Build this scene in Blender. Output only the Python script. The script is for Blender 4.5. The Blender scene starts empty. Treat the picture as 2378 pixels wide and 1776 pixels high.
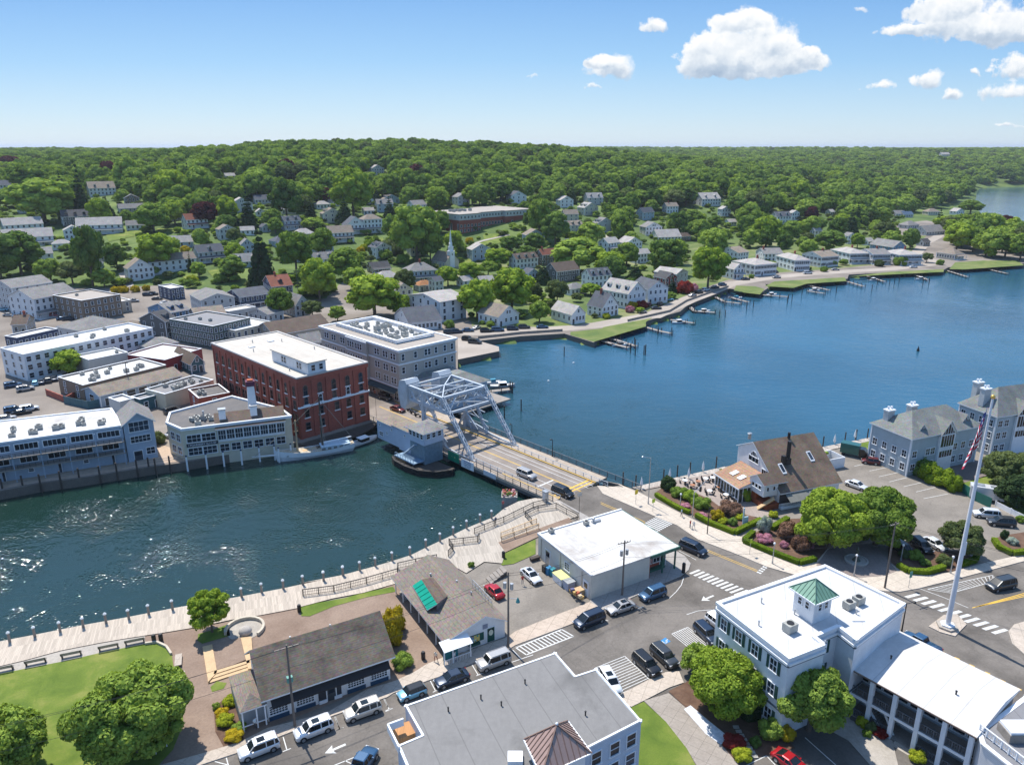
import bpy,bmesh,math,random
import numpy as np
from mathutils import Vector,Matrix
from mathutils.geometry import tessellate_polygon
PI=math.pi
rad=math.radians
SC=bpy.context.scene
COL=SC.collection
# camera, sky, sun, exposure
FPX,HZY,CAMZ=1750.0,341.0,70.0
PITCH=math.atan((888-HZY)/FPX)
CP,SP=math.cos(PITCH),math.sin(PITCH)
cd=bpy.data.cameras.new("camera")
cam=bpy.data.objects.new("camera",cd)
COL.objects.link(cam)
cam.location=(0,0,CAMZ)
cam.rotation_euler=(PI/2-PITCH,0,0)
cd.sensor_width=36.0
cd.lens=36.0*FPX/2378.0
cd.clip_start=1.0
cd.clip_end=60000.0
SC.camera=cam
SUN_EL,SUN_AZ=60.0,123.0
W=bpy.data.worlds.new("World")
SC.world=W
W.use_nodes=True
sl=bpy.data.lights.new("sun",'SUN')
sl.energy=3.9
sl.angle=rad(0.5)
sl.color=(1.0,0.95,0.87)
sun=bpy.data.objects.new("sun",sl)
COL.objects.link(sun)
sv=Vector((math.cos(rad(SUN_EL))*math.cos(rad(SUN_AZ)),math.cos(rad(SUN_EL))*math.sin(rad(SUN_AZ)),math.sin(rad(SUN_EL))))
sun.rotation_euler=sv.to_track_quat('Z','Y').to_euler()
sun.location=sv*300
SC.view_settings.view_transform='Standard'
SC.view_settings.look='None'
SC.view_settings.exposure=0.68
SC.view_settings.gamma=1.0
SC.view_settings.use_curve_mapping=False
SC.cycles.max_bounces=6
SC.cycles.diffuse_bounces=2
SC.cycles.glossy_bounces=2
SC.cycles.transmission_bounces=2
SC.cycles.transparent_max_bounces=6
SC.cycles.volume_bounces=0
SC.cycles.use_denoising=True
SC.cycles.sample_clamp_indirect=6.0
REG=dict(a=(0,1150,800/2111),b=(700,1150,800/2111),c=(1400,1150,978/2212),d=(0,700,800/2212),e=(700,700,800/2203),f=(1400,850,978/2212),g=(0,300,800/2212),h=(700,300,800/2203),i=(1400,300,978/2212),j=(900,820,400/2203),k=(480,1560,420/2212),l=(350,850,400/2203),n=(0,0,1.0),m=(720,840,400/2203),o=(1660,960,400/2212),p=(1950,870,428/2212),q=(960,1360,300/2212),s=(1940,1400,438/1924),v=(0,0,2378/2212))
def px(r,u,v):
 o=REG[r]
 return o[0]+u*o[2],o[1]+v*o[2]
def ray(r,u,v):
 x,y=px(r,u,v)
 x-=1189;y-=888
 return x,FPX*CP-y*SP,-(y*CP+FPX*SP)
def Q(r,u,v,z=2.0):
 """world point of a photograph point that lies at height z"""
 x,y,d=ray(r,u,v)
 t=(z-CAMZ)/d
 return Vector((x*t,y*t,z))
def QL(r,*uv,z=2.0):
 return[Q(r,a,b,z)for a,b in uv]
def proj(X,Y,Z):
 Z=Z-CAMZ
 dep=Y*CP-Z*SP
 return 1189+FPX*X/dep,888-FPX*(Z*CP+Y*SP)/dep,dep
def hgt(base,top,z=2.0):
 """height of a vertical edge that stands on base and ends at the row of top"""
 p=Q(*base,z=z);ty=px(*top)[1]
 lo,hi=0.0,80.0
 for _ in range(40):
  m=(lo+hi)/2
  if proj(p.x,p.y,z+m)[1]>ty:lo=m
  else:hi=m
 return lo
def frame3(Fp,Rp,Lp,z):
 """a rectangle from its near, right and left corners at height z -> origin, angle, width, depth"""
 F,R,L=(Q(*p,z=z)for p in(Fp,Rp,Lp))
 a=(R-F).xy;b=(L-F).xy
 w,d=a.length,b.length
 a1=math.atan2(a.y,a.x);b1=math.atan2(b.y,b.x)-PI/2
 dd=(b1-a1+PI)%(2*PI)-PI
 ang=a1+dd*w*0+dd*0.5
 return F,ang,w*math.cos(dd/2),d*math.cos(dd/2)
# object helpers
def tag(o,label=None,cat=None,group=None,kind=None):
 if label:o['label']=label
 if cat:o['category']=cat
 if group:o['group']=group
 if kind:o['kind']=kind
 return o
def thing(name,label,cat,loc=(0,0,0),rz=0.0,group=None):
 o=bpy.data.objects.new(name,None)
 COL.objects.link(o)
 o.location=loc
 o.rotation_euler=(0,0,rz)
 o.empty_display_size=0.3
 return tag(o,label,cat,group)
def link(name,me,parent=None,loc=None,rz=None):
 o=bpy.data.objects.new(name,me)
 COL.objects.link(o)
 if parent is not None:o.parent=parent
 if loc is not None:o.location=loc
 if rz is not None:o.rotation_euler=(0,0,rz)
 return o
KIDS={}
def copy_tree(root,label=None,group=None,loc=None,rz=None,swap=None):
 def cp(o,par):
  c=o.copy();COL.objects.link(c)
  c.parent=par
  if swap and o.type=='MESH' and o.name.split('.')[0]in swap:
   c.data=swap[o.name.split('.')[0]]
  for ch in o.children:cp(ch,c)
  return c
 r=cp(root,None)
 if label:r['label']=label
 if group:r['group']=group
 if loc is not None:r.location=loc
 if rz is not None:r.rotation_euler=(0,0,rz)
 return r
class MB:
 def __init__(s):
  s.v=[];s.f=[];s.m=[]
 def face(s,pts,m=0):
  n=len(s.v)
  s.v+=[tuple(p)for p in pts]
  s.f.append(tuple(range(n,n+len(pts))));s.m.append(m)
 def grid(s,vs,fs,m=0):
  n=len(s.v)
  s.v+=[tuple(p)for p in vs]
  for f in fs:
   s.f.append(tuple(i+n for i in f));s.m.append(m)
 def box(s,x0,y0,z0,x1,y1,z1,m=0):
  if x1<x0:x0,x1=x1,x0
  if y1<y0:y0,y1=y1,y0
  if z1<z0:z0,z1=z1,z0
  s.grid([(x0,y0,z0),(x1,y0,z0),(x1,y1,z0),(x0,y1,z0),(x0,y0,z1),(x1,y0,z1),(x1,y1,z1),(x0,y1,z1)],[(0,3,2,1),(4,5,6,7),(0,1,5,4),(1,2,6,5),(2,3,7,6),(3,0,4,7)],m)
 def cbox(s,cx,cy,z0,w,d,h,m=0):
  s.box(cx-w/2,cy-d/2,z0,cx+w/2,cy+d/2,z0+h,m)
 def prism(s,poly,z0,z1,m=0,mside=None):
  P=[(p[0],p[1])for p in poly]
  A=sum(P[i][0]*P[(i+1)%len(P)][1]-P[(i+1)%len(P)][0]*P[i][1]for i in range(len(P)))
  if A<0:P.reverse()
  n=len(P);b=len(s.v)
  s.v+=[(x,y,z1)for x,y in P]
  for t in tessellate_polygon([[Vector((x,y,0))for x,y in P]]):
   a,c,d=t
   if(P[c][0]-P[a][0])*(P[d][1]-P[a][1])-(P[d][0]-P[a][0])*(P[c][1]-P[a][1])<0:a,d=d,a
   s.f.append((b+a,b+c,b+d));s.m.append(m)
  if z0<z1:
   k=len(s.v)
   s.v+=[(x,y,z0)for x,y in P]
   for i in range(n):
    j=(i+1)%n
    s.f.append((k+i,k+j,b+j,b+i));s.m.append(m if mside is None else mside)
 def bar(s,p0,p1,w,h=None,m=0,up=(0,0,1)):
  h=h or w
  a,b=Vector(p0),Vector(p1)
  d=(b-a)
  if d.length<1e-6:return
  d.normalize()
  u=Vector(up)
  if abs(d.dot(u))>0.98:u=Vector((0,1,0))
  x=d.cross(u).normalized()*(w/2);y=d.cross(x).normalized()*(h/2)
  vs=[a-x-y,a+x-y,a+x+y,a-x+y,b-x-y,b+x-y,b+x+y,b-x+y]
  s.grid(vs,[(0,3,2,1),(4,5,6,7),(0,1,5,4),(1,2,6,5),(2,3,7,6),(3,0,4,7)],m)
 def tube(s,p0,p1,r0,r1=None,n=8,m=0,cap=True):
  r1=r0 if r1 is None else r1
  a,b=Vector(p0),Vector(p1)
  d=(b-a).normalized()
  u=Vector((0,0,1))if abs(d.z)<0.95 else Vector((1,0,0))
  x=d.cross(u).normalized();y=d.cross(x).normalized()
  vs=[]
  for c,r in((a,r0),(b,r1)):
   for i in range(n):
    t=2*PI*i/n
    vs.append(c+x*(r*math.cos(t))+y*(r*math.sin(t)))
  fs=[(i,(i+1)%n,n+(i+1)%n,n+i)for i in range(n)]
  if cap:fs+=[tuple(range(n-1,-1,-1)),tuple(range(n,2*n))]
  s.grid(vs,fs,m)
 def poly_tube(s,pts,r,n=5,m=0):
  for i in range(len(pts)-1):s.tube(pts[i],pts[i+1],r,r,n,m)
 def lathe(s,prof,n=12,m=0,c=(0,0,0)):
  vs=[]
  for r,z in prof:
   for i in range(n):
    t=2*PI*i/n
    vs.append((c[0]+r*math.cos(t),c[1]+r*math.sin(t),c[2]+z))
  fs=[]
  for k in range(len(prof)-1):
   for i in range(n):
    j=(i+1)%n
    fs.append((k*n+i,k*n+j,(k+1)*n+j,(k+1)*n+i))
  fs.append(tuple(range((len(prof)-1)*n,len(prof)*n)))
  s.grid(vs,fs,m)
 def ball(s,c,r,m=0,n=8,k=5,sz=1.0):
  prof=[(max(0.001,r*math.sin(PI*i/k)),-r*sz*math.cos(PI*i/k))for i in range(k+1)]
  s.lathe(prof,n,m,c)
 def mesh(s,name,mats,smooth=False):
  me=bpy.data.meshes.new(name)
  me.from_pydata(s.v,[],s.f)
  for mm in(mats if isinstance(mats,(list,tuple))else[mats]):me.materials.append(mm)
  if len(me.materials)>1:me.polygons.foreach_set('material_index',s.m)
  if smooth:me.polygons.foreach_set('use_smooth',[True]*len(s.f))
  me.update()
  return me
 def build(s,name,mats,parent=None,loc=None,rz=None,smooth=False):
  return link(name,s.mesh(name,mats,smooth),parent,loc,rz)
# materials
MATS={}
def N(nt,t,**kw):
 n=nt.nodes.new(t)
 for k,v in kw.items():
  if k.startswith('_'):setattr(n,k[1:],v)
  else:n.inputs[k].default_value=v
 return n
def new_mat(name):
 m=bpy.data.materials.new(name);m.use_nodes=True
 nt=m.node_tree
 b=nt.nodes['Principled BSDF']
 MATS[name]=m
 return m,nt,b
def ramp(nt,fac,stops,interp='LINEAR'):
 r=nt.nodes.new('ShaderNodeValToRGB')
 r.color_ramp.interpolation=interp
 e=r.color_ramp.elements
 while len(e)<len(stops):e.new(0.5)
 for i,(p,c)in enumerate(stops):
  e[i].position=p
  e[i].color=tuple(c)+(1,)if len(c)==3 else c
 nt.links.new(fac,r.inputs[0])
 return r.outputs[0]
def mixc(nt,fac,a,b,mode='MIX'):
 n=nt.nodes.new('ShaderNodeMix');n.data_type='RGBA';n.blend_type=mode
 for i,x in((0,fac),(6,a),(7,b)):
  if isinstance(x,(int,float)):n.inputs[i].default_value=x
  elif isinstance(x,tuple):n.inputs[i].default_value=x+(1,)if len(x)==3 else x
  else:nt.links.new(x,n.inputs[i])
 return n.outputs[2]
def math_(nt,op,a,b=None,c=None,clamp=False):
 n=nt.nodes.new('ShaderNodeMath');n.operation=op;n.use_clamp=clamp
 for i,x in((0,a),(1,b),(2,c)):
  if x is None:continue
  if isinstance(x,(int,float)):n.inputs[i].default_value=x
  else:nt.links.new(x,n.inputs[i])
 return n.outputs[0]
def coords(nt,kind='Object',scale=(1,1,1),rot=0.0):
 tc=nt.nodes.new('ShaderNodeTexCoord')
 mp=nt.nodes.new('ShaderNodeMapping')
 mp.inputs['Scale'].default_value=scale
 mp.inputs['Rotation'].default_value=(0,0,rot)
 nt.links.new(tc.outputs[kind],mp.inputs['Vector'])
 return mp.outputs[0]
def noise(nt,vec,scale,detail=4,rough=0.6,dist=0.0):
 n=N(nt,'ShaderNodeTexNoise',Scale=scale,Detail=detail,Roughness=rough,Distortion=dist)
 nt.links.new(vec,n.inputs['Vector'])
 return n.outputs['Fac']
def bump(nt,b,h,strength=0.3,dist=0.05):
 n=N(nt,'ShaderNodeBump',Strength=strength,Distance=dist)
 nt.links.new(h,n.inputs['Height'])
 nt.links.new(n.outputs[0],b.inputs['Normal'])
def dark(c,k):return tuple(min(1,x*k)for x in c)
def M(name,col=None,rough=0.7,var=0.12,scale=1.2,metal=0.0,spec=0.4,fine=0.0,coat=0.0,emis=None):
 """plain painted or solid surface with soft blotchy wear"""
 if name in MATS:return MATS[name]
 m,nt,b=new_mat(name)
 vec=coords(nt)
 f=noise(nt,vec,scale,5,0.65)
 c=ramp(nt,f,[(0.3,dark(col,1-var)),(0.7,dark(col,1+var))])
 if fine:
  f2=noise(nt,vec,9.0,3,0.7)
  c=mixc(nt,fine,c,ramp(nt,f2,[(0.35,dark(col,0.6)),(0.65,dark(col,1.35))]))
 nt.links.new(c,b.inputs['Base Color'])
 b.inputs['Roughness'].default_value=rough
 b.inputs['Metallic'].default_value=metal
 b.inputs['Specular IOR Level'].default_value=spec
 b.inputs['Coat Weight'].default_value=coat
 b.inputs['Coat Roughness'].default_value=0.05
 return m
def siding(name,col,band=0.22,amt=0.16):
 """horizontal boards: dark joint lines along z"""
 if name in MATS:return MATS[name]
 m,nt,b=new_mat(name)
 vec=coords(nt)
 sp=nt.nodes.new('ShaderNodeSeparateXYZ');nt.links.new(vec,sp.inputs[0])
 fr=math_(nt,'FRACT',math_(nt,'DIVIDE',sp.outputs[2],band))
 line=math_(nt,'LESS_THAN',fr,0.16)
 base=ramp(nt,noise(nt,vec,0.6,6,0.7),[(0.3,dark(col,0.88)),(0.7,dark(col,1.08))])
 nt.links.new(mixc(nt,math_(nt,'MULTIPLY',line,amt*2),base,dark(col,0.45)),b.inputs['Base Color'])
 b.inputs['Roughness'].default_value=0.6
 bump(nt,b,fr,0.35,0.03)
 return m
def shingle(name,col,course=0.35,amt=0.35,patch=0.3):
 """roof shingles: courses and patches of age"""
 if name in MATS:return MATS[name]
 m,nt,b=new_mat(name)
 vec=coords(nt)
 f1=noise(nt,vec,0.35,6,0.7)
 v2=coords(nt,scale=(2.2,2.2,6.0))
 vo=N(nt,'ShaderNodeTexVoronoi',Scale=1.6);nt.links.new(v2,vo.inputs['Vector'])
 c=ramp(nt,f1,[(0.25,dark(col,1-patch)),(0.5,col),(0.78,dark(col,1+patch))])
 c=mixc(nt,amt,c,mixc(nt,1.0,c,vo.outputs['Color'],'MULTIPLY'))
 sp=nt.nodes.new('ShaderNodeSeparateXYZ');nt.links.new(vec,sp.inputs[0])
 fr=math_(nt,'FRACT',math_(nt,'DIVIDE',sp.outputs[2],course*0.5))
 c=mixc(nt,math_(nt,'MULTIPLY',math_(nt,'LESS_THAN',fr,0.2),0.3),c,dark(col,0.35))
 nt.links.new(c,b.inputs['Base Color'])
 b.inputs['Roughness'].default_value=0.9
 b.inputs['Specular IOR Level'].default_value=0.2
 bump(nt,b,f1,0.2,0.05)
 return m
def membrane(name,col,stain=(0.25,0.2,0.16),amt=0.4,seam=3.0,ang=0.0):
 """flat roof sheet with seams, ponding stains and streaks"""
 if name in MATS:return MATS[name]
 m,nt,b=new_mat(name)
 vec=coords(nt,rot=ang)
 f1=noise(nt,vec,0.16,7,0.62,0.4)
 f2=noise(nt,vec,1.5,5,0.7)
 c=ramp(nt,f2,[(0.3,dark(col,0.92)),(0.7,dark(col,1.06))])
 st=ramp(nt,f1,[(0.5,(0,0,0)),(0.72,(1,1,1))])
 c=mixc(nt,math_(nt,'MULTIPLY',st,amt),c,stain)
 sp=nt.nodes.new('ShaderNodeSeparateXYZ');nt.links.new(vec,sp.inputs[0])
 fr=math_(nt,'FRACT',math_(nt,'DIVIDE',sp.outputs[0],seam))
 c=mixc(nt,math_(nt,'MULTIPLY',math_(nt,'LESS_THAN',fr,0.035),0.45),c,dark(col,0.4))
 f3=noise(nt,coords(nt,scale=(1.0,.25,1),rot=ang),0.9,6,0.75)
 c=mixc(nt,math_(nt,'MULTIPLY',ramp(nt,f3,[(0.45,(0,0,0)),(0.75,(1,1,1))]),0.35),c,dark(col,0.6))
 nt.links.new(c,b.inputs['Base Color'])
 b.inputs['Roughness'].default_value=0.75
 bump(nt,b,f1,0.3,0.08)
 return m
def brickm(name,c1,c2,mortar,sx=1.0):
 if name in MATS:return MATS[name]
 m,nt,b=new_mat(name)
 tc=nt.nodes.new('ShaderNodeTexCoord')
 sp=nt.nodes.new('ShaderNodeSeparateXYZ');nt.links.new(tc.outputs['Object'],sp.inputs[0])
 cb=nt.nodes.new('ShaderNodeCombineXYZ')
 nt.links.new(math_(nt,'ADD',sp.outputs[0],sp.outputs[1]),cb.inputs[0]);nt.links.new(sp.outputs[2],cb.inputs[1])
 br=N(nt,'ShaderNodeTexBrick',Scale=1.0/sx)
 br.inputs['Color1'].default_value=c1+(1,);br.inputs['Color2'].default_value=c2+(1,)
 br.inputs['Mortar'].default_value=mortar+(1,)
 br.inputs['Brick Width'].default_value=0.5;br.inputs['Row Height'].default_value=0.16;br.inputs['Mortar Size'].default_value=0.012
 nt.links.new(cb.outputs[0],br.inputs['Vector'])
 f=noise(nt,tc.outputs['Object'],0.25,7,0.7)
 c=mixc(nt,1.0,br.outputs['Color'],ramp(nt,f,[(0.3,(0.72,0.72,0.74)),(0.7,(1.2,1.15,1.1))]),'MULTIPLY')
 nt.links.new(c,b.inputs['Base Color'])
 b.inputs['Roughness'].default_value=0.85
 return m
def planks(name,col,w=0.16,ang=0.0,amt=0.25):
 if name in MATS:return MATS[name]
 m,nt,b=new_mat(name)
 vec=coords(nt,rot=ang)
 sp=nt.nodes.new('ShaderNodeSeparateXYZ');nt.links.new(vec,sp.inputs[0])
 q=math_(nt,'DIVIDE',sp.outputs[0],w)
 wn=nt.nodes.new('ShaderNodeTexWhiteNoise');wn.noise_dimensions='2D'
 cb=nt.nodes.new('ShaderNodeCombineXYZ')
 nt.links.new(math_(nt,'FLOOR',q),cb.inputs[0])
 nt.links.new(math_(nt,'FLOOR',math_(nt,'DIVIDE',sp.outputs[1],2.4)),cb.inputs[1])
 nt.links.new(cb.outputs[0],wn.inputs['Vector'])
 v2=coords(nt,scale=(6.0,0.25,1),rot=ang)
 g=noise(nt,v2,1.0,6,0.7)
 c=ramp(nt,wn.outputs['Value'],[(0,dark(col,1-amt)),(0.6,col),(1,dark(col,1+amt*0.8))])
 c=mixc(nt,0.35,c,ramp(nt,g,[(0.3,dark(col,0.65)),(0.7,dark(col,1.2))]))
 gap=math_(nt,'LESS_THAN',math_(nt,'FRACT',q),0.1)
 c=mixc(nt,math_(nt,'MULTIPLY',gap,0.5),c,dark(col,0.3))
 nt.links.new(c,b.inputs['Base Color'])
 b.inputs['Roughness'].default_value=0.85
 return m
def groundm(name,c1,c2,c3=None,scale=0.15,fine=3.0,rough=0.95,slab=None,sang=0.0,crack=0.0,lo=0.3,hi=0.7):
 """streets, concrete, soil, lawns: large patches, fine grain, optional slab joints or cracks"""
 if name in MATS:return MATS[name]
 m,nt,b=new_mat(name)
 vec=coords(nt)
 f1=noise(nt,vec,scale,8,0.6,0.5)
 f2=noise(nt,vec,fine,5,0.75)
 c=ramp(nt,f1,[(lo,c1),(0.5,c3 or tuple((a+b_)/2 for a,b_ in zip(c1,c2))),(hi,c2)])
 c=mixc(nt,0.45,c,mixc(nt,1.0,c,ramp(nt,f2,[(0.25,(0.55,0.55,0.55)),(0.75,(1.4,1.4,1.4))]),'MULTIPLY'))
 if slab:
  v2=coords(nt,rot=sang)
  sp=nt.nodes.new('ShaderNodeSeparateXYZ');nt.links.new(v2,sp.inputs[0])
  for k in(0,1):
   fr=math_(nt,'FRACT',math_(nt,'DIVIDE',sp.outputs[k],slab))
   c=mixc(nt,math_(nt,'MULTIPLY',math_(nt,'LESS_THAN',fr,0.035),0.55),c,dark(c1,0.45))
 if crack:
  vo=N(nt,'ShaderNodeTexVoronoi',Scale=0.22);vo.feature='DISTANCE_TO_EDGE'
  v3=nt.nodes.new('ShaderNodeVectorMath');v3.operation='ADD'
  nz=N(nt,'ShaderNodeTexNoise',Scale=0.5,Detail=4);nt.links.new(vec,nz.inputs['Vector'])
  sc=nt.nodes.new('ShaderNodeVectorMath');sc.operation='SCALE';sc.inputs['Scale'].default_value=2.5
  nt.links.new(nz.outputs['Color'],sc.inputs[0])
  nt.links.new(vec,v3.inputs[0]);nt.links.new(sc.outputs[0],v3.inputs[1]);nt.links.new(v3.outputs[0],vo.inputs['Vector'])
  cr=math_(nt,'LESS_THAN',vo.outputs['Distance'],0.012)
  c=mixc(nt,math_(nt,'MULTIPLY',cr,crack),c,dark(c1,0.4))
 nt.links.new(c,b.inputs['Base Color'])
 b.inputs['Roughness'].default_value=rough
 b.inputs['Specular IOR Level'].default_value=0.25
 bump(nt,b,f2,0.25,0.03)
 return m
def leafm(name,c1,c2,trans=0.25,rnd=0.35):
 if name in MATS:return MATS[name]
 m,nt,b=new_mat(name)
 nt.nodes.remove(b)
 out=nt.nodes['Material Output']
 vec=coords(nt)
 f=noise(nt,vec,0.45,4,0.6)
 oi=nt.nodes.new('ShaderNodeObjectInfo')
 geo=nt.nodes.new('ShaderNodeNewGeometry')
 r=math_(nt,'ADD',math_(nt,'MULTIPLY',f,0.6),math_(nt,'ADD',math_(nt,'MULTIPLY',oi.outputs['Random'],rnd),math_(nt,'MULTIPLY',geo.outputs['Random Per Island'],0.25)))
 c=ramp(nt,r,[(0.25,c1),(0.85,c2)])
 d=nt.nodes.new('ShaderNodeBsdfDiffuse');t=nt.nodes.new('ShaderNodeBsdfTranslucent')
 nt.links.new(c,d.inputs[0]);nt.links.new(mixc(nt,1.0,c,(1.3,1.25,0.6),'MULTIPLY'),t.inputs[0])
 mx=nt.nodes.new('ShaderNodeMixShader');mx.inputs[0].default_value=trans
 nt.links.new(d.outputs[0],mx.inputs[1]);nt.links.new(t.outputs[0],mx.inputs[2])
 nt.links.new(mx.outputs[0],out.inputs[0])
 return m
def glassm(name='window_glass',col=(0.02,0.03,0.045)):
 if name in MATS:return MATS[name]
 m,nt,b=new_mat(name)
 vec=coords(nt)
 geo=nt.nodes.new('ShaderNodeObjectInfo')
 f=noise(nt,vec,0.8,3,0.6)
 r=math_(nt,'ADD',math_(nt,'MULTIPLY',f,0.5),math_(nt,'MULTIPLY',geo.outputs['Random'],0.5))
 nt.links.new(ramp(nt,r,[(0.25,dark(col,0.5)),(0.65,col),(0.95,dark(col,3.5))]),b.inputs['Base Color'])
 b.inputs['Roughness'].default_value=0.06
 b.inputs['Specular IOR Level'].default_value=0.5
 return m
# sky with clouds
def build_world():
 nt=W.node_tree
 bg=nt.nodes['Background']
 sky=nt.nodes.new('ShaderNodeTexSky')
 sky.sky_type='NISHITA'
 sky.sun_disc=False
 sky.sun_elevation=rad(SUN_EL)
 sky.sun_rotation=rad(90-SUN_AZ)
 sky.altitude=60
 sky.air_density=1.0
 sky.dust_density=0.35
 sky.ozone_density=2.2
 tc=nt.nodes.new('ShaderNodeTexCoord')
 sp=nt.nodes.new('ShaderNodeSeparateXYZ')
 nt.links.new(tc.outputs['Generated'],sp.inputs[0])
 X=math_(nt,'DIVIDE',sp.outputs[0],math_(nt,'MAXIMUM',sp.outputs[1],0.05))
 Z=math_(nt,'DIVIDE',sp.outputs[2],math_(nt,'MAXIMUM',sp.outputs[1],0.05))
 cb=nt.nodes.new('ShaderNodeCombineXYZ')
 nt.links.new(X,cb.inputs[0]);nt.links.new(Z,cb.inputs[1])
 P=cb.outputs[0]
 wn=N(nt,'ShaderNodeTexNoise',Scale=30.0,Detail=5.0,Roughness=0.6);nt.links.new(P,wn.inputs['Vector'])
 ws=nt.nodes.new('ShaderNodeSeparateXYZ');nt.links.new(wn.outputs['Color'],ws.inputs[0])
 Z0=Z
 X=math_(nt,'ADD',X,math_(nt,'MULTIPLY',math_(nt,'SUBTRACT',ws.outputs[0],0.5),0.05))
 Z=math_(nt,'ADD',Z,math_(nt,'MULTIPLY',math_(nt,'SUBTRACT',ws.outputs[1],0.5),0.028))
 C=[(1600,95,95,62),(1540,130,70,42),(1690,130,70,36),(1600,150,110,26),(1760,128,30,20),(1600,50,50,24),(1320,150,66,26),(1290,135,36,17),(1410,60,26,17),(2080,50,110,50),(2160,75,90,32),(1960,68,60,12),(2040,20,60,30),(2190,150,44,26),(2170,200,56,22),(2005,175,30,21),(2060,205,26,12),(1900,188,38,9),(1858,18,28,8),(1150,163,16,5),(1282,192,18,6),(2180,275,40,5),(1850,128,9,5),(2110,158,14,8),(2290,60,90,60)]
 fld=None;low=None
 for u,v,a,b_ in C:
  x,y,z=ray('v',u,v)
  cx,cz=x/y,-(-z)/y
  ra=a*2378/2212/FPX*1.3;rb=b_*2378/2212/FPX*1.3
  dx=math_(nt,'DIVIDE',math_(nt,'SUBTRACT',X,cx),ra)
  dz=math_(nt,'DIVIDE',math_(nt,'SUBTRACT',Z,cz),rb)
  dzr=dz
  dz=math_(nt,'MAXIMUM',dz,math_(nt,'MULTIPLY',dz,-1.5))
  r2=math_(nt,'ADD',math_(nt,'MULTIPLY',dx,dx),math_(nt,'MULTIPLY',dz,dz))
  k=math_(nt,'MAXIMUM',math_(nt,'SUBTRACT',1.0,r2),0.0)
  k=math_(nt,'MULTIPLY',k,min(1.0,0.6+b_/60))
  fld=k if fld is None else math_(nt,'ADD',fld,k)
  kz=math_(nt,'MULTIPLY',k,dzr)
  low=kz if low is None else math_(nt,'ADD',low,kz)
 def dens(vec):
  n1=N(nt,'ShaderNodeTexNoise',Scale=26.0,Detail=10.0,Roughness=0.66);nt.links.new(vec,n1.inputs['Vector'])
  v=N(nt,'ShaderNodeTexVoronoi',Scale=34.0);v.feature='SMOOTH_F1';v.inputs['Smoothness'].default_value=0.6
  wv=nt.nodes.new('ShaderNodeVectorMath');wv.operation='MULTIPLY_ADD'
  nt.links.new(n1.outputs['Color'],wv.inputs[0]);wv.inputs[1].default_value=(0.035,0.035,0);nt.links.new(vec,wv.inputs[2])
  nt.links.new(wv.outputs[0],v.inputs['Vector'])
  return math_(nt,'ADD',math_(nt,'MULTIPLY',math_(nt,'SUBTRACT',n1.outputs['Fac'],0.5),2.0),math_(nt,'MULTIPLY',math_(nt,'SUBTRACT',0.42,v.outputs['Distance']),0.9))
 fld=math_(nt,'MINIMUM',fld,1.3)
 n0=dens(P)
 off=nt.nodes.new('ShaderNodeVectorMath');off.operation='ADD';off.inputs[1].default_value=(-0.004,0.008,0)
 nt.links.new(P,off.inputs[0])
 n1=dens(off.outputs[0])
 nf=N(nt,'ShaderNodeTexNoise',Scale=120.0,Detail=6.0,Roughness=0.7);nt.links.new(P,nf.inputs['Vector'])
 fine=math_(nt,'SUBTRACT',nf.outputs['Fac'],0.5)
 d0=math_(nt,'ADD',math_(nt,'MULTIPLY',fld,0.8),math_(nt,'ADD',math_(nt,'MULTIPLY',n0,0.55),math_(nt,'MULTIPLY',fine,0.6)))
 alpha=math_(nt,'MULTIPLY',ramp(nt,d0,[(0.24,(0,0,0)),(0.34,(0.35,)*3),(0.55,(1,1,1))]),ramp(nt,fld,[(0.01,(0,0,0)),(0.14,(1,1,1))]))
 hgt_=math_(nt,'DIVIDE',low,math_(nt,'MAXIMUM',fld,0.05))
 light=math_(nt,'ADD',0.55,math_(nt,'MULTIPLY',math_(nt,'SUBTRACT',n0,n1),0.5))
 light=math_(nt,'ADD',light,math_(nt,'MULTIPLY',hgt_,0.75))
 light=math_(nt,'SUBTRACT',light,math_(nt,'MULTIPLY',math_(nt,'SUBTRACT',d0,0.6),0.3))
 light=math_(nt,'ADD',light,math_(nt,'MULTIPLY',fine,0.25))
 ccol=ramp(nt,light,[(0.0,(1.6,2.05,2.7)),(0.3,(2.4,2.8,3.3)),(0.55,(3.6,3.8,4.0)),(0.8,(4.35,4.35,4.35))])
 grad=ramp(nt,math_(nt,'MULTIPLY',Z0,5.0),[(0.0,(2.4,3.0,3.45)),(0.2,(1.8,2.65,3.5)),(0.5,(1.05,2.08,3.4)),(0.9,(0.54,1.45,3.05))])
 up=ramp(nt,sp.outputs[2],[(0.2,(0.85,)*3),(0.75,(0.25,)*3)])
 base=mixc(nt,up,sky.outputs[0],grad)
 mx=mixc(nt,math_(nt,'MULTIPLY',alpha,0.97),base,ccol)
 nt.links.new(mx,bg.inputs['Color'])
 bg.inputs['Strength'].default_value=0.15
build_world()
W.cycles.sampling_method='MANUAL'
W.cycles.sample_map_resolution=512
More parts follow.
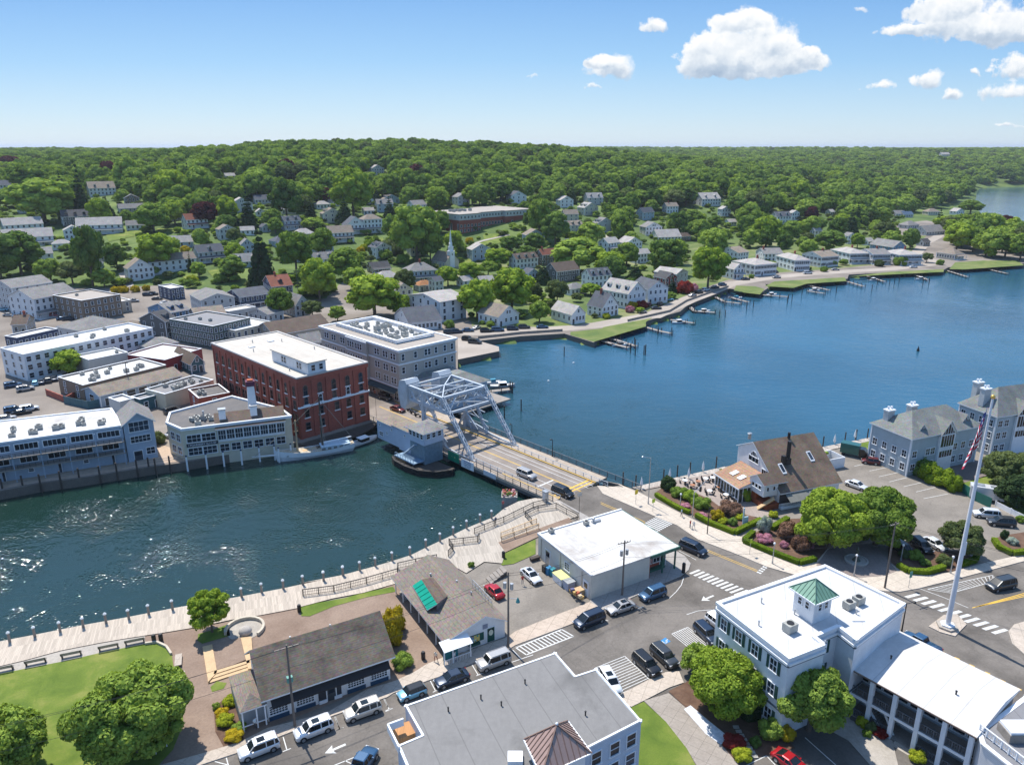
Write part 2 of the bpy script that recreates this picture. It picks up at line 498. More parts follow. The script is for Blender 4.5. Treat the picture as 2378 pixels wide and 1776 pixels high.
# common materials
MT=lambda*a,**k:M(*a,**k)
glass=glassm()
dglass=glassm('dark_glass',(0.012,0.016,0.022));dglass.node_tree.nodes['Principled BSDF'].inputs['Specular IOR Level'].default_value=0.3
white=M('white_paint',(0.78,0.79,0.8),0.55,0.06)
trim=M('trim_white',(0.74,0.76,0.78),0.55,0.05)
offwhite=M('offwhite_paint',(0.62,0.6,0.55),0.6,0.08)
black=M('black_metal',(0.02,0.02,0.022),0.45,0.2)
galv=M('galvanised_metal',(0.42,0.44,0.46),0.4,0.15,metal=0.6)
acgrey=M('ac_metal',(0.36,0.36,0.33),0.5,0.2)
wood_old=M('weathered_wood',(0.27,0.24,0.21),0.85,0.25,fine=0.4)
wood_new=M('fresh_wood',(0.52,0.36,0.2),0.75,0.15,fine=0.3)
wood_dark=M('dark_wood',(0.07,0.055,0.045),0.85,0.3,fine=0.4)
stone=M('stone',(0.36,0.34,0.31),0.85,0.25,fine=0.5)
bark=M('bark',(0.13,0.1,0.075),0.9,0.25,fine=0.5)
paintline=M('road_paint',(0.58,0.58,0.56),0.7,0.3,scale=2.5,fine=0.6)
yellowline=M('yellow_road_paint',(0.68,0.42,0.06),0.6,0.2,scale=2.0,fine=0.3)
brick=brickm('red_brick',(0.38,0.095,0.06),(0.3,0.075,0.05),(0.2,0.085,0.07))
concrete=groundm('concrete',(0.4,0.34,0.28),(0.5,0.43,0.36),slab=1.6,sang=0.4)
concrete_s=groundm('concrete_smooth',(0.33,0.3,0.26),(0.44,0.4,0.35))
asphalt=groundm('asphalt',(0.105,0.094,0.083),(0.19,0.17,0.15),crack=0.16,scale=0.13,lo=.36,hi=.62)
asphalt_old=groundm('asphalt_old',(0.12,0.112,0.105),(0.26,0.235,0.21),crack=0.2,scale=0.07)
asphalt_lot=groundm('asphalt_lot',(0.165,0.147,0.126),(0.27,0.24,0.205),crack=0.18,scale=0.12)
plazam=groundm('tan_paving',(0.2,0.14,0.105),(0.29,0.215,0.165),scale=0.2)
grass=groundm('lawn_grass',(0.08,0.13,0.018),(0.23,0.235,0.06),(0.13,0.18,0.028),scale=0.22,fine=6.0)
grass_far=groundm('meadow_grass',(0.08,0.13,0.035),(0.2,0.21,0.08),(0.13,0.17,0.045),scale=0.12,fine=1.5)
soil=groundm('mulch_soil',(0.09,0.05,0.035),(0.17,0.105,0.07),scale=0.5)
gravel=groundm('pale_gravel',(0.3,0.27,0.23),(0.45,0.41,0.36),scale=0.5,fine=5)
townground=groundm('town_ground',(0.14,0.12,0.105),(0.3,0.26,0.22),scale=0.035)
hillground=groundm('hill_ground',(0.05,0.085,0.022),(0.18,0.23,0.06),(0.09,0.14,0.035),scale=0.03,fine=0.5)
def waterm():
 m,nt,b=new_mat('river_water')
 vec=coords(nt)
 v2=coords(nt,scale=(1,2.0,1),rot=0.5)
 f0=noise(nt,vec,0.011,5,0.55,0.8)
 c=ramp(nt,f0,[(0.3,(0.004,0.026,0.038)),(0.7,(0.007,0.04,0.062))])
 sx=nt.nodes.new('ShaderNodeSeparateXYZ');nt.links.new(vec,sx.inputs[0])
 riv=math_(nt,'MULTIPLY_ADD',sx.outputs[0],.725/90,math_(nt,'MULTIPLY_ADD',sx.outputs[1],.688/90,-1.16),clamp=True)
 c=mixc(nt,riv,ramp(nt,f0,[(0.3,(0.008,0.026,0.018)),(0.7,(0.01,0.036,0.036))]),ramp(nt,f0,[(0.3,(0.014,0.068,0.115)),(0.7,(0.026,0.105,0.17))]))  # open sky's reflection put into the river's base colour; basin silty green
 nt.links.new(c,b.inputs['Base Color'])
 b.inputs['Roughness'].default_value=0.05
 b.inputs['IOR'].default_value=1.33
 b.inputs['Specular IOR Level'].default_value=1.0
 w1=noise(nt,v2,1.1,5,0.62,0.6)
 w2=noise(nt,v2,0.22,3,0.5,0.4)
 calm=ramp(nt,noise(nt,vec,0.02,4,0.6,1.0),[(0.35,(0.35,)*3),(0.65,(1,1,1))])
 h=math_(nt,'ADD',math_(nt,'MULTIPLY',math_(nt,'MULTIPLY',w1,calm),0.07),math_(nt,'MULTIPLY',w2,0.11))
 w3=noise(nt,vec,2.3,0,0.5)
 h=math_(nt,'ADD',h,math_(nt,'MULTIPLY',math_(nt,'MULTIPLY',w3,ramp(nt,noise(nt,vec,0.07,4,0.75,0.3),[(0.4,(0,0,0)),(0.66,(1,1,1))])),math_(nt,'MULTIPLY_ADD',riv,-0.2,0.25)))
 n=N(nt,'ShaderNodeBump',Strength=1.0,Distance=1.0)
 nt.links.new(h,n.inputs['Height']);nt.links.new(n.outputs[0],b.inputs['Normal'])
 return m
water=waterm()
# terrain
FAR_SHORE=(QL('d',(-900,1330),(0,1215),(270,1165),(500,1135),(780,1090),(970,1060),(1200,1030),(1550,968),(1890,905))+QL('e',(0,905),(445,772),(560,740),(700,640),(1000,520),(1000,372),(1265,318),(1262,290),(1130,252),(1400,222),(1680,205),(1868,262))+QL('i',(0,1100),(200,1034),(405,975),(455,930),(660,852),(690,856),(830,874),(868,848),(850,828),(1000,838),(1070,815),(1283,800),(1290,778),(1480,768),(1790,752),(1810,740),(2212,718),(2600,700),(2650,620),(2212,572),(2092,515),(1990,447),(1950,400),(1948,318),(2010,304),(2260,300),(4200,292),z=0.5))
FAR_LAND=[p.xy for p in FAR_SHORE]+[Vector(p)for p in((30000,1700),(30000,40000),(-30000,40000),(-30000,100))]
HILL=([p.xy for p in QL('g',(-2200,900),(-500,960),(0,985),(560,1020),(1000,1005),(1450,1045),(1650,1025),(1900,1095),(2100,1085))+QL('h',(330,905),(640,880),(850,875),(1060,850),(1300,860),(1620,870),(1950,870),(2100,840))+QL('i',(400,610),(640,585),(840,585),(1220,560),(1440,560),(1560,500),(1580,450),(1850,400),(1940,335),(2010,305),(2260,301),(4200,293))]+[Vector(p)for p in((30000,1750),(30000,40000),(-30000,40000),(-30000,380))])
def seg_dist(P,poly):
 """numpy: distance of points (n,2) to the closed polygon and inside flag"""
 A=np.array([[p[0],p[1]]for p in poly]);B=np.roll(A,-1,axis=0)
 d2=np.full(len(P),1e18);ins=np.zeros(len(P),bool)
 for a,b in zip(A,B):
  ab=b-a;L=max(1e-9,float(ab@ab))
  t=np.clip(((P-a)@ab)/L,0,1)
  q=P-(a+t[:,None]*ab)
  d2=np.minimum(d2,(q**2).sum(1))
  c=(a[1]>P[:,1])!=(b[1]>P[:,1])
  with np.errstate(divide='ignore',invalid='ignore'):
   xi=(b[0]-a[0])*(P[:,1]-a[1])/(b[1]-a[1]if b[1]!=a[1]else 1e-9)+a[0]
  ins^=c&(P[:,0]<xi)
 return np.sqrt(d2),ins
def heights(P):
 P=np.asarray(P,float).reshape(-1,2)
 dh,ih=seg_dist(P,HILL)
 dl,il=seg_dist(P,FAR_LAND)
 X,Y=P[:,0],P[:,1]
 top=42+29*np.exp(-(((X+130)/330)**2+((Y-1020)/360)**2))+4*np.sin(X/310+1.0)*np.sin(Y/420)+3*np.sin(X/140+Y/190)
 top=np.where(Y>2500,top-np.minimum((Y-2500)/250,14)+5*np.sin(X/900+0.6),top)
 h=1.9+top*(1-np.exp(-dh/290))+0.8*np.sin(X/37)*np.sin(Y/41)*np.minimum(dh/60,1)
 h=np.where(ih,h,1.9-np.minimum(dh*0.02,0.6))
 h=np.where(il,np.minimum(h,0.9+dl*0.5),-1.5)
 return h
def hz(x,y):
 return float(heights([[x,y]])[0])
def QT(r,u,v):
 """world point where the line of sight meets the hillside"""
 x,y,d=ray(r,u,v)
 n=math.hypot(x,y);ts=np.concatenate([np.arange(150,900,4.0),np.arange(900,5000,20.0)])/n
 P=np.stack([x*ts,y*ts],1)
 hh=np.maximum(heights(P),2.0);zz=CAMZ+d*ts
 k=np.nonzero(zz<=hh)[0]
 if len(k)==0:k=[len(ts)-1]
 k=k[0]
 a,b=ts[max(0,k-1)],ts[k]
 for _ in range(12):
  m=(a+b)/2
  if CAMZ+d*m<=max(hz(x*m,y*m),2.0):b=m
  else:a=m
 return Vector((x*b,y*b,max(hz(x*b,y*b),2.0)))
def build_terrain():
 nr,na=190,260
 rr=np.concatenate([np.linspace(230,900,90),np.geomspace(910,39000,nr-90)])
 aa=np.radians(np.linspace(38,142,na))
 R_,A_=np.meshgrid(rr,aa,indexing='ij')
 P=np.stack([(R_*np.cos(A_)).ravel(),(R_*np.sin(A_)).ravel()],1)
 h=heights(P)
 vs=np.column_stack([P,h])
 fs=[]
 hh=h.reshape(nr,na)
 for i in range(nr-1):
  for j in range(na-1):
   if max(hh[i,j],hh[i+1,j],hh[i,j+1],hh[i+1,j+1])<-1.4:continue
   a=i*na+j
   fs.append((a,a+na,a+na+1,a+1))
 me=bpy.data.meshes.new('hills')
 me.from_pydata(vs.tolist(),[],fs)
 me.polygons.foreach_set('use_smooth',[True]*len(fs))
 me.materials.append(hillground)
 me.update()
 tag(link('hills',me),kind='structure')
build_terrain()
mb=MB()
nn=26
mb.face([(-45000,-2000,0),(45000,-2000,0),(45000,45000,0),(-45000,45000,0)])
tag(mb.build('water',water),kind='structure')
def surf(name,pts,mat,z=2.004,thick=0.0,side=None,kind='structure'):
 m_=MB()
 m_.prism(pts,z-thick,z,0,1 if side else None)
 o=m_.build(name,[mat,side]if side else[mat])
 return tag(o,kind=kind)
town=[p.xy for p in FAR_SHORE[:38]]
back=[p.xy for p in QL('g',(-2600,800),(0,870),(1000,880),(2000,960))[::-1]]
backr=[p.xy for p in QL('i',(2300,600),(1700,480),(1300,520),(700,545),(300,570))+QL('h',(1900,800),(900,800))]
surf('town_ground',town+backr+back,townground,2.0,4.0,M('seawall_stone',(0.14,0.12,0.1),0.9,0.3,fine=0.5))
# near bank: ground, streets, pavements, lawns
BW_OUT=QL('a',(-700,1010),(0,898),(210,858),(500,800),(780,750),(1060,695),(1490,620),(1740,572),(1980,520))+QL('b',(0,540),(250,492),(450,438),(560,405),(670,370),(760,325),(930,245),(1010,205),(1100,168),(1180,135))
NEAR_SHORE=BW_OUT+QL('e',(1300,1318),(1405,1290),(1540,1270))+QL('e',(2060,1170))+QL('f',(0,600),(150,640),(640,528),(1130,430),(1400,378))
_dir=(NEAR_SHORE[-1]-NEAR_SHORE[-2]).normalized()
NEAR_SHORE.append(NEAR_SHORE[-1]+_dir*300)
nearland=[p.xy for p in NEAR_SHORE]+[Vector((300,20)),Vector((-200,20)),Vector((-200,85))]
seawall=MATS['seawall_stone']
surf('ground',nearland,asphalt_lot,2.0,4.0,seawall)
CURB_S=[Q('n',*p)for p in((300,1835),(480,1772),(556,1747),(656,1708),(774,1662),(900,1619),(961,1591),(1022,1570),(1102,1538),(1189,1504),(1302,1459),(1401,1418),(1466,1389),(1533,1358),(1581,1338),(1599,1324),(1604,1309),(1590,1291),(1563,1276))]
CURB_S2=[CURB_S[-1]]+QL('e',(1860,1392),(1660,1280),(1540,1225))
CURB_N=QL('e',(1890,1180))+QL('f',(0,672),(170,745),(290,798),(390,838),(500,912),(640,965),(730,1000),(860,1055),(1010,1098))+QL('c',(1200,420),(1300,455),(1400,488),(1480,505),(1560,508),(1660,490),(1850,442),(2050,390),(2212,347),(2700,230))
road=[p.xy for p in CURB_S]+[p.xy for p in CURB_S2[1:]]+[p.xy for p in CURB_N]+[Vector((130,60)),Vector((60,45)),Vector((-60,45))]
surf('road',road,asphalt,2.006)
def offset(pts,w):
 out=[]
 for i,p in enumerate(pts):
  a=pts[max(0,i-1)];b=pts[min(len(pts)-1,i+1)]
  d=(b-a).xy.normalized()
  out.append(Vector((p.x-d.y*w,p.y+d.x*w,0)))
 return out
def strip(name,line,w,mat,z=2.12,thick=0.14,side=None,kind='structure'):
 o=offset(line,w)
 return surf(name,[p.xy for p in line]+[p.xy for p in o[::-1]],mat,z,thick,side,kind)
curbm=M('curb_stone',(0.42,0.4,0.37),0.8,0.15)
def line_mark(pts,w,mat,z=2.016):
 for i in range(len(pts)-1):
  a,b=pts[i],pts[i+1]
  d=(b-a).xy
  if d.length<0.05:continue
  d.normalize();n_=Vector((-d.y,d.x))*(w/2)
  MARK[mat].face([(a.x-n_.x,a.y-n_.y,z),(b.x-n_.x,b.y-n_.y,z),(b.x+n_.x,b.y+n_.y,z),(a.x+n_.x,a.y+n_.y,z)])
MARK={'w':MB(),'y':MB()}
pav=[p.xy for p in CURB_S[:6]]+[Q('b',560,1215).xy,Q('b',850,1110).xy,Q('b',1060,1025).xy,Q('b',1250,950).xy,Q('b',1265,870).xy,Q('b',1000,960).xy,Q('b',880,990).xy,Q('b',770,1035).xy,Q('b',690,1085).xy,Q('b',570,1140).xy,Q('b',400,1190).xy,Q('a',2000,1335).xy,Q('k',740,690).xy,Q('k',420,855).xy,Q('k',0,985).xy,Q('k',-700,1180).xy]
surf('pavement',pav,concrete,2.12,0.14,curbm)
pav2=QL('b',(1270,945),(1310,920),(1590,815),(1660,788),(1850,702),(1765,655),(1680,690),(1560,735),(1310,835),(1265,870))
surf('pavement',pav2,groundm('concrete_warm',(0.42,0.34,0.27),(0.52,0.43,0.35),slab=1.9,sang=0.4),2.12,0.14,curbm)
pav3=QL('b',(1850,702))+CURB_S[12:19]+CURB_S2[1:]+QL('b',(1700,110),(1775,640),(1765,655))
surf('pavement',[p.xy for p in pav3],groundm('concrete_grey',(0.3,0.28,0.26),(0.38,0.355,0.33),slab=1.9,sang=0.4),2.12,0.14,curbm)
pn=[p.xy for p in CURB_N[:-1]]+QL('c',(2212,310),(1990,360),(1830,405),(1730,420),(1640,418),(1560,395),(1500,350),(1450,290),(1380,262),(1300,250),(1220,258),(1160,290),(1120,350),(1020,350),(860,290),(740,225))+QL('f',(690,885),(520,830),(340,740),(200,670),(70,615))+QL('e',(2060,1190))
surf('pavement',[Vector((p[0],p[1]))for p in pn],groundm('concrete_pale',(0.46,0.4,0.33),(0.56,0.49,0.41),slab=1.7,sang=-0.5),2.12,0.14,curbm)
surf('plaza',QL('c',(1120,370),(1150,330),(1180,290),(1230,258),(1310,248),(1390,262),(1450,290),(1500,345),(1545,400),(1480,425),(1350,435),(1200,405)),groundm('brick_paving',(0.2,0.165,0.15),(0.3,0.25,0.225),slab=0.8),2.13)
surf('pavement',[p.xy for p in QL('c',(90,1048),(230,975),(330,930),(400,925),(425,985),(350,1010),(215,1080),(150,1112),(95,1100))],concrete,2.12,0.13,curbm)
surf('path',[p.xy for p in QL('c',(215,1080),(345,1040),(440,1120),(540,1250),(620,1310),(700,1400),(760,1500),(540,1500),(440,1330),(330,1190))],groundm('path_stone',(0.27,0.235,0.2),(0.36,0.32,0.28),slab=1.5,sang=0.6),2.1)
surf('lawn',[p.xy for p in QL('c',(150,1115),(215,1085),(330,1190),(440,1330),(520,1480),(-300,1480),(60,1250))],grass,2.11)
surf('flower_bed',[p.xy for p in QL('c',(345,1030),(480,960),(620,990),(860,1150),(960,1270),(1010,1330),(700,1400),(620,1310),(540,1250),(440,1120))],soil,2.1)
surf('gravel_path',[p.xy for p in QL('c',(1120,1200),(1260,1110),(1300,1180),(1520,1290),(1560,1460),(1440,1460),(1290,1290),(1180,1230))],gravel,2.1)
surf('plaza',[p.xy for p in QL('a',(880,862),(1200,812),(1600,737),(1835,692))+QL('b',(0,745),(180,655),(400,618),(600,520),(760,540),(960,900),(880,992),(690,1085),(570,1140),(400,1190))+QL('k',(740,690),(420,855),(0,985))+QL('a',(1000,1652),(940,1200),(1000,1000),(900,905))],plazam,2.04)
lawn_l=QL('a',(-600,1200),(0,1095),(160,1062),(380,1020),(620,965),(880,912),(960,905),(1030,945),(1055,985),(1062,1040),(1110,1180),(1125,1400),(1060,1560),(930,1700),(-600,1800))
surf('lawn',[p.xy for p in lawn_l],grass,2.09)
surf('path',[p.xy for p in QL('a',(-600,1145),(0,1050),(150,1015),(370,955),(610,908),(760,882),(890,862),(880,912),(620,965),(380,1020),(160,1062),(0,1095),(-600,1200))],concrete_s,2.06)
surf('lawn',[p.xy for p in QL('a',(1840,690),(1900,668),(2111,630))+QL('b',(380,598),(560,560),(580,590),(400,625),(200,680),(50,742),(0,740))],grass,2.08)
surf('lawn',[p.xy for p in QL('a',(1215,850),(1290,830),(1400,790),(1410,860),(1240,910),(1210,890))],grass,2.08)
surf('lawn',[p.xy for p in QL('a',(1290,1175),(1330,1140),(1390,1150),(1370,1185),(1300,1205))],grass,2.08)
surf('flower_bed',[p.xy for p in QL('a',(1310,1300),(1390,1235),(1440,1225),(1500,1400),(1490,1500),(1370,1540),(1320,1450))],soil,2.08)
surf('lawn',[p.xy for p in QL('b',(1205,400),(1250,355),(1435,270),(1435,360),(1300,420),(1230,430))],grass,2.08)
bang=math.atan2((BW_OUT[5]-BW_OUT[1]).y,(BW_OUT[5]-BW_OUT[1]).x)
bang2=math.atan2((BW_OUT[15]-BW_OUT[11]).y,(BW_OUT[15]-BW_OUT[11]).x)
bw1=planks('boardwalk_planks',(0.47,0.4,0.325),0.22,-bang)
bw2=planks('deck_planks',(0.42,0.37,0.31),0.2,-bang2+0.5)
bwl=[p.xy for p in BW_OUT[:12]]+[p.xy for p in QL('b',(590,470),(590,540),(380,600),(190,635),(0,685))+QL('a',(1835,692),(1600,737),(1420,765),(1200,812),(1000,845),(890,862),(760,882),(610,908),(370,955),(150,1015),(0,1050),(-700,1160))]
surf('boardwalk',bwl,bw1,2.15,0.3,wood_dark)
bwr=[p.xy for p in BW_OUT[11:]]+[p.xy for p in QL('b',(1240,85),(1330,40),(1430,20),(1560,30),(1700,130),(1430,215),(1210,290),(1250,350),(1230,420),(1120,410),(1010,480),(940,440),(860,400),(590,540),(590,470))]
surf('viewing_deck',bwr,bw2,2.155,0.3,wood_dark)
surf('path',[p.xy for p in QL('b',(1205,292),(1430,215),(1640,140),(1660,165),(1440,262),(1250,352))],plazam,2.165)
surf('boardwalk',[p.xy for p in QL('f',(150,640),(640,530),(650,552),(400,600),(200,655))],planks('promenade_planks',(0.42,0.37,0.32),0.25,0.3),2.15,0.2,wood_dark)
surf('boardwalk',[p.xy for p in QL('f',(1130,432),(1400,378),(1405,395),(1180,445),(1160,470))],MATS['promenade_planks'],2.15,0.2,wood_dark)
surf('terrace',[p.xy for p in QL('f',(200,655),(400,600),(650,552),(780,600),(800,720),(900,790),(830,800),(640,760),(560,700),(420,640),(330,630))],groundm('terrace_brick',(0.27,0.22,0.19),(0.4,0.34,0.3),slab=0.9),2.14)
surf('flower_bed',[p.xy for p in QL('f',(270,670),(330,630),(420,640),(560,700),(640,760),(740,770),(830,810),(700,880),(560,830),(400,745))],soil,2.13)
surf('flower_bed',[p.xy for p in QL('f',(740,925),(790,880),(960,805),(1090,800),(1180,960),(1130,1020),(1040,1035),(860,975))],soil,2.135)
surf('flower_bed',[p.xy for p in QL('c',(1500,270),(1600,240),(1760,300),(1900,290),(1960,350),(1840,400),(1680,415),(1560,395),(1500,340))],soil,2.135)
surf('flower_bed',[p.xy for p in QL('c',(2050,235),(2090,215),(2300,180),(2400,290),(2200,310),(2090,280))],soil,2.1)
surf('lawn',[p.xy for p in QL('f',(1320,400),(1400,385),(1400,455),(1320,430))],grass,2.09)
surf('lawn',[p.xy for p in QL('f',(1880,620),(2000,580),(2300,540),(2500,900),(2300,840),(2110,740),(1990,660))],grass,2.08)
surf('courtyard',[p.xy for p in QL('f',(1800,530),(2000,490),(2130,560),(2000,585),(1890,615),(1870,580))],groundm('courtyard_brick',(0.14,0.115,0.1),(0.2,0.165,0.15)),2.08)
isl=surf('traffic_island',[p.xy for p in QL('c',(1710,690),(1790,630),(1860,625),(1910,680),(1850,742),(1770,720))],concrete,2.14,0.14,curbm)
surf('traffic_island',[p.xy for p in QL('c',(2130,715),(2160,680),(2300,640),(2450,900),(2212,835),(2150,780))],concrete,2.14,0.14,curbm)
shore_road=QL('e',(480,560))
def ribbon(name,line,w,mat,z=2.01):
 o1=offset(line,w/2);o2=offset(line,-w/2)
 return surf(name,[p.xy for p in o1]+[p.xy for p in o2[::-1]],mat,z)
roadfar=groundm('far_road',(0.3,0.26,0.22),(0.42,0.37,0.32),scale=0.05)
ribbon('road',QL('e',(900,190),(1100,200),(1400,185),(1680,170),(1900,150),(2203,95))+QL('i',(250,985),(440,900),(560,855),(660,815),(900,775),(1200,752),(1500,735),(1680,715),(1760,700)),9,roadfar,2.012)
ribbon('road',QL('i',(1760,700),(1700,680),(1640,660),(1690,600),(1750,570),(1800,530),(1900,480)),7,roadfar,2.014)
surf('lawn',[p.xy for p in QL('e',(1720,195),(1900,175),(2100,150),(2203,115),(2203,160),(1868,258),(1720,215))],grass_far,2.022)
gz=QL('h',(330,905),(640,878),(850,870),(1060,845),(1300,855),(1620,865),(1950,865),(2100,835))+QL('i',(400,605),(640,580),(840,580),(1220,555),(1440,555),(1700,560),(1560,700),(1200,735),(900,755),(660,790),(540,830),(420,880),(230,960),(60,1010))+QL('e',(1700,150),(1400,165),(1100,180),(1060,60),(600,20),(300,-20))
surf('lawn',[p.xy for p in gz],groundm('garden_grass',(0.07,0.115,0.03),(0.27,0.25,0.14),(0.13,0.17,0.05),scale=.045,fine=1.2),2.006)
GZ=[p.xy for p in gz]
GP=[p.xy for p in QL('i',(1700,560),(1750,480),(1940,405),(1990,452),(2090,522),(2212,580),(2500,625),(2500,688),(2212,688),(1990,685),(1930,640),(1750,640))]
surf('lawn',[p.xy for p in QL('i',(0,1040),(180,1005),(260,990),(200,1030),(0,1094))],grass_far,2.02)
surf('lawn',[p.xy for p in QL('i',(685,852),(700,822),(800,825),(850,840),(825,868))],grass_far,2.02)
surf('lawn',[p.xy for p in QL('i',(850,825),(900,800),(1270,778),(1280,798),(1070,812),(1000,834))],grass_far,2.02)
surf('lawn',[p.xy for p in QL('i',(1290,775),(1500,750),(1790,735),(1790,750),(1480,765))],grass_far,2.02)
surf('lawn',[p.xy for p in QL('i',(1820,735),(1850,700),(2000,690),(2180,690),(2212,715),(1900,737))],grass_far,2.02)
surf('lawn',[p.xy for p in QL('e',(1380,150),(1440,60),(1640,110),(1850,120),(1780,150),(1500,165))],grass_far,2.02)
surf('lawn',[p.xy for p in QL('e',(1050,115),(1100,100),(1250,140),(1380,150),(1200,160))],grass_far,2.02)
# trees
def leaf_cloud(rng,lumps,nleaf,size,flat=0.0,lowcut=-0.6):
 """leaf clusters spread over the outer skin of many lumps; returns verts, faces"""
 C=np.array([l[:3]for l in lumps]);R=np.array([l[3]for l in lumps]);Zs=np.array([l[4]if len(l)>4 else 1.0 for l in lumps])
 w=R**2;w=w/w.sum()
 k=rng.choice(len(C),nleaf*3,p=w)
 d=rng.normal(size=(nleaf*3,3));d/=np.linalg.norm(d,axis=1)[:,None]
 k=k[d[:,2]>lowcut];d=d[d[:,2]>lowcut]
 p=C[k]+d*(R[k]*rng.uniform(0.82,1.1,len(k)))[:,None]*np.stack([np.ones(len(k)),np.ones(len(k)),Zs[k]],1)
 keep=np.ones(len(p),bool)
 for c,r,zs in zip(C,R,Zs):
  q=(p-c)/np.array([1,1,zs])
  keep&=(q**2).sum(1)>(r*0.8)**2
 p=p[keep][:nleaf];d=d[keep][:nleaf]
 n=d+rng.normal(size=d.shape)*0.42
 n/=np.linalg.norm(n,axis=1)[:,None]
 a=np.cross(n,rng.normal(size=n.shape));a/=np.linalg.norm(a,axis=1)[:,None]
 b=np.cross(n,a)
 s1=(size*rng.uniform(0.6,1.3,len(p)))[:,None];s2=(size*rng.uniform(0.45,0.9,len(p)))[:,None]
 a=a*s1;b=b*s2
 V=np.stack([p-a,p-b*0.9+n*size*0.15,p+a,p+b],1).reshape(-1,3)
 F=np.arange(len(V)).reshape(-1,4)
 return V,F
def add_core(V,F,lumps,k=0.9,seg=(8,5)):
 vs=[V];fs=[F.tolist()]if len(F)else[[]]
 off=len(V);faces=F.tolist()
 n,m_=seg
 for l in lumps:
  x,y,z,r=l[:4];zs=l[4]if len(l)>4 else 1.0
  g=[]
  for i in range(m_+1):
   ph=PI*i/m_
   for j in range(n):
    th=2*PI*j/n
    g.append((x+r*k*math.sin(ph)*math.cos(th),y+r*k*math.sin(ph)*math.sin(th),z-r*k*zs*math.cos(ph)))
  for i in range(m_):
   for j in range(n):
    faces.append([off+i*n+j,off+i*n+(j+1)%n,off+(i+1)*n+(j+1)%n,off+(i+1)*n+j])
  vs.append(np.array(g));off+=len(g)
 return np.concatenate(vs),faces
def np_mesh(name,V,F,mats):
 me=bpy.data.meshes.new(name)
 me.from_pydata(V.tolist(),[],F if isinstance(F,list)else F.tolist())
 for m_ in mats:me.materials.append(m_)
 me.update()
 return me
def broad_lumps(rng,n,R=5.0,H=12.0,low=3.0,spread=1.0,top=1.0):
 L=[]
 cz=(H+low)/2;hz_=(H-low)/2
 L.append((0,0,cz-0.3,R*0.55,hz_/R))
 for i in range(n):
  t=(i+0.5)/n
  z=1-1.75*t
  ph=i*2.39996+rng.uniform(-0.4,0.4)
  rr=math.sqrt(max(0.0,1-z*z))*R*0.72*spread*rng.uniform(0.82,1.12)
  r=R*rng.uniform(0.24,0.42)
  L.append((rr*math.cos(ph),rr*math.sin(ph),cz+z*hz_*0.76*rng.uniform(0.9,1.1),r,rng.uniform(0.7,0.95)))
 return L
def crown_mesh(name,seed,mat,n=22,leaves=1800,size=0.5,R=5.0,H=12.0,low=1.6,core=0.9,spread=1.0):
 rng=np.random.default_rng(seed)
 L=broad_lumps(rng,n,R,H,low,spread)
 if n>=30:L=[(a+rng.normal(0,R*.09),b+rng.normal(0,R*.09),c+rng.normal(0,R*.1),r*rng.uniform(.45,1.0),z)if i else(a,b,c,r*.8,z)for i,(a,b,c,r,z)in enumerate(L)];L+=[(R*.93*math.cos(q)*math.sqrt(1-s*s),R*.93*math.sin(q)*math.sqrt(1-s*s),(H+low)/2+(H-low)*.48*s,R*rng.uniform(.06,.15),.8)for q,s in zip(rng.uniform(0,6.28,46),rng.uniform(-.7,.98,46))]
 V,F=leaf_cloud(rng,L,leaves,size)
 V,F=add_core(V,F,L,core)
 return np_mesh(name,V,F,[mat])
def conifer_mesh(name,seed,mat,R=3.2,H=16.0,leaves=1500,low=1.2,blunt=0.0):
 rng=np.random.default_rng(seed)
 L=[]
 k=11
 for i in range(k):
  t=i/(k-1)
  z=low+(H-low)*t
  r=R*((1-t)**(0.85-blunt*0.5)*0.92+0.07)
  m_=max(1,int(6*(1-t))+1)
  for j in range(m_):
   a=j*2*PI/m_+i*1.3+rng.uniform(-0.3,0.3)
   rr=r*0.55*rng.uniform(0.8,1.15)if m_>1 else 0
   L.append((rr*math.cos(a),rr*math.sin(a),z-0.3,max(0.35,r*0.5),0.8 if m_>1 else 1.6))
 V,F=leaf_cloud(rng,L,leaves,0.42)
 V,F=add_core(V,F,L,0.88,(6,4))
 return np_mesh(name,V,F,[mat])
def trunk_mesh(name,seed,H=6.0,r=0.3,limbs=5,R=3.0):
 rng=random.Random(seed)
 m_=MB()
 m_.tube((0,0,-0.6),(0.05,0.0,H*0.45),r*1.25,r*0.85,8)
 m_.tube((0.05,0,H*0.45),(0.15,0.1,H),r*0.85,r*0.3,7)
 for i in range(limbs):
  a=i*2.4+rng.uniform(-0.4,0.4);z0=H*rng.uniform(0.35,0.7)
  m_.tube((0.05,0,z0),(math.cos(a)*R*0.6,math.sin(a)*R*0.6,z0+H*0.45),r*0.45,r*0.12,5)
 return m_.mesh(name,[bark])
leafA=leafm('leaves_green',(0.09,0.16,0.028),(0.33,0.44,0.085))
leafB=leafm('leaves_bright',(0.13,0.22,0.025),(0.33,0.43,0.06))
leafC=leafm('leaves_deep',(0.055,0.11,0.028),(0.22,0.32,0.07))
leafK=leafm('needles_dark',(0.022,0.045,0.022),(0.07,0.11,0.042),0.1)
leafP=leafm('leaves_purple',(0.045,0.014,0.018),(0.13,0.045,0.05))
leafY=leafm('leaves_yellow',(0.3,0.24,0.02),(0.55,0.42,0.03))
leafG=leafm('leaves_grey_green',(0.07,0.1,0.035),(0.17,0.21,0.08))
TREES={}
def reg_tree(key,crown,trunk,R,H):TREES[key]=(crown,trunk,R,H)
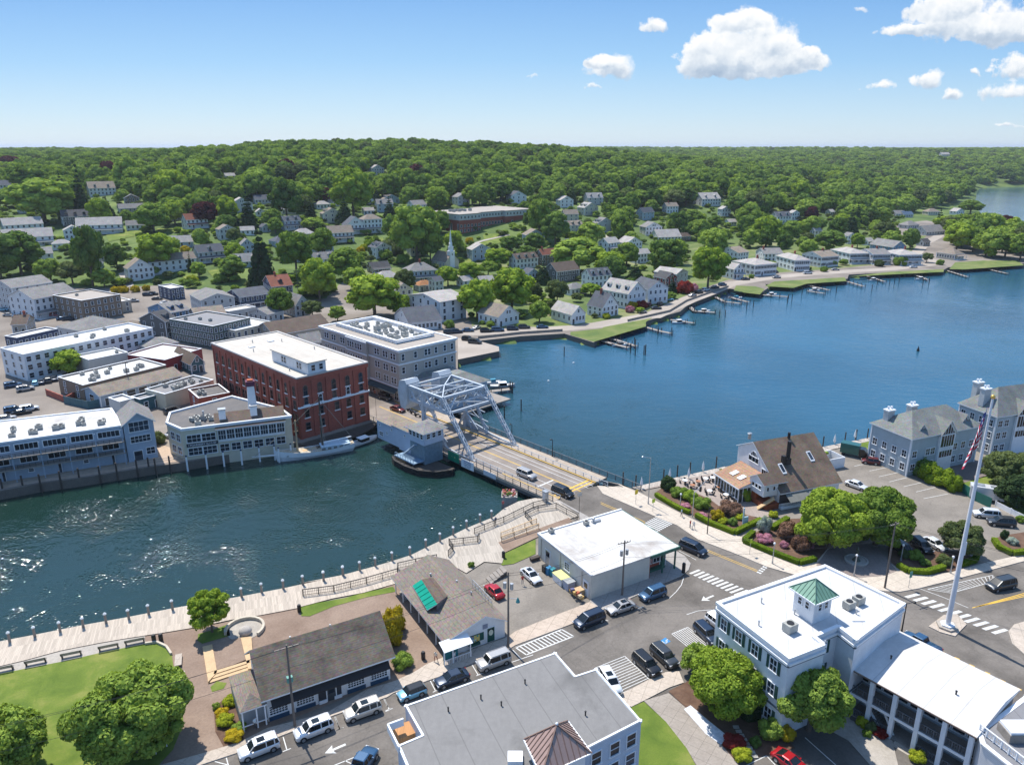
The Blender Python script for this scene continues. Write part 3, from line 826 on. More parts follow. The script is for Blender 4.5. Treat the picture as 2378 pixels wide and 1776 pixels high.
for i in range(4):
 tr=trunk_mesh('trunk',10+i,7.5,0.3,5,4)
 reg_tree('green%d'%i,crown_mesh('crown',100+i,leafA,20+3*i,1700,0.5),tr,5,12)
 reg_tree('deep%d'%i,crown_mesh('crown',200+i,leafC,18+3*i,1700,0.5,5,12.5,1.2),tr,5,12.5)
 if i<3:
  reg_tree('bright%d'%i,crown_mesh('crown',300+i,leafB,20+3*i,1900,0.48,5,11.5,1.4),tr,5,11.5)
 if i<2:
  reg_tree('conifer%d'%i,conifer_mesh('crown',400+i,leafK,3.0+i*0.8,16),trunk_mesh('trunk',40+i,10,0.3,0),3.2,16)
  reg_tree('grey%d'%i,crown_mesh('crown',500+i,leafG,20,1700,0.45,5,12,2.5),tr,5,12)
reg_tree('purple0',crown_mesh('crown',601,leafP,24,1900,0.48,5,10.5,2.0),TREES['green0'][1],5,10.5)
TREEINFO=[]
def tree(kind,p,wid,height=None,label=None,group='trees on the hillside',cat='tree',name=None,rz=None):
 crown,tr,R,H=TREES[kind]
 s=wid/(2*R)
 hs=(height/H)if height else s
 nm=name or{'conifer':'conifer_tree','purple':'purple_beech_tree'}.get(kind.rstrip('0123456789'),'broadleaf_tree')
 t=thing(nm,label,cat,(p[0],p[1],p[2]-0.1),rz if rz is not None else random.uniform(0,6.28),group)
 t.scale=(s,s,hs)
 link('trunk',tr,t);link('crown',crown,t)
 TREEINFO.append((p[0],p[1],wid/2))
 return t
# building kit
ORD='first second third fourth fifth sixth seventh eighth ninth tenth eleventh twelfth thirteenth fourteenth fifteenth sixteenth seventeenth eighteenth nineteenth twentieth twenty-first twenty-second twenty-third twenty-fourth twenty-fifth twenty-sixth'.split()
CLEAR=[];SIGHT=[];LM=[];USEDL=set()
def landmark(p,label):
 if label and len(label.split())<=11:q=proj(*p);LM.append((q[0],q[1],label))
def near_label(pre,p,fall):
 u,v,_=proj(*p)
 for a,b,l in sorted(LM,key=lambda m:(m[0]-u)**2+4*(m[1]-v)**2)[:16]:
  dx,dy=u-a,v-b
  r=('left of' if dx<0 else 'right of')if abs(dx)>abs(dy)*1.5 else('behind' if dy<0 else 'in front of')
  s='%s %s the %s'%(pre,r,l)
  if len(s.split())<=16 and s not in USEDL:USEDL.add(s);return s
 return fall
def keep_clear(p,r):CLEAR.append((p[0],p[1],r))
def sight(pts,pad=3,drop=0.35):
 """note where a house is seen so that no tree is planted right in front of it"""
 q=[proj(*p)for p in pts]
 x0,x1=min(a[0]for a in q),max(a[0]for a in q);y0,y1=min(a[1]for a in q),max(a[1]for a in q)
 SIGHT.append((x0+pad,y0,x1-pad,y1-(y1-y0)*drop*.6,min(a[2]for a in q)))
WC={};CB={}
def window_mesh(w,h,nx=1,ny=2,fr='trim_white',gl='window_glass',sill=True,shut=None,fw=0.12,arch=False):
 key=(round(w,2),round(h,2),nx,ny,fr,gl,sill,shut,arch)
 if key in WC:return WC[key]
 m_=MB()
 x,z=w/2,h/2
 if arch:
  pts=[(-x,-z)]+[(x,-z)]+[(x*math.cos(t),z-x+x*math.sin(t))for t in[PI*i/8 for i in range(9)]]
  m_.face([(p[0],-0.02,p[1])for p in pts],1)
  for i in range(2,len(pts)-1):
   m_.bar((pts[i][0],-0.05,pts[i][1]),(pts[i+1][0],-0.05,pts[i+1][1]),fw,0.14,0,up=(0,1,0))
  m_.box(-x-fw/2,-0.12,-z,-x+fw/2,-0.001,z-x,0);m_.box(x-fw/2,-0.12,-z,x+fw/2,-0.001,z-x,0)
  m_.box(-x-fw,-0.16,-z-fw,x+fw,-0.001,-z,0)
 else:
  m_.face([(-x,-0.02,-z),(x,-0.02,-z),(x,-0.02,z),(-x,-0.02,z)],1)
  m_.box(-x-fw,-0.1,-z,-x,-0.001,z,0);m_.box(x,-0.1,-z,x+fw,-0.001,z,0)
  m_.box(-x-fw,-0.11,z,x+fw,-0.001,z+fw,0)
  m_.box(-x-fw*(1.5 if sill else 1),-0.17 if sill else-0.1,-z-fw,x+fw*(1.5 if sill else 1),-0.001,-z,0)
 for i in range(1,nx):
  q=-x+w*i/nx
  m_.box(q-0.035,-0.07,-z,q+0.035,-0.021,z,0)
 for i in range(1,ny):
  q=-z+h*i/ny
  m_.box(-x,-0.065,q-0.035,x,-0.021,q+0.035,0)
 if shut:
  for s in(-1,1):
   a=s*(x+fw+0.02);b_=s*(x+fw+0.02+w*0.42)
   m_.box(min(a,b_),-0.075,-z-0.05,max(a,b_),-0.001,z+0.08,2)
   for k in range(8):
    zz=-z+h*(k+0.5)/8
    m_.box(min(a,b_)+0.06,-0.095,zz-0.04,max(a,b_)-0.06,-0.074,zz+0.02,2)
 mats=[MATS[fr],MATS[gl]]+([MATS[shut]]if shut else[])
 WC[key]=m_.mesh('window',mats)
 return WC[key]
FACE={'s':0.0,'w':-PI/2,'e':PI/2,'n':PI}
def wall_pos(face,W_,D_,u,z,x0=0.0,y0=0.0,out=0.0):
 if face=='s':return(x0+u,y0-out,z)
 if face=='n':return(x0+u,y0+D_+out,z)
 if face=='w':return(x0-out,y0+u,z)
 return(x0+W_+out,y0+u,z)
def wins(par,face,W_,D_,us,z,w,h,x0=0.0,y0=0.0,name='window',**k):
 me=window_mesh(w,h,**k)
 for u in us:
  link(name,me,par,wall_pos(face,W_,D_,u,z,x0,y0),FACE[face])
def spread(n,L,m_=None):
 m_=L/n/2 if m_ is None else m_
 if n==1:return[L/2]
 return[m_+(L-2*m_)*i/(n-1)for i in range(n)]
def gable_roof(m_,x0,y0,x1,y1,z,rh,axis='x',over=0.4,th=0.18,mi=0,fas=None):
 if axis=='x':
  yc=(y0+y1)/2;k=rh/(yc-y0)
  for s,ya in((-1,y0-over),(1,y1+over)):
   ze=z-over*k
   a,b_=(x0-over,x1+over)
   p=[(a,ya,ze),(b_,ya,ze),(b_,yc,z+rh),(a,yc,z+rh)]
   if s>0:p=[p[1],p[0],p[3],p[2]]
   m_.face([(q[0],q[1],q[2]+th)for q in p],mi)
   m_.face([q for q in p[::-1]],mi)
   for i in range(4):
    j=(i+1)%4
    if i==2:continue
    m_.face([p[i],p[j],(p[j][0],p[j][1],p[j][2]+th),(p[i][0],p[i][1],p[i][2]+th)],mi if fas is None else fas)
 else:
  n0=len(m_.v)
  q=MB();gable_roof(q,y0,x0,y1,x1,z,rh,'x',over,th,mi,fas)
  for f,mm in zip(q.f,q.m):m_.face([(q.v[i][1],q.v[i][0],q.v[i][2])for i in f][::-1],mm)
def hip_roof(m_,x0,y0,x1,y1,z,rh,over=0.4,th=0.15,mi=0,flat=0.0,fas=None):
 a,b_,c,d=x0-over,y0-over,x1+over,y1+over
 w,dd=c-a,d-b_
 k=min(w,dd)/2*(1-flat)
 if flat>0:
  T=[(a+k,b_+k,z+rh),(c-k,b_+k,z+rh),(c-k,d-k,z+rh),(a+k,d-k,z+rh)]
 elif w>=dd:
  T=[(a+k,b_+k,z+rh),(c-k,b_+k,z+rh),(c-k,b_+k,z+rh),(a+k,b_+k,z+rh)]
 else:
  T=[(a+k,b_+k,z+rh),(a+k,b_+k,z+rh),(a+k,d-k,z+rh),(a+k,d-k,z+rh)]
 B=[(a,b_,z),(c,b_,z),(c,d,z),(a,d,z)]
 B2=[(p[0],p[1],z+th)for p in B]
 for i in range(4):
  j=(i+1)%4
  m_.face([B[i],B[j],B2[j],B2[i]],mi if fas is None else fas)
  pts=[B2[i],B2[j],T[j],T[i]]
  if(Vector(T[i])-Vector(T[j])).length<1e-4:pts=pts[:3]
  m_.face(pts,mi)
 if flat>0:m_.face(T,mi)
 m_.face(B[::-1],mi)
def walls_box(m_,x0,y0,x1,y1,z0,z1,mi=0):
 m_.box(x0,y0,z0,x1,y1,z1,mi)
def gable_ends(m_,x0,y0,x1,y1,z,rh,axis='x',mi=0):
 if axis=='x':
  yc=(y0+y1)/2
  m_.face([(x0,y1,z),(x0,y0,z),(x0,yc,z+rh)],mi);m_.face([(x1,y0,z),(x1,y1,z),(x1,yc,z+rh)],mi)
 else:
  xc=(x0+x1)/2
  m_.face([(x0,y0,z),(x1,y0,z),(xc,y0,z+rh)],mi);m_.face([(x1,y1,z),(x0,y1,z),(xc,y1,z+rh)],mi)
def chimney(par,x,y,z,h,w=0.8,mat=None):
 m_=MB();m_.cbox(x,y,z,w,w,h);m_.cbox(x,y,z+h,w+0.2,w+0.2,0.2);m_.cbox(x,y,z+h+0.2,w*0.5,w*0.5,0.25)
 return m_.build('chimney',[mat or brick],par)
def parapet(m_,x0,y0,x1,y1,z,t=0.3,h=0.5,mi=0):
 m_.box(x0,y0,z,x1,y0+t,z+h,mi);m_.box(x0,y1-t,z,x1,y1,z+h,mi)
 m_.box(x0,y0+t,z,x0+t,y1-t,z+h,mi);m_.box(x1-t,y0+t,z,x1,y1-t,z+h,mi)
def acunit(par,x,y,z,s=1.2,rz=0.0):
 m_=MB();m_.cbox(0,0,0.12,s,s*0.8,s*0.7);m_.cbox(-s*.35,0,0,0.1,s*.7,.12,1);m_.cbox(s*.35,0,0,.1,s*.7,.12,1)
 m_.tube((0,0,0.12+s*0.7),(0,0,0.2+s*0.7),s*0.32,s*0.3,12,1)
 return m_.build('rooftop_unit',[acgrey,black],par,(x,y,z),rz)
def vent(par,x,y,z,h=0.5,r=0.09,name='vent_pipe',mat=None):
 m_=MB();m_.tube((0,0,0),(0,0,h),r,r,8);m_.tube((0,0,h),(0,0,h+0.1),r*1.5,r*1.2,8)
 return m_.build(name,[mat or galv],par,(x,y,z))
WCOL={'white':siding('siding_white',(0.74,0.75,0.76)),'cream':siding('siding_cream',(0.6,0.55,0.42)),'grey':siding('siding_grey',(0.34,0.37,0.4)),'bluegrey':siding('siding_blue_grey',(0.35,0.43,0.52)),'dkgrey':siding('siding_dark_grey',(0.12,0.125,0.13)),'navy':siding('siding_navy',(0.04,0.06,0.12)),'teal':siding('siding_teal',(0.04,0.12,0.15)),'tan':siding('siding_tan',(0.42,0.37,0.3)),'green':siding('siding_green',(0.09,0.12,0.1)),'ltgrey':siding('siding_light_grey',(0.52,0.53,0.53)),'red':siding('siding_red',(0.28,0.04,0.04)),'blue':siding('siding_blue',(0.12,0.24,0.4)),'brick':brick,'stucco':M('stucco',(0.58,0.56,0.5),0.85,0.12,scale=0.5,fine=0.2),'brown':siding('siding_brown',(0.2,0.15,0.11)),'yellow':siding('siding_yellow',(0.6,0.5,0.25)),'beige':siding('siding_beige',(0.5,0.47,0.42)),}
RCOL={'grey':shingle('shingle_grey',(0.27,0.26,0.25)),'dark':shingle('shingle_dark',(0.1,0.1,0.105)),'brown':shingle('shingle_brown',(0.16,0.12,0.095)),'slate':shingle('shingle_slate',(0.12,0.13,0.15)),'light':shingle('shingle_light',(0.46,0.43,0.4)),'tan':shingle('shingle_tan',(0.3,0.25,0.2)),'red':shingle('shingle_red',(0.24,0.09,0.06)),'white':membrane('roof_white',(0.55,0.55,0.54),amt=.55),'cream':membrane('roof_cream',(0.5,0.46,0.4),amt=0.25),'greyflat':membrane('roof_grey',(0.2,0.2,0.21)),'darkflat':membrane('roof_dark',(0.1,0.095,0.095)),'orange':shingle('shingle_orange',(0.42,0.2,0.09)),'blue':shingle('shingle_blue',(0.1,0.16,0.24)),'gravel':membrane('roof_gravel',(0.34,0.3,0.26),amt=0.3),'greygreen':shingle('shingle_grey_green',(0.24,0.25,0.235)),}
shutter_green=M('shutter_green',(0.02,0.07,0.055),0.6,0.1)
shutter_black=M('shutter_black',(0.025,0.028,0.03),0.6,0.1)
door_m=M('door_dark',(0.05,0.06,0.07),0.5,0.2)
def door(par,face,W_,D_,u,z0,w=1.0,h=2.1,mat=None,x0=0,y0=0):
 m_=MB()
 m_.box(-w/2-.12,-.08,0,-w/2,-.001,h+.12,1);m_.box(w/2,-.08,0,w/2+.12,-.001,h+.12,1);m_.box(-w/2,-.08,h,w/2,-.001,h+.12,1)
 m_.box(-w/2,-.045,0,w/2,-.001,h,0);m_.box(-w/2+.15,-.055,h*.55,w/2-.15,-.044,h*.9,2)
 return m_.build('door',[mat or door_m,trim,glass],par,wall_pos(face,W_,D_,u,z0,x0,y0),FACE[face])
def house(label,p,ang,w,d,h,roof='gable',rh=None,wall='white',rf='grey',axis='x',cat='house',name='house',storeys=None,ns=None,nw=None,win=(1.0,1.45),chim=None,porch=None,dormer=0,group=None,over=0.45,shut=None,z=None,wing=None,fr='trim_white',sightp=True,clear=True,doors=True,units=0,skip='',balcony=False,centre=False):
 """one building with wall, roof, windows, door and the extras that the photograph shows; p is its near corner"""
 p=Vector((p[0],p[1],p[2]if z is None else z))
 if centre:
  c,s=math.cos(ang),math.sin(ang)
  p=p-Vector((c*w/2-s*d/2,s*w/2+c*d/2,0))
 t=thing(name,label,cat,p,ang,group)
 rnd=random.Random(hash((round(p.x),round(p.y)))&0xffff)
 storeys=storeys or max(1,round(h/2.9))
 rh=rh if rh is not None else min(w,d)*0.33
 m_=MB();m_.box(0,0,-3.0,w,d,h)
 if roof=='gable':gable_ends(m_,0,0,w,d,h,rh,axis)
 if roof=='flat':parapet(m_,0,0,w,d,h,0.25,0.45)
 m_.build('wall',[WCOL[wall]],t)
 cor=MB()
 if wall!='brick' and roof!='flat':
  cbm=CB.get(round(h,1))
  if cbm is None:
   cor.cbox(0,0,0,0.24,0.24,h-0.02);cbm=CB[round(h,1)]=cor.mesh('corner_board',[trim])
  for cx,cy in((0,0),(w,0),(w,d),(0,d)):link('corner_board',cbm,t,(cx,cy,0))
 r=MB()
 if roof=='gable':gable_roof(r,0,0,w,d,h,rh,axis,over,0.2,0,1)
 elif roof=='hip':hip_roof(r,0,0,w,d,h,rh,over,0.2,0,0,1)
 elif roof=='hipflat':hip_roof(r,0,0,w,d,h,rh,over,0.2,0,0.45,1)
 else:
  r.box(0.25,0.25,h,w-0.25,d-0.25,h+0.05)
  r.box(-0.08,-0.08,h+0.45,w+0.08,0.3,h+0.55,1);r.box(-0.08,d-0.3,h+0.45,w+0.08,d+0.08,h+0.55,1)
  r.box(-0.08,0.3,h+0.45,0.3,d-0.3,h+0.55,1);r.box(w-0.3,0.3,h+0.45,w+0.08,d-0.3,h+0.55,1)
 ro=r.build('roof',[RCOL[rf],trim],t)
 sh=(h-0.3)/storeys
 ns=ns if ns is not None else max(2,round(w/2.6));nw=nw if nw is not None else max(1,round(d/3.0))
 ww,wh=win;wh=min(wh,sh*0.62)
 for k in range(storeys):
  zc=0.35+sh*k+sh*0.5
  for face,n_,L in(('s',ns,w),('w',nw,d),('e',nw,d),('n',max(1,ns//2),w)):
   if face in skip or n_==0:continue
   us=spread(n_,L)
   if k==0 and face=='s' and doors and n_>1:
    dj=rnd.randrange(n_);door(t,'s',w,d,us[dj],0.15)
    us=us[:dj]+us[dj+1:]
   if k==0 and porch and face in porch:us=us[::2]
   wins(t,face,w,d,us,zc,ww,wh,fr=fr,shut=shut)
 if roof=='gable' and rh>1.6:
  if axis=='x':
   wins(t,'w',w,d,[d/2],h+rh*0.36,ww*.8,min(wh*.8,rh*.4),fr=fr);wins(t,'e',w,d,[d/2],h+rh*0.36,ww*.8,min(wh*.8,rh*.4),fr=fr)
  else:
   wins(t,'s',w,d,[w/2-ww*.7,w/2+ww*.7]if w>7 else[w/2],h+rh*0.34,ww*.8,min(wh*.8,rh*.4),fr=fr)
 if chim:
  cx,cy=chim[0]*w,chim[1]*d
  chimney(ro,cx,cy,h+rh*0.4,rh*0.6+1.3,0.8,MATS.get(chim[2])if len(chim)>2 else None)
 if porch:
  for face in porch:
   L=w if face in 'sn' else d
   q=MB();pd=2.2;ph=min(2.7,h*0.8)
   q.box(0.1,-pd,0.0,L-0.1,-0.02,0.3,1)
   q.face([(-0.2,-pd-.3,ph),(L+.2,-pd-.3,ph),(L+.2,-0.01,ph+0.7),(-0.2,-0.01,ph+0.7)],0)
   q.face([(-0.2,-pd-.3,ph-.16),(-0.2,-0.01,ph+0.54),(L+.2,-0.01,ph+0.54),(L+.2,-pd-.3,ph-.16)],1)
   q.face([(-0.2,-pd-.3,ph-.16),(L+.2,-pd-.3,ph-.16),(L+.2,-pd-.3,ph),(-0.2,-pd-.3,ph)],1)
   n_=max(2,round(L/2.6))
   for i in range(n_+1):q.cbox(0.2+(L-0.4)*i/n_,-pd+.1,.3,.16,.16,ph-.45,1)
   q.box(0.2,-pd+.06,0.95,L-.2,-pd+.12,1.02,1)
   q.build('porch',[RCOL[rf],trim],t,wall_pos(face,w,d,0 if face in 's' else(L if face=='w' else 0),0),FACE[face])
 for i in range(dormer):
  dm=MB();L=w if axis=='x' else d
  u=L*(i+0.5)/dormer;dw=min(1.7,L/dormer*0.55);run=(d if axis=='x' else w)/2
  y0_=run*0.25;z0=h+rh*0.25;dh=min(1.5,rh*0.5)
  yb=run*0.9
  dm.box(-dw/2,y0_,z0,dw/2,yb,z0+dh,0)
  dm.face([(-dw/2,y0_,z0+dh),(dw/2,y0_,z0+dh),(0,y0_,z0+dh+.55)],0)
  for s in(-1,1):
   pp=[(s*(dw/2+.15),y0_-.2,z0+dh-.05),(s*(dw/2+.15),yb,z0+dh-.05),(0,yb,z0+dh+.62),(0,y0_-.2,z0+dh+.62)]
   dm.face(pp if s<0 else pp[::-1],1);dm.face([(a,b_,c-.08)for a,b_,c in(pp[::-1]if s<0 else pp)],2)
  dm.box(-dw/2+.25,y0_-.03,z0+.2,dw/2-.25,y0_-.001,z0+dh-.15,3)
  o=dm.build('dormer',[WCOL[wall],RCOL[rf],trim,glass],t)
  if axis=='x':o.location=(u,0,0)
  else:o.location=(0,u,0);o.rotation_euler=(0,0,-PI/2)
 for i in range(units):
  acunit(t,w*rnd.uniform(.15,.85),d*rnd.uniform(.2,.85),h+.05,rnd.uniform(.9,1.5),rnd.choice((0,PI/2)))
 c,s=math.cos(ang),math.sin(ang)
 cen=p+Vector((c*w/2-s*d/2,s*w/2+c*d/2,0))
 if clear:keep_clear(cen,max(w,d)*0.62+2.0)
 if sightp:
  cs=[p+Vector((c*x-s*y,s*x+c*y,zz))for x in(0,w)for y in(0,d)for zz in(0,h+(rh if roof!='flat' else 0.5)*0.8)]
  sight(cs)
 landmark((cen.x,cen.y,p.z+3),label)
 return t
def framed(label,r,F,R,L,h,z0=2.0,**k):
 """building from three corners of its eaves as seen in the photograph"""
 o,a,w,d=frame3((r,)+F if len(F)==2 else F,(r,)+R if len(R)==2 else R,(r,)+L if len(L)==2 else L,z0+h)
 print('FR',label[:40],'w %.1f d %.1f a %.0f'%(w,d,math.degrees(a)))
 return house(label,(o.x,o.y,z0),a,w,d,h,**k)
# far bank: town centre
fl=dict(roof='flat',over=0.0,cat='building',name='commercial_building')
framed('long white two storey shop block with flat white roof and red trim strip','d',(150,350),(955,172),(20,303),8.0,ns=16,nw=3,wall='white',rf='white',units=5,win=(1.3,1.5),**fl)
framed('navy blue two storey block with small flat white roof','d',(110,242),(388,185),(20,232),6.5,ns=7,nw=2,wall='navy',rf='white',**fl)
framed('plain white box store with flat white roof beside the pale green tree','d',(570,385),(808,330),(508,348),5.0,ns=0,nw=0,wall='stucco',rf='white',units=1,**fl)
lb=framed('low workshop with wide white membrane roof crowded with ventilation units','d',(535,548),(1050,412),(390,490),4.4,ns=0,nw=2,wall='brown',rf='white',units=14,**fl)
framed('low shop with red walls and white flat roof by the brick mill','d',(1060,385),(1215,300),(905,318),4.2,ns=2,nw=3,wall='red',rf='white',**fl)
framed('dark teal gabled cottage shop behind the brick mill','d',(1225,400),(1308,385),(1100,345),3.4,roof='gable',axis='y',rh=2.4,wall='teal',rf='brown',cat='building',name='shop_building')
framed('low brown shed row with white garage doors and long shingled roof','d',(640,605),(1130,462),(560,560),3.4,roof='gable',axis='x',rh=1.6,wall='bluegrey',rf='tan',cat='building',name='garage_building',ns=7,nw=1,win=(2.4,2.0))
framed('small white square shed next to the teal fence','d',(770,655),(855,628),(718,622),3.2,ns=0,nw=0,wall='ltgrey',rf='white',**{**fl,'name':'shed'})
framed('dark teal shed with open front full of barrels','d',(900,640),(1030,600),(850,618),3.0,ns=2,nw=0,wall='teal',rf='greyflat',**{**fl,'name':'shed'})
framed('cream kitchen annexe with flat grey roof covered by ducts','d',(1060,606),(1320,500),(975,560),4.0,ns=0,nw=0,wall='cream',rf='greyflat',units=12,**fl)
framed('small red brick annexe with flat dark roof and oval rooftop machine','l',(612,432),(1030,372),(412,330),4.6,ns=1,nw=1,wall='brick',rf='darkflat',units=3,**fl)
framed('grey hip roofed low shop in front of the row of green shops','d',(950,300),(1135,262),(868,262),3.6,roof='hip',rh=1.8,wall='ltgrey',rf='grey',cat='building',name='shop_building')
framed('long dark green two storey shop row with orange awnings','d',(1368,168),(1600,110),(1098,118),7.6,ns=8,nw=12,wall='green',rf='greyflat',units=3,**fl)
framed('dark grey gabled shop at the head of the green shop row','d',(1060,130),(1112,108),(968,92),7.2,roof='gable',axis='x',rh=2.8,wall='dkgrey',rf='dark',cat='building',name='shop_building',nw=3,dormer=1)
framed('cream shop with glazed front and white flat roof carrying three units','d',(1512,196),(1745,138),(1368,158),5.4,ns=6,nw=7,wall='cream',rf='white',units=6,**fl)
framed('tan hall with long dark brown gable roof behind the brick mill','d',(1760,216),(2088,145),(1682,165),4.2,roof='gable',axis='x',rh=3.2,wall='tan',rf='brown',cat='building',name='hall_building',ns=6)
framed('grey gabled house behind the stone grey block','d',(1960,272),(2070,245),(1905,240),3.6,roof='gable',axis='x',rh=2.4,wall='ltgrey',rf='grey',cat='building',name='shop_building')
framed('low dark hip roofed building with wide grey roof near the car park','d',(540,195),(780,128),(422,152),4.2,roof='hip',rh=3.4,wall='ltgrey',rf='grey',cat='building',name='shop_building',nw=4)
framed('long white shop with tan hip roof and row of windows','d',(780,192),(970,150),(680,178),4.6,roof='hip',rh=2.2,wall='white',rf='tan',cat='building',name='shop_building',ns=7,nw=2)
framed('pale blue gabled shop with white dormer behind the shop row','d',(1100,72),(1212,50),(962,38),5.5,roof='gable',axis='x',rh=2.6,wall='blue',rf='grey',cat='building',name='shop_building',dormer=2)
framed('big white three storey gabled inn by the left car park','g',(215,1092),(460,1040),(98,1062),8.5,roof='gable',axis='x',rh=3.2,wall='white',rf='grey',cat='building',name='inn_building',ns=7,nw=4,porch='s')
framed('tall grey gabled building behind the white inn','g',(75,1020),(280,975),(45,985),10.5,roof='gable',axis='x',rh=2.6,wall='ltgrey',rf='grey',cat='building',name='inn_building',ns=4)
framed('brown brick bank with columns and a flat grey roof','g',(525,1108),(745,1062),(405,1062),8.5,ns=6,nw=5,wall='brown',rf='gravel',units=1,**{**fl,'name':'bank_building'})
framed('low grey stone annexe of the brown bank','g',(560,1146),(812,1096),(530,1122),4.5,ns=5,nw=1,wall='tan',rf='cream',**fl)
framed('small navy flat roofed building with white window frames','g',(1095,1030),(1180,1018),(1020,1008),5.0,ns=3,nw=3,wall='navy',rf='white',**fl)
framed('light grey shop with two gables and navy front','g',(1290,1100),(1505,1078),(1208,1062),6.0,roof='gable',axis='y',rh=2.2,wall='ltgrey',rf='grey',cat='building',name='shop_building',ns=4)
framed('long navy shop with white porches and grey gable roof','g',(1540,1080),(1715,1050),(1486,1048),5.6,roof='gable',axis='x',rh=2.4,wall='navy',rf='slate',cat='building',name='shop_building',porch='s',ns=6)
framed('navy house with dark red roof and central gable','g',(1745,1012),(1875,1000),(1700,975),6.5,roof='gable',axis='x',rh=3.8,wall='navy',rf='red',cat='house',dormer=1,chim=(0.4,0.5))
framed('old grey gabled house beside the two round trees','g',(1895,1135),(1975,1118),(1835,1098),4.8,roof='gable',axis='y',rh=4.0,wall='ltgrey',rf='grey',cat='house')
framed('low grey flat shop with white eaves in the middle of town','g',(1470,1178),(1620,1142),(1430,1158),4.0,ns=4,nw=1,wall='ltgrey',rf='cream',**fl)
framed('grey gabled shop tucked behind the cream glazed shop','g',(1720,1190),(1800,1165),(1620,1165),3.6,roof='gable',axis='x',rh=1.8,wall='ltgrey',rf='grey',cat='building',name='shop_building')
framed('wide grey gabled roof above the green shop row','g',(1260,1205),(1450,1185),(1205,1170),6.0,roof='gable',axis='x',rh=2.2,wall='dkgrey',rf='tan',cat='building',name='shop_building')
framed('small brown gabled cottage by the left edge car park','d',(75,150),(150,155),(5,118),4.0,roof='gable',axis='x',rh=2.4,wall='tan',rf='brown',cat='house',chim=(.7,.5))
framed('tall white meeting house with pediment front','h',(885,1105),(1040,1075),(708,1058),8.5,roof='gable',axis='x',rh=2.0,wall='white',rf='light',cat='building',name='meeting_house',ns=3,nw=4,win=(1.2,1.9),over=0.6)
framed('white building with steep navy slate roof in front of the meeting house','h',(690,1240),(882,1212),(640,1180),3.6,roof='gable',axis='x',rh=4.2,wall='white',rf='slate',cat='building',name='shop_building',ns=8,nw=2)
framed('white gabled cottage with tan roof on the lawn by the river','h',(1260,1200),(1365,1170),(1160,1165),4.2,roof='gable',axis='y',rh=3.6,wall='white',rf='tan',dormer=0)
framed('white cottage with orange striped awning by the shore road','h',(1730,1185),(1812,1172),(1605,1148),4.2,roof='gable',axis='y',rh=3.0,wall='white',rf='light',ns=4,nw=4)
framed('long white farmhouse with slate roof beside the shore road','h',(1925,1140),(2058,1128),(1805,1125),4.4,roof='gable',axis='y',rh=5.2,wall='white',rf='slate',ns=4,nw=3,chim=(.45,.6,'brick'))
framed('large white three storey house with three shed dormers and wide porch','h',(2090,1052),(2192,1030),(1930,1020),7.0,roof='gable',axis='y',rh=4.4,wall='white',rf='light',ns=4,nw=7,dormer=3)
framed('white house with blue grey gables behind the large porch house','i',(240,840),(318,825),(200,810),7.0,roof='gable',axis='y',rh=3.2,wall='white',rf='slate',ns=4,nw=2)
framed('long grey and red house with light roof by the maple','i',(385,762),(445,748),(272,748),6.0,roof='gable',axis='y',rh=2.0,wall='ltgrey',rf='light',ns=3,nw=5)
framed('small dark red gabled house leaning against the grey one','i',(330,785),(375,775),(290,770),4.5,roof='gable',axis='y',rh=2.6,wall='red',rf='dark')
framed('white house with tan roof standing next to the tall maple on the shore','i',(690,735),(728,728),(620,712),5.5,roof='gable',axis='y',rh=2.6,wall='white',rf='light',porch='s')
framed('white house half hidden above the shore road','i',(710,650),(738,640),(642,632),5.5,roof='gable',axis='x',rh=2.6,wall='white',rf='tan')
shore=[((800,715),(882,700),(722,690),'hip','light','white shore house with grey hip roof and round topped windows'),((1010,690),(1090,688),(905,665),'hip','light','square white shore house with hip roof and roof terrace'),((1150,672),(1238,665),(1050,655),'gable','tan','white shore house with many windows and tan cross gable'),((1300,655),(1388,650),(1222,632),'hip','light','long white shore house with continuous two level porches'),((1420,658),(1492,652),(1385,640),'gable','grey','narrow white shore house next to the one with long porches'),((1560,662),(1670,658),(1482,642),'hip','light','last white shore house with low sun porch by the point road')]
for F,R,L,rt,rc,lab in shore:
 framed(lab,'i',F,R,L,6.2,roof=rt,rh=2.4,wall='white',rf=rc,ns=7,nw=5,cat='house',porch='s' if 'porch' in lab else None,shut='shutter_black',win=(.9,1.4),chim=(.6,.5))
framed('pale shore house with long brown hip roof near the boat docks','i',(1850,660),(1918,658),(1735,650),3.4,roof='hip',rh=3.4,wall='cream',rf='tan',porch='s',ns=5,nw=7)
framed('white gabled house with brick chimney between the shore houses','i',(850,655),(935,650),(835,640),5.0,roof='gable',axis='x',rh=2.6,wall='white',rf='grey',chim=(.1,.4))
framed('blue gabled boat house with grey roof at the point','i',(1525,620),(1565,612),(1448,600),4.5,roof='gable',axis='y',rh=3.6,wall='blue',rf='grey')
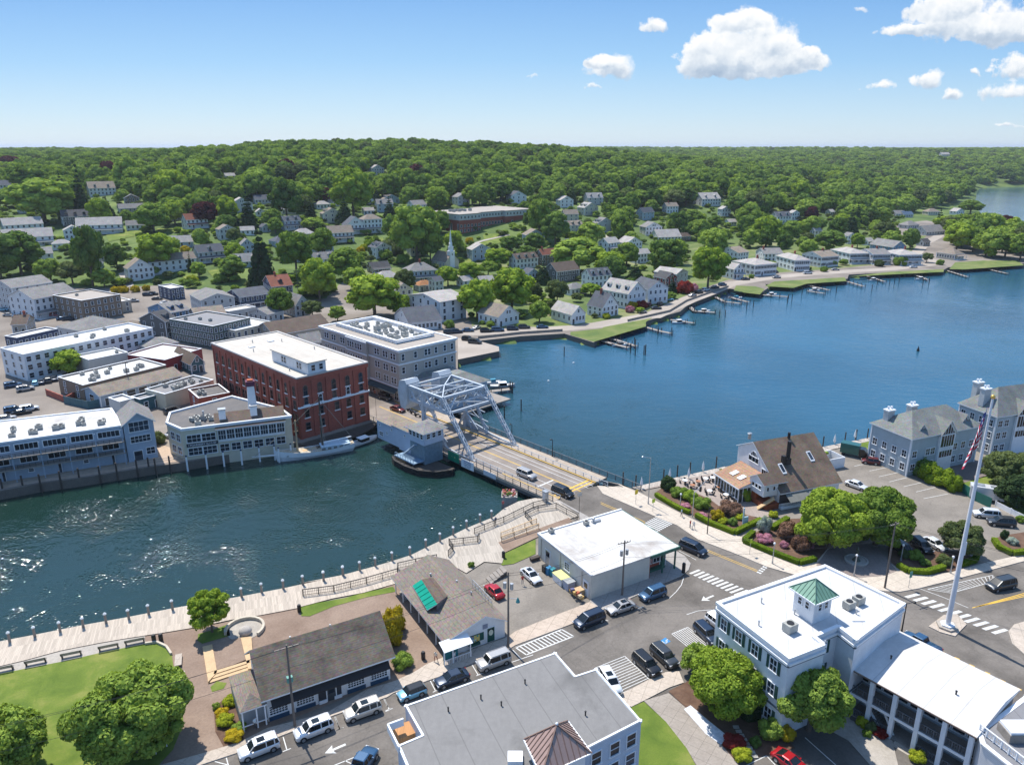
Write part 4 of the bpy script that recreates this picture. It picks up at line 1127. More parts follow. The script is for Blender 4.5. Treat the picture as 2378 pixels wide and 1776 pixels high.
# hillside houses (label, region, base u, v, seen width, roof, wall, roof colour, storeys, extras)
HH=[('long white house with round bay on the lawn at the far left','g',190,748,270,'gable','white','light',2,dict(axis='x',porch='s',ratio=0.42)),('white house with two gables behind the long bay house','g',150,665,190,'gable','white','light',2,dict(ratio=0.5)),('dark mansard house with three round dormers','g',490,612,150,'gable','dkgrey','dark',2,dict(dormer=3)),('long white hillside house with tan roof above the green lawn','g',650,668,230,'gable','white','light',2,dict(ratio=0.45,porch='s')),('white gabled cottage in front of the mansard house','g',475,705,100,'gable','white','light',2,dict(axis='y')),('small white garage cottage below the lawn','g',400,765,100,'hip','white','light',1,dict()),('small white cottage between lawn and round green tree','g',872,642,100,'gable','white','grey',1,dict()),('white house beside the purple beech tree','g',1255,634,130,'gable','white','red',2,dict(porch='s')),('white house with red dormers high on the left slope','g',655,422,150,'gable','white','tan',2,dict(dormer=2)),('brown house with grey roof high on the left slope','g',850,490,85,'gable','brown','grey',2,dict(axis='y')),('low house with very long grey roof on the slope','g',860,530,150,'gable','tan','grey',1,dict(ratio=0.4)),('grey and white house with two gables below the hedge','g',1345,848,160,'gable','ltgrey','slate',2,dict(porch='s',dormer=1)),('narrow blue gabled house with arched window','g',1588,806,85,'gable','bluegrey','grey',2,dict(axis='y',rhk=.6)),('grey gabled house above the two gabled one','g',1455,700,100,'gable','ltgrey','tan',2,dict(axis='y')),('white house with bay beside the tall dark conifer','g',1590,676,80,'gable','white','light',1,dict()),('small blue house behind the tall dark conifer','g',1700,655,50,'gable','bluegrey','slate',1,dict(axis='y')),('blue grey porch house high above the town','g',1868,642,110,'gable','bluegrey','slate',2,dict(porch='s',dormer=2)),('blue house with low wide roof under the porch house','g',1812,745,130,'hip','bluegrey','slate',1,dict(porch='s')),('plain house with pale hip roof on the slope','g',1950,700,130,'hip','tan','light',1,dict()),('white gabled house with stone drive above the yellow shrubs','g',900,955,150,'gable','white','tan',2,dict(axis='y',rhk=.5)),('very long white two storey house behind the big spreading tree','g',1100,905,230,'gable','white','tan',2,dict(ratio=0.35)),('pale roofed house at the upper left edge','g',30,400,110,'gable','white','slate',2,dict()),('white house glimpsed between trees near the left skyline','g',1475,320,60,'gable','white','light',1,dict()),('house with blue grey roof between the dark conifers','g',1685,475,100,'gable','ltgrey','slate',1,dict()),('white cottage between the tall conifers','g',1672,556,50,'gable','white','light',1,dict(axis='y')),('house with light hip roof on the upper lane','g',2070,508,85,'hip','white','light',1,dict()),('house with light gable roof on the upper lane','g',2140,492,60,'gable','white','tan',1,dict()),('white house with tan roof and deep blue porch','h',245,715,150,'gable','white','tan',2,dict(porch='s',axis='x')),('white house with steep A shaped gable','h',338,664,125,'gable','white','slate',2,dict(axis='y',rhk=.55,porch='s')),('white three storey house with stacked porches','h',445,658,120,'hip','white','tan',3,dict(porch='s')),('white cottage behind the stacked porch house','h',428,545,65,'gable','white','light',1,dict()),('pale gabled house alone among trees near the ridge','h',480,290,80,'gable','ltgrey','light',2,dict(axis='y')),('low dark brown house with white porch below the shrubs','h',495,912,120,'gable','brown','dark',1,dict(porch='s')),('house with two light grey roofs by the church','h',545,978,150,'hip','ltgrey','light',1,dict()),('blue grey house with wide hip roof in front of the church','h',760,968,180,'hip','bluegrey','grey',2,dict(porch='s',chim=(.5,.5))),('cream gabled house with light roof behind the bright tree','h',645,1100,110,'gable','cream','tan',2,dict(axis='y',rhk=.5)),('cottage with orange roof behind the meeting house','h',785,1030,110,'hip','tan','orange',1,dict()),('stone house next to the orange roofed cottage','h',862,1040,60,'gable','ltgrey','slate',2,dict()),('white house with brown roof and many dormers below the school','h',1420,885,150,'gable','white','brown',2,dict(dormer=3,ratio=.5)),('dark house with red brown roof and brick chimney below the school','h',1565,858,115,'gable','brown','red',2,dict(chim=(.2,.5))),('dark shingled house with brown gable roof in front of the broad tree','h',1665,965,180,'gable','dkgrey','brown',2,dict()),('small grey blue house next to the little conifer','h',1462,985,80,'gable','bluegrey','slate',2,dict(axis='y')),('low white house with grey hip roof near the shore lane','h',1745,1052,125,'hip','white','grey',1,dict()),('white gabled house with three roof dormers near the shore lane','h',1885,1000,150,'gable','white','slate',2,dict(dormer=3)),('grey roofed house among bright trees behind the meeting house','h',1175,1000,90,'gable','ltgrey','light',1,dict()),('light grey roofed house beside the church spire','h',1045,1000,75,'gable','white','light',1,dict()),('white cottage left of the broad tree high above the shore','h',1965,780,110,'gable','white','light',2,dict(porch='s')),('white gabled pair house high above the shore','h',2095,778,130,'gable','white','light',2,dict(axis='y')),('white house partly hidden behind the round tree','i',195,700,80,'gable','white','light',2,dict()),('white gabled house amid the right hand wood','i',250,552,90,'gable','white','grey',2,dict(axis='y')),('house with wide light roof in the right hand wood','i',328,582,125,'gable','white','light',1,dict()),('brown house next to the wide light roof','i',420,582,60,'gable','brown','brown',1,dict()),('white house with pink chimney high in the wood','i',352,440,65,'gable','white','tan',2,dict(chim=(.3,.5))),('large white house high in the wood','i',545,398,110,'gable','white','light',2,dict(dormer=2)),('white cottage below the large white house','i',635,455,50,'gable','white','light',2,dict(axis='y')),('white house with dormers behind the shore row','i',932,492,80,'gable','white','slate',2,dict(dormer=2)),('tall thin white house behind the shore row','i',1000,475,40,'gable','white','light',2,dict(axis='y')),('pale cottage in trees above the shore row','i',1192,450,30,'gable','ltgrey','light',1,dict()),('white gabled cottage above the long porch house','i',1290,600,45,'gable','white','grey',2,dict(axis='y')),('white house by the lane behind the long porch house','i',1388,608,45,'gable','white','light',1,dict()),('grey house near the inlet','i',1550,458,55,'gable','ltgrey','grey',1,dict()),('grey roofed house on the point road','i',1605,520,80,'hip','ltgrey','grey',1,dict()),('grey house with wide brown roof on the point','i',1712,552,130,'gable','ltgrey','grey',1,dict(ratio=.55)),('pale cottage with tan roof near the inlet shore','i',1722,448,60,'hip','cream','tan',1,dict()),('white cottage by the inlet shore tree','i',1858,445,55,'gable','white','light',1,dict(axis='y')),('teal roofed cottage on the point','i',1590,462,50,'gable','ltgrey','blue',1,dict()),('dark roofed cottage on the point lane','i',1680,612,50,'gable','ltgrey','dark',1,dict()),('pale long roofed building on the far right hill','i',1790,145,60,'gable','white','light',2,dict(ratio=.4)),('white house between the round trees left of the shore row','i',1115,572,40,'gable','white','light',2,dict()),('white porch house left of the river front lawns','i',670,505,45,'gable','white','light',1,dict()),]
for lab,r,u,v,wz,rt,wc,rc,st,ex in HH:
 ex=dict(ex)
 p=QT(r,u,v)
 dep=proj(p.x,p.y,p.z)[2]
 seen=wz*REG[r][2]*dep/FPX*1.22
 ratio=ex.pop('ratio',0.7);rhk=ex.pop('rhk',.36)
 rnd=random.Random(lab)
 ang=rad(rnd.uniform(22,44))if r!='i' else rad(rnd.uniform(8,30))
 w=seen/(math.cos(ang)+ratio*math.sin(ang));d=max(5.5,w*ratio)
 w=min(w,26);h=2.9*st
 house(lab,p,ang,w,d,h,rt,rh=min(w,d)*rhk,wall=wc,rf=rc,storeys=st,z=p.z+.1,centre=True,ns=max(2,min(7,round(w/2.6))),nw=2,win=(1.1,1.5),**ex)
# school on the hill
def school():
 P0=QT('h',1000,672)
 z0=P0.z;h2=hgt(('h',1000,672),('h',1010,555),P0.z)+.6;h1=h2-3.8
 o,a,w,d=frame3(('h',1010,555),('h',1435,515),('h',838,532),z0+h2-.6)
 t=thing('school_building','large red brick school with grey upper floor and flat roof on the hill','school',(o.x,o.y,z0),a)
 m_=MB();lw=w*.27;mw=w*.36;rw=w-lw-mw
 m_.box(0,0,-6,lw,d,h1);m_.box(lw,5,-6,lw+mw,d,h1);m_.box(lw+mw,2,-6,w,d+6,h1)
 m_.build('brick_wall',[brick],t)
 m_=MB();e=0.15
 m_.box(-e,-e,h1,lw+e,d+e,h2);m_.box(lw+e,5-e,h1,lw+mw-e,d+e,h2);m_.box(lw+mw-e,2-e,h1,w+e,d+6+e,h2)
 m_.build('upper_wall',[WCOL['ltgrey']],t)
 m_=MB()
 m_.box(-.5,-.5,h2,lw+.5,d+.5,h2+.45);m_.box(lw+.5,4.5,h2,lw+mw-.5,d+.5,h2+.44);m_.box(lw+mw-.5,1.5,h2,w+.5,d+6.5,h2+.46)
 r=m_.build('roof',[RCOL['gravel']],t)
 for i in range(7):acunit(r,lw*.5+(i%4)*5,d*.5+(i//4)*4,h2+.45,2.2)
 for k in range(2):
  wins(t,'s',lw,d,spread(6,lw),2.2+3.2*k,1.5,1.7)
  wins(t,'s',mw,d,spread(9,mw),2.2+3.2*k,1.7,2.0,x0=lw,y0=5)
  wins(t,'s',rw,d,spread(2,rw),2.2+3.2*k,1.5,1.7,x0=lw+mw,y0=2)
 wins(t,'s',lw,d,spread(6,lw),h1+1.9,1.4,1.5,y0=-e);wins(t,'s',mw,d,spread(9,mw),h1+1.9,1.4,1.5,x0=lw,y0=5-e);wins(t,'s',rw,d,spread(8,rw),h1+1.9,1.4,1.5,x0=lw+mw,y0=2-e)
 wins(t,'w',w,d,spread(4,d),h1+1.9,1.2,1.5,x0=-e)
 wins(t,'w',w,d,spread(3,d*.5,1.5),4,1.5,5.4,ny=5)
 print('SCH',h2,z0)
 m_=MB();m_.box(lw+2,-2,-2,lw+mw-2,4.9,.5);m_.build('terrace',[concrete_s],t)
 c,s=math.cos(a),math.sin(a)
 cs=[Vector((o.x+c*x-s*y,o.y+s*x+c*y,z0+zz))for x in(0,w)for y in(0,d)for zz in(1,h2)]
 sight(cs,3,.15);cen=Vector((o.x+c*w/2-s*d/2,o.y+s*w/2+c*d/2,0));keep_clear(cen,w*.62)
 print('SCHOOL',w,d,z0,o)
school()
def drape(name,pts,mat,dz=0.25,kind='structure'):
 """a lawn, hedge bank or drive laid over the slope"""
 xs=[p.x for p in pts];ys=[p.y for p in pts]
 n=14;m_=MB()
 bm=bmesh.new()
 f=bm.faces.new([bm.verts.new((p.x,p.y,0))for p in pts])
 bmesh.ops.triangulate(bm,faces=[f])
 for _ in range(5):
  le=[e for e in bm.edges if e.calc_length()>7]
  if not le:break
  bmesh.ops.subdivide_edges(bm,edges=le,cuts=1);bmesh.ops.triangulate(bm,faces=bm.faces[:])
 co=np.array([[v.co.x,v.co.y]for v in bm.verts]);hh=np.maximum(heights(co),2.0)
 for v,h_ in zip(bm.verts,hh):v.co.z=h_+dz
 for f in bm.faces:
  if f.normal.z<0:f.normal_flip()
 me=bpy.data.meshes.new(name);bm.to_mesh(me);bm.free();me.materials.append(mat)
 tag(link(name,me),kind=kind)
 cx,cy=sum(xs)/len(xs),sum(ys)/len(ys)
 keep_clear((cx,cy),min(max(xs)-min(xs),max(ys)-min(ys))*.45)
 q=[proj(p.x,p.y,p.z)for p in pts]
 SIGHT.append((min(a[0]for a in q)+6,min(a[1]for a in q)+2,max(a[0]for a in q)-6,max(a[1]for a in q)-2,min(a[2]for a in q)))
def QTL(r,*uv):return[QT(r,a,b)for a,b in uv]
drape('lawn',QTL('g',(680,680),(800,650),(960,655),(990,680),(860,690),(700,725)),grass)
drape('lawn',QTL('g',(260,745),(360,735),(390,770),(270,780)),grass)
drape('lawn',QTL('g',(1000,640),(1150,628),(1240,640),(1230,665),(1040,665)),grass)
drape('lawn',QTL('g',(1330,910),(1420,895),(1470,940),(1370,955)),grass)
drape('lawn',QTL('g',(1540,970),(1640,960),(1650,1010),(1560,1005)),grass)
drape('lawn',QTL('h',(1080,745),(1290,680),(1370,690),(1190,760)),grass)
drape('lawn',QTL('h',(1160,675),(1290,665),(1310,675),(1170,715)),grass)
drape('lawn',QTL('h',(420,690),(520,695),(530,725),(430,720)),grass)
drape('lawn',QTL('h',(1000,830),(1090,830),(1080,870),(1010,870)),grass)
drape('path',QTL('h',(1070,742),(1160,712),(1330,676),(1335,680),(1165,720),(1080,750)),concrete_s,.4)
drape('lawn',QTL('g',(1160,930),(1260,925),(1290,975),(1200,985)),grass)
drape('drive',QTL('g',(760,930),(830,905),(860,1010),(810,1020)),gravel,.3)
drape('drive',QTL('h',(1945,680),(1985,680),(1990,720),(1950,725)),gravel,.3)
# church with spire
def church():
 p=QT('h',965,885)
 z0=p.z
 t=thing('church_building','white church with tall thin steeple and steep brown roof','church',p,rad(40))
 m_=MB();m_.box(-6,0,-3,6,18,5);gable_ends(m_,-6,0,6,18,5,7,'y');m_.build('wall',[WCOL['cream']],t)
 m_=MB();gable_roof(m_,-6,0,6,18,5,7,'y',.5,.2,0,1);m_.build('roof',[RCOL['tan'],trim],t)
 wins(t,'s',12,18,[0],5.5,1.4,3.2,arch=True);wins(t,'w',12,18,spread(4,18),2.6,1.2,2.8,x0=-6,arch=True)
 m_=MB()
 m_.cbox(0,1.5,0,4,4,13.0);m_.cbox(0,1.5,13,4.4,4.4,.3);m_.cbox(0,1.5,13.3,2.8,2.8,3.4);m_.cbox(0,1.5,16.7,3.2,3.2,.25);m_.lathe([(1.35,16.95),(1.2,19.4),(1.45,19.5),(.95,19.8),(.05,31.5)],8,0,(0,1.5,0))
 t.scale=(.8,.8,.72)
 s=m_.build('steeple',[white],t)
 m_=MB();m_.bar((0,1.5,31.3),(0,1.5,33),.12);m_.bar((-.5,1.5,32.3),(.5,1.5,32.3),.12);m_.build('cross',[galv],s)
 wins(s,'s',4,4,[0],10.8,.9,1.6,x0=0,y0=-.5,name='louvre_window',arch=True)
 keep_clear(p,16);sight([p+Vector((x,0,z))for x in(-7,7)for z in(3,33)],2,.3)
 print('CHURCH',p)
church()
# single trees read off the photograph (kind, region, foot u, v, seen width, seen height, label)
def ptree(kind,r,u,v,wz,hz_,label,group=None,flat=False):
 p=Q(r,u,v,2.0)if flat else QT(r,u,v)
 dep=proj(p.x,p.y,p.z)[2];k=REG[r][2]*dep/FPX
 landmark(p,label)
 return tree(kind,p,wz*k,hz_*k*1.02,label,group)
TL=[('green0','g',290,605,390,275,'huge round green tree above the white houses at far left'),('green1','g',200,420,250,190,'broad tree behind the huge round tree'),('conifer0','g',535,570,110,320,'tall dark conifer right of the huge round tree'),('deep0','g',600,1010,190,410,'very tall dark tree above the yellow shrubs'),('bright0','g',1030,915,260,240,'wide spreading light green tree in front of the long white house'),('green2','g',990,662,220,182,'round green tree on the terrace lawn'),('bright1','g',1125,612,165,148,'round light tree left of the purple beech'),('purple0','g',1320,625,170,145,'purple leaved beech beside the white house'),('conifer1','g',1508,645,90,130,'short broad conifer right of the purple beech'),('conifer0','g',1600,645,110,255,'tall narrow conifer on the middle slope'),('conifer1','g',1690,1015,150,425,'tallest dark conifer standing above the navy house'),('green3','g',1293,762,95,120,'small green tree above the two gabled house'),('grey0','g',1505,742,100,102,'grey green tree beside the grey gabled house'),('green0','g',1280,952,100,100,'round clipped tree on the garden terrace'),('conifer0','g',1225,915,45,130,'small pointed conifer on the garden terrace'),('deep1','g',1500,965,170,155,'dark double tree below the blue gabled house'),('bright2','g',1508,855,130,120,'light green tree left of the blue gabled house'),('green1','g',672,1015,140,115,'round dark bush tree beside the yellow shrubs'),('deep2','g',140,935,290,270,'large dark tree at the left edge above the inn'),('deep3','g',10,960,180,190,'dark tree cut by the left edge of the picture'),('green2','g',330,985,170,150,'rounded tree right of the big dark left tree'),('grey0','g',470,1000,170,150,'low grey green tree behind the white inn'),('deep0','g',755,905,150,180,'dark tree left of the white gabled house with drive'),('green3','g',815,605,80,85,'small tree above the small white cottage'),('conifer1','g',700,590,90,150,'dark conifer beyond the long hillside house'),('green0','g',970,455,90,95,'small round tree by the upper grey roof'),('green1','g',830,392,150,205,'tall oval tree near the left skyline'),('bright0','g',1105,505,230,235,'very large light green tree on the middle slope'),('green2','g',1290,490,220,230,'big green tree above the purple beech'),('green3','g',1455,485,190,155,'broad tree right of the big green one'),('bright1','g',1465,595,140,160,'light round tree behind the short conifer'),('green0','g',1655,445,180,180,'round tree above the blue grey roof'),('deep1','g',1845,600,220,275,'dense dark tree group above the porch house'),('conifer0','g',1995,580,90,135,'conifer between the upper lane houses'),('green1','g',1752,640,125,125,'green tree right of the small blue house'),('green2','g',1770,672,95,100,'round bush tree above the low blue roof'),('green3','g',2008,645,150,75,'low dark round tree above the pale hip roof'),('bright2','g',2055,1105,225,265,'large light tree above the old grey house'),('green0','g',1905,930,230,270,'large tree crown right of the tallest conifer'),('green1','g',2075,830,170,190,'round tree below the tan roofed porch house'),('green2','g',1800,1212,165,190,'round street tree beside the old grey house'),('grey1','g',2008,1210,140,110,'grey green street tree right of the old grey house'),('deep2','g',70,300,140,90,'dark tree at the upper left edge'),('purple0','g',75,300,150,115,'dark purple tree near the left skyline'),('bright2','d',440,468,190,155,'feathery pale green tree in front of the long white block'),('green0','h',232,1228,115,100,'small round tree beside the old grey house road'),('bright0','h',470,1205,350,270,'wide light green tree in front of the stone grey block'),('bright1','h',625,1190,170,130,'lower light green tree beside the slate roof'),('green3','h',292,965,225,200,'green tree above the wide light green tree'),('green0','h',740,850,330,355,'giant round tree left of the brick school'),('deep0','h',585,735,140,200,'dark tree left of the giant round tree'),('deep1','h',825,850,160,215,'dark tree at the corner of the school'),('grey0','h',665,1065,140,165,'grey green tree left of the blue grey hip roof house'),('bright2','h',938,1005,155,125,'light tree just below the church'),('bright0','h',1078,985,160,130,'light green tree between church and shore'),('bright1','h',1125,1210,240,240,'big light green tree next to the meeting house'),('bright2','h',1345,1170,280,270,'largest light green tree by the river lawn'),('bright0','h',1255,890,175,125,'round light green tree under the school lawn'),('green2','h',1195,935,120,90,'tree below the round light green one'),('conifer1','h',1543,992,100,145,'small dark conifer near the shingled house'),('grey1','h',1635,1125,150,160,'grey brown tree beside the awning cottage'),('green1','h',1522,1235,130,135,'small green tree alone on the river lawn'),('grey0','h',1492,1100,110,115,'olive tree left of the grey brown tree'),('green3','h',1768,915,340,215,'broad dark tree above the shingled house'),('bright2','h',1850,1062,140,75,'low light tree in front of the dormer house'),('deep2','h',1622,745,190,210,'tall dark tree right of the school'),('green0','h',1520,690,150,240,'tall green tree at the right end of the school'),('green1','h',1848,745,180,145,'green tree left of the gravel drive'),('deep3','h',1990,970,160,160,'dark tree behind the dormer house'),('green2','h',2080,885,140,150,'round tree beside the white pair house'),('green3','h',2045,725,140,170,'oval tree right of the gravel drive'),('bright1','h',335,560,270,290,'large yellow green tree on the upper slope'),('conifer0','h',565,575,95,140,'brown green conifer near the stacked porch house'),('conifer1','h',280,610,110,170,'dark conifer above the tan roofed house'),('deep0','h',1345,795,150,115,'dark bush tree under the school lawn'),('deep1','h',1492,795,150,130,'dark round tree left of the broad dark tree'),('bright0','i',550,838,185,215,'tall light green maple on the shore road'),('deep0','i',330,765,195,195,'dark leafy tree behind the grey and red house'),('green0','i',122,725,115,130,'round green tree left of the porch house'),('conifer1','i',168,805,95,110,'dark bushy conifer behind the porch house'),('deep1','i',35,795,120,130,'dark tree behind the slate farmhouse'),('conifer0','i',362,862,60,85,'pointed conifer beside the red house'),('green1','i',575,652,140,130,'round green tree above the tall maple'),('bright1','i',855,618,170,155,'tall light topped tree above the shore row'),('green2','i',980,585,115,100,'green tree behind the square shore house'),('grey0','i',1070,625,75,80,'grey green tree behind the cross gable house'),('deep2','i',1190,635,165,100,'dark wide tree behind the cross gable house'),('bright2','i',1335,625,75,75,'small light tree above the long porch house'),('deep3','i',1612,628,90,105,'dark tree beside the blue boat house'),('bright0','i',1855,642,155,145,'light green tree behind the brown hip roof house'),('conifer1','i',1928,605,60,155,'dark conifer on the point'),('green3','i',2010,665,140,130,'green tree on the point right of the conifer'),('green0','i',2110,675,150,130,'green tree near the tip of the point'),('green1','i',2190,690,130,140,'tree at the right edge on the point'),('green2','i',2030,540,130,90,'tree overhanging the inlet water'),('green3','i',1930,442,115,65,'round tree at the inlet mouth'),('grey1','i',1700,700,60,50,'small tree beside the road to the point'),('green0','i',1450,590,70,60,'round tree behind the narrow shore house'),('bright1','i',1020,400,130,120,'light green tree in the right hand wood'),]
for kd,r,u,v,wz,hz_,lab in TL:
 ptree(kd,r,u,v,wz,hz_,lab,'trees among the houses')
SIGHT.append(px('i',1962,312)+px('i',2400,445)+(1e6,))
rh_=random.Random(41);nh=0
for _ in range(900):
 r,u,v=rh_.choice((('g',rh_.uniform(0,2200),rh_.uniform(520,900)),('h',rh_.uniform(100,2200),rh_.uniform(540,860)),('h',rh_.uniform(100,1900),rh_.uniform(460,860))))
 if nh>=34:break
 q=px(r,u,v)
 if any(a-22<q[0]<c+22 and b-6<q[1]<d+22 for a,b,c,d,_e in SIGHT):continue
 p=QT(r,u,v)
 if p.z<3 or any((p.x-x)**2+(p.y-y)**2<(k+9)**2 for x,y,k in CLEAR):continue
 wc,cn=rh_.choice((('white','white'),('white','white'),('ltgrey','light grey'),('cream','cream'),('bluegrey','blue grey')));rc,rn_=rh_.choice((('light','pale'),('grey','grey'),('tan','tan'),('slate','slate')));st=rh_.choice((1,2,2));ax=rh_.choice('xy')
 w,d=rh_.uniform(10,15),rh_.uniform(7,9.5)
 house(near_label('%s house with %s roof'%(cn,rn_),p+Vector((0,0,4)),'%s house with %s roof among the hillside trees'%(cn,rn_)),p,rad(rh_.uniform(15,45)),w,d,2.9*st,'gable',rh=w*.26,wall=wc,rf=rc,axis=ax,storeys=st,z=p.z+.1,centre=True,ns=3,nw=2,group='houses half hidden on the hillside',skip='n',dormer=rh_.choice((0,0,2)))
 nh+=1
# big buildings of the far bank
def to_local(o,a,p):
 d=Vector((p.x-o.x,p.y-o.y));c,s=math.cos(-a),math.sin(-a)
 return c*d.x-s*d.y,s*d.x+c*d.y
def text_on(par,s,size,loc,rz,mat,name='lettering',rx=PI/2,ext=0.01):
 cu=bpy.data.curves.new(name,'FONT');cu.body=s;cu.size=size;cu.align_x='CENTER';cu.align_y='CENTER';cu.extrude=ext
 tmp=bpy.data.objects.new('tmp',cu)
 me=bpy.data.meshes.new_from_object(tmp);me.materials.clear();me.materials.append(mat)
 bpy.data.objects.remove(tmp)
 o=link(name,me,par,loc);o.rotation_euler=(rx,0,rz)
 return o
def SILL(w_):
 if('sill',w_)not in WC:
  m_=MB();m_.box(-w_/2,-.2,-.12,w_/2,-.001,.12);WC[('sill',w_)]=m_.mesh('window_sill',[trim])
 return WC[('sill',w_)]
def brick_mill():
 M('brick_frame',(0.2,0.11,0.09),.7)
 H=15.5
 o,a,w,d=frame3(('n',689,879),('n',858,845),('n',465,803),2+H)
 t=thing('brick_mill_building','tall red brick mill building with flat cream roof beside the bridge','mill',(o.x,o.y,2),a)
 m_=MB();m_.box(0,0,-3,w,d,H)
 for i in range(13):
  y=d*i/12
  m_.box(-0.28,max(0,y-.38),0,-0.001,min(d,y+.38),H-1.1)
 m_.box(-0.33,0,H-1.1,-0.001,d,H-0.05);m_.box(-0.33,-0.3,H-1.1,w+.3,-0.001,H-0.05)
 for i in range(6):
  x=w*i/5
  m_.box(max(0,x-.3),-0.22,0,min(w,x+.3),-0.001,H-1.1)
 m_.build('wall',[brick],t)
 m_=MB();m_.box(-.38,-.4,7.9,w+.3,-.003,8.3);m_.build('stone_band',[trim],t)
 m_=MB();m_.box(.3,.3,H,w-.3,d-.3,H+.06,0)
 m_.box(-.4,-.4,H-.05,w+.4,.3,H+.3,1);m_.box(-.4,d-.3,H-.05,w+.4,d+.4,H+.3,1);m_.box(-.4,.3,H-.05,.3,d-.3,H+.3,1);m_.box(w-.3,.3,H-.05,w+.4,d-.3,H+.3,1)
 r=m_.build('roof',[RCOL['cream'],M('roof_edge',(0.42,0.4,0.38),0.6,.1)],t)
 p1=to_local(o,a,Q('d',1975,398,2+H+3));p2=to_local(o,a,Q('d',2085,372,2+H+3));p3=to_local(o,a,Q('d',1700,318,2+H+3))
 x0,y0=p1;pw=max(4,p2[0]-p1[0]);pd=p3[1]-p1[1]
 m_=MB();m_.box(0,0,0,pw,pd,2.9,0);m_.box(-.3,-.3,2.9,pw+.3,pd+.3,3.1,1)
 ph=m_.build('penthouse',[WCOL['white'],RCOL['cream']],t,(x0,y0,H+.05))
 wins(ph,'s',pw,pd,[pw*.28,pw*.72],1.6,1.0,1.4);wins(ph,'w',pw,pd,[pd*.2,pd*.27,pd*.62,pd*.69],1.6,1.0,1.6)
 bay=d/12
 for i in range(12):
  y=bay*(i+.5)
  wins(t,'w',w,d,[y],11.9,1.15,2.6,arch=True,gl='dark_glass',fr='brick_frame');wins(t,'w',w,d,[y],8.4,1.15,2.2,gl='dark_glass',fr='brick_frame')
  wins(t,'w',w,d,[y-.8,y+.8],4.9,1.0,2.1,gl='dark_glass',fr='brick_frame');wins(t,'w',w,d,[y-.8,y+.8]if i%3 else[y],1.9,1.0,1.9,gl='dark_glass',fr='brick_frame')
 for i in range(5):
  x=w*(i+.5)/5
  wins(t,'s',w,d,[x],12.1,1.2,2.6,arch=True,gl='window_glass',fr='brick_frame');wins(t,'s',w,d,[x],9.5,1.1,1.9,arch=True,gl='window_glass',fr='trim_white' if i%2 else 'brick_frame')
  wins(t,'s',w,d,[x+(.5 if i==2 else 0)],6.3,1.1,2.0,gl='dark_glass',fr='brick_frame')
  if i!=2:wins(t,'s',w,d,[x],3.0,1.2,1.8,gl='dark_glass',fr='brick_frame')
 for i in range(8):vent(r,w*(.1+.11*i),d*(.15+.1*((i*5)%8)),H+.05,.7,.13)
 for x,y in((.3,.75),(.65,.8)):
  m_=MB();m_.cbox(0,0,0,1.6,1.2,.3);m_.build('skylight',[trim],r,(w*x,d*y,H+.05))
 for i in range(12):
  for zz,hh in((11.9,1.3),(8.4,1.1)):
   link('window_sill',SILL(1.5),t,(0,bay*(i+.5),zz-hh-.16),-PI/2)
 for i in range(5):
  for zz in(10.64,8.42,5.14,1.94)[:4 if i!=2 else 3]:link('window_sill',SILL(1.6),t,(w*(i+.5)/5+(.5 if i==2 and zz<6 else 0),0,zz),0)
 print('MILL',w,d,a,o)
 return o,a,w,d
mill=brick_mill()
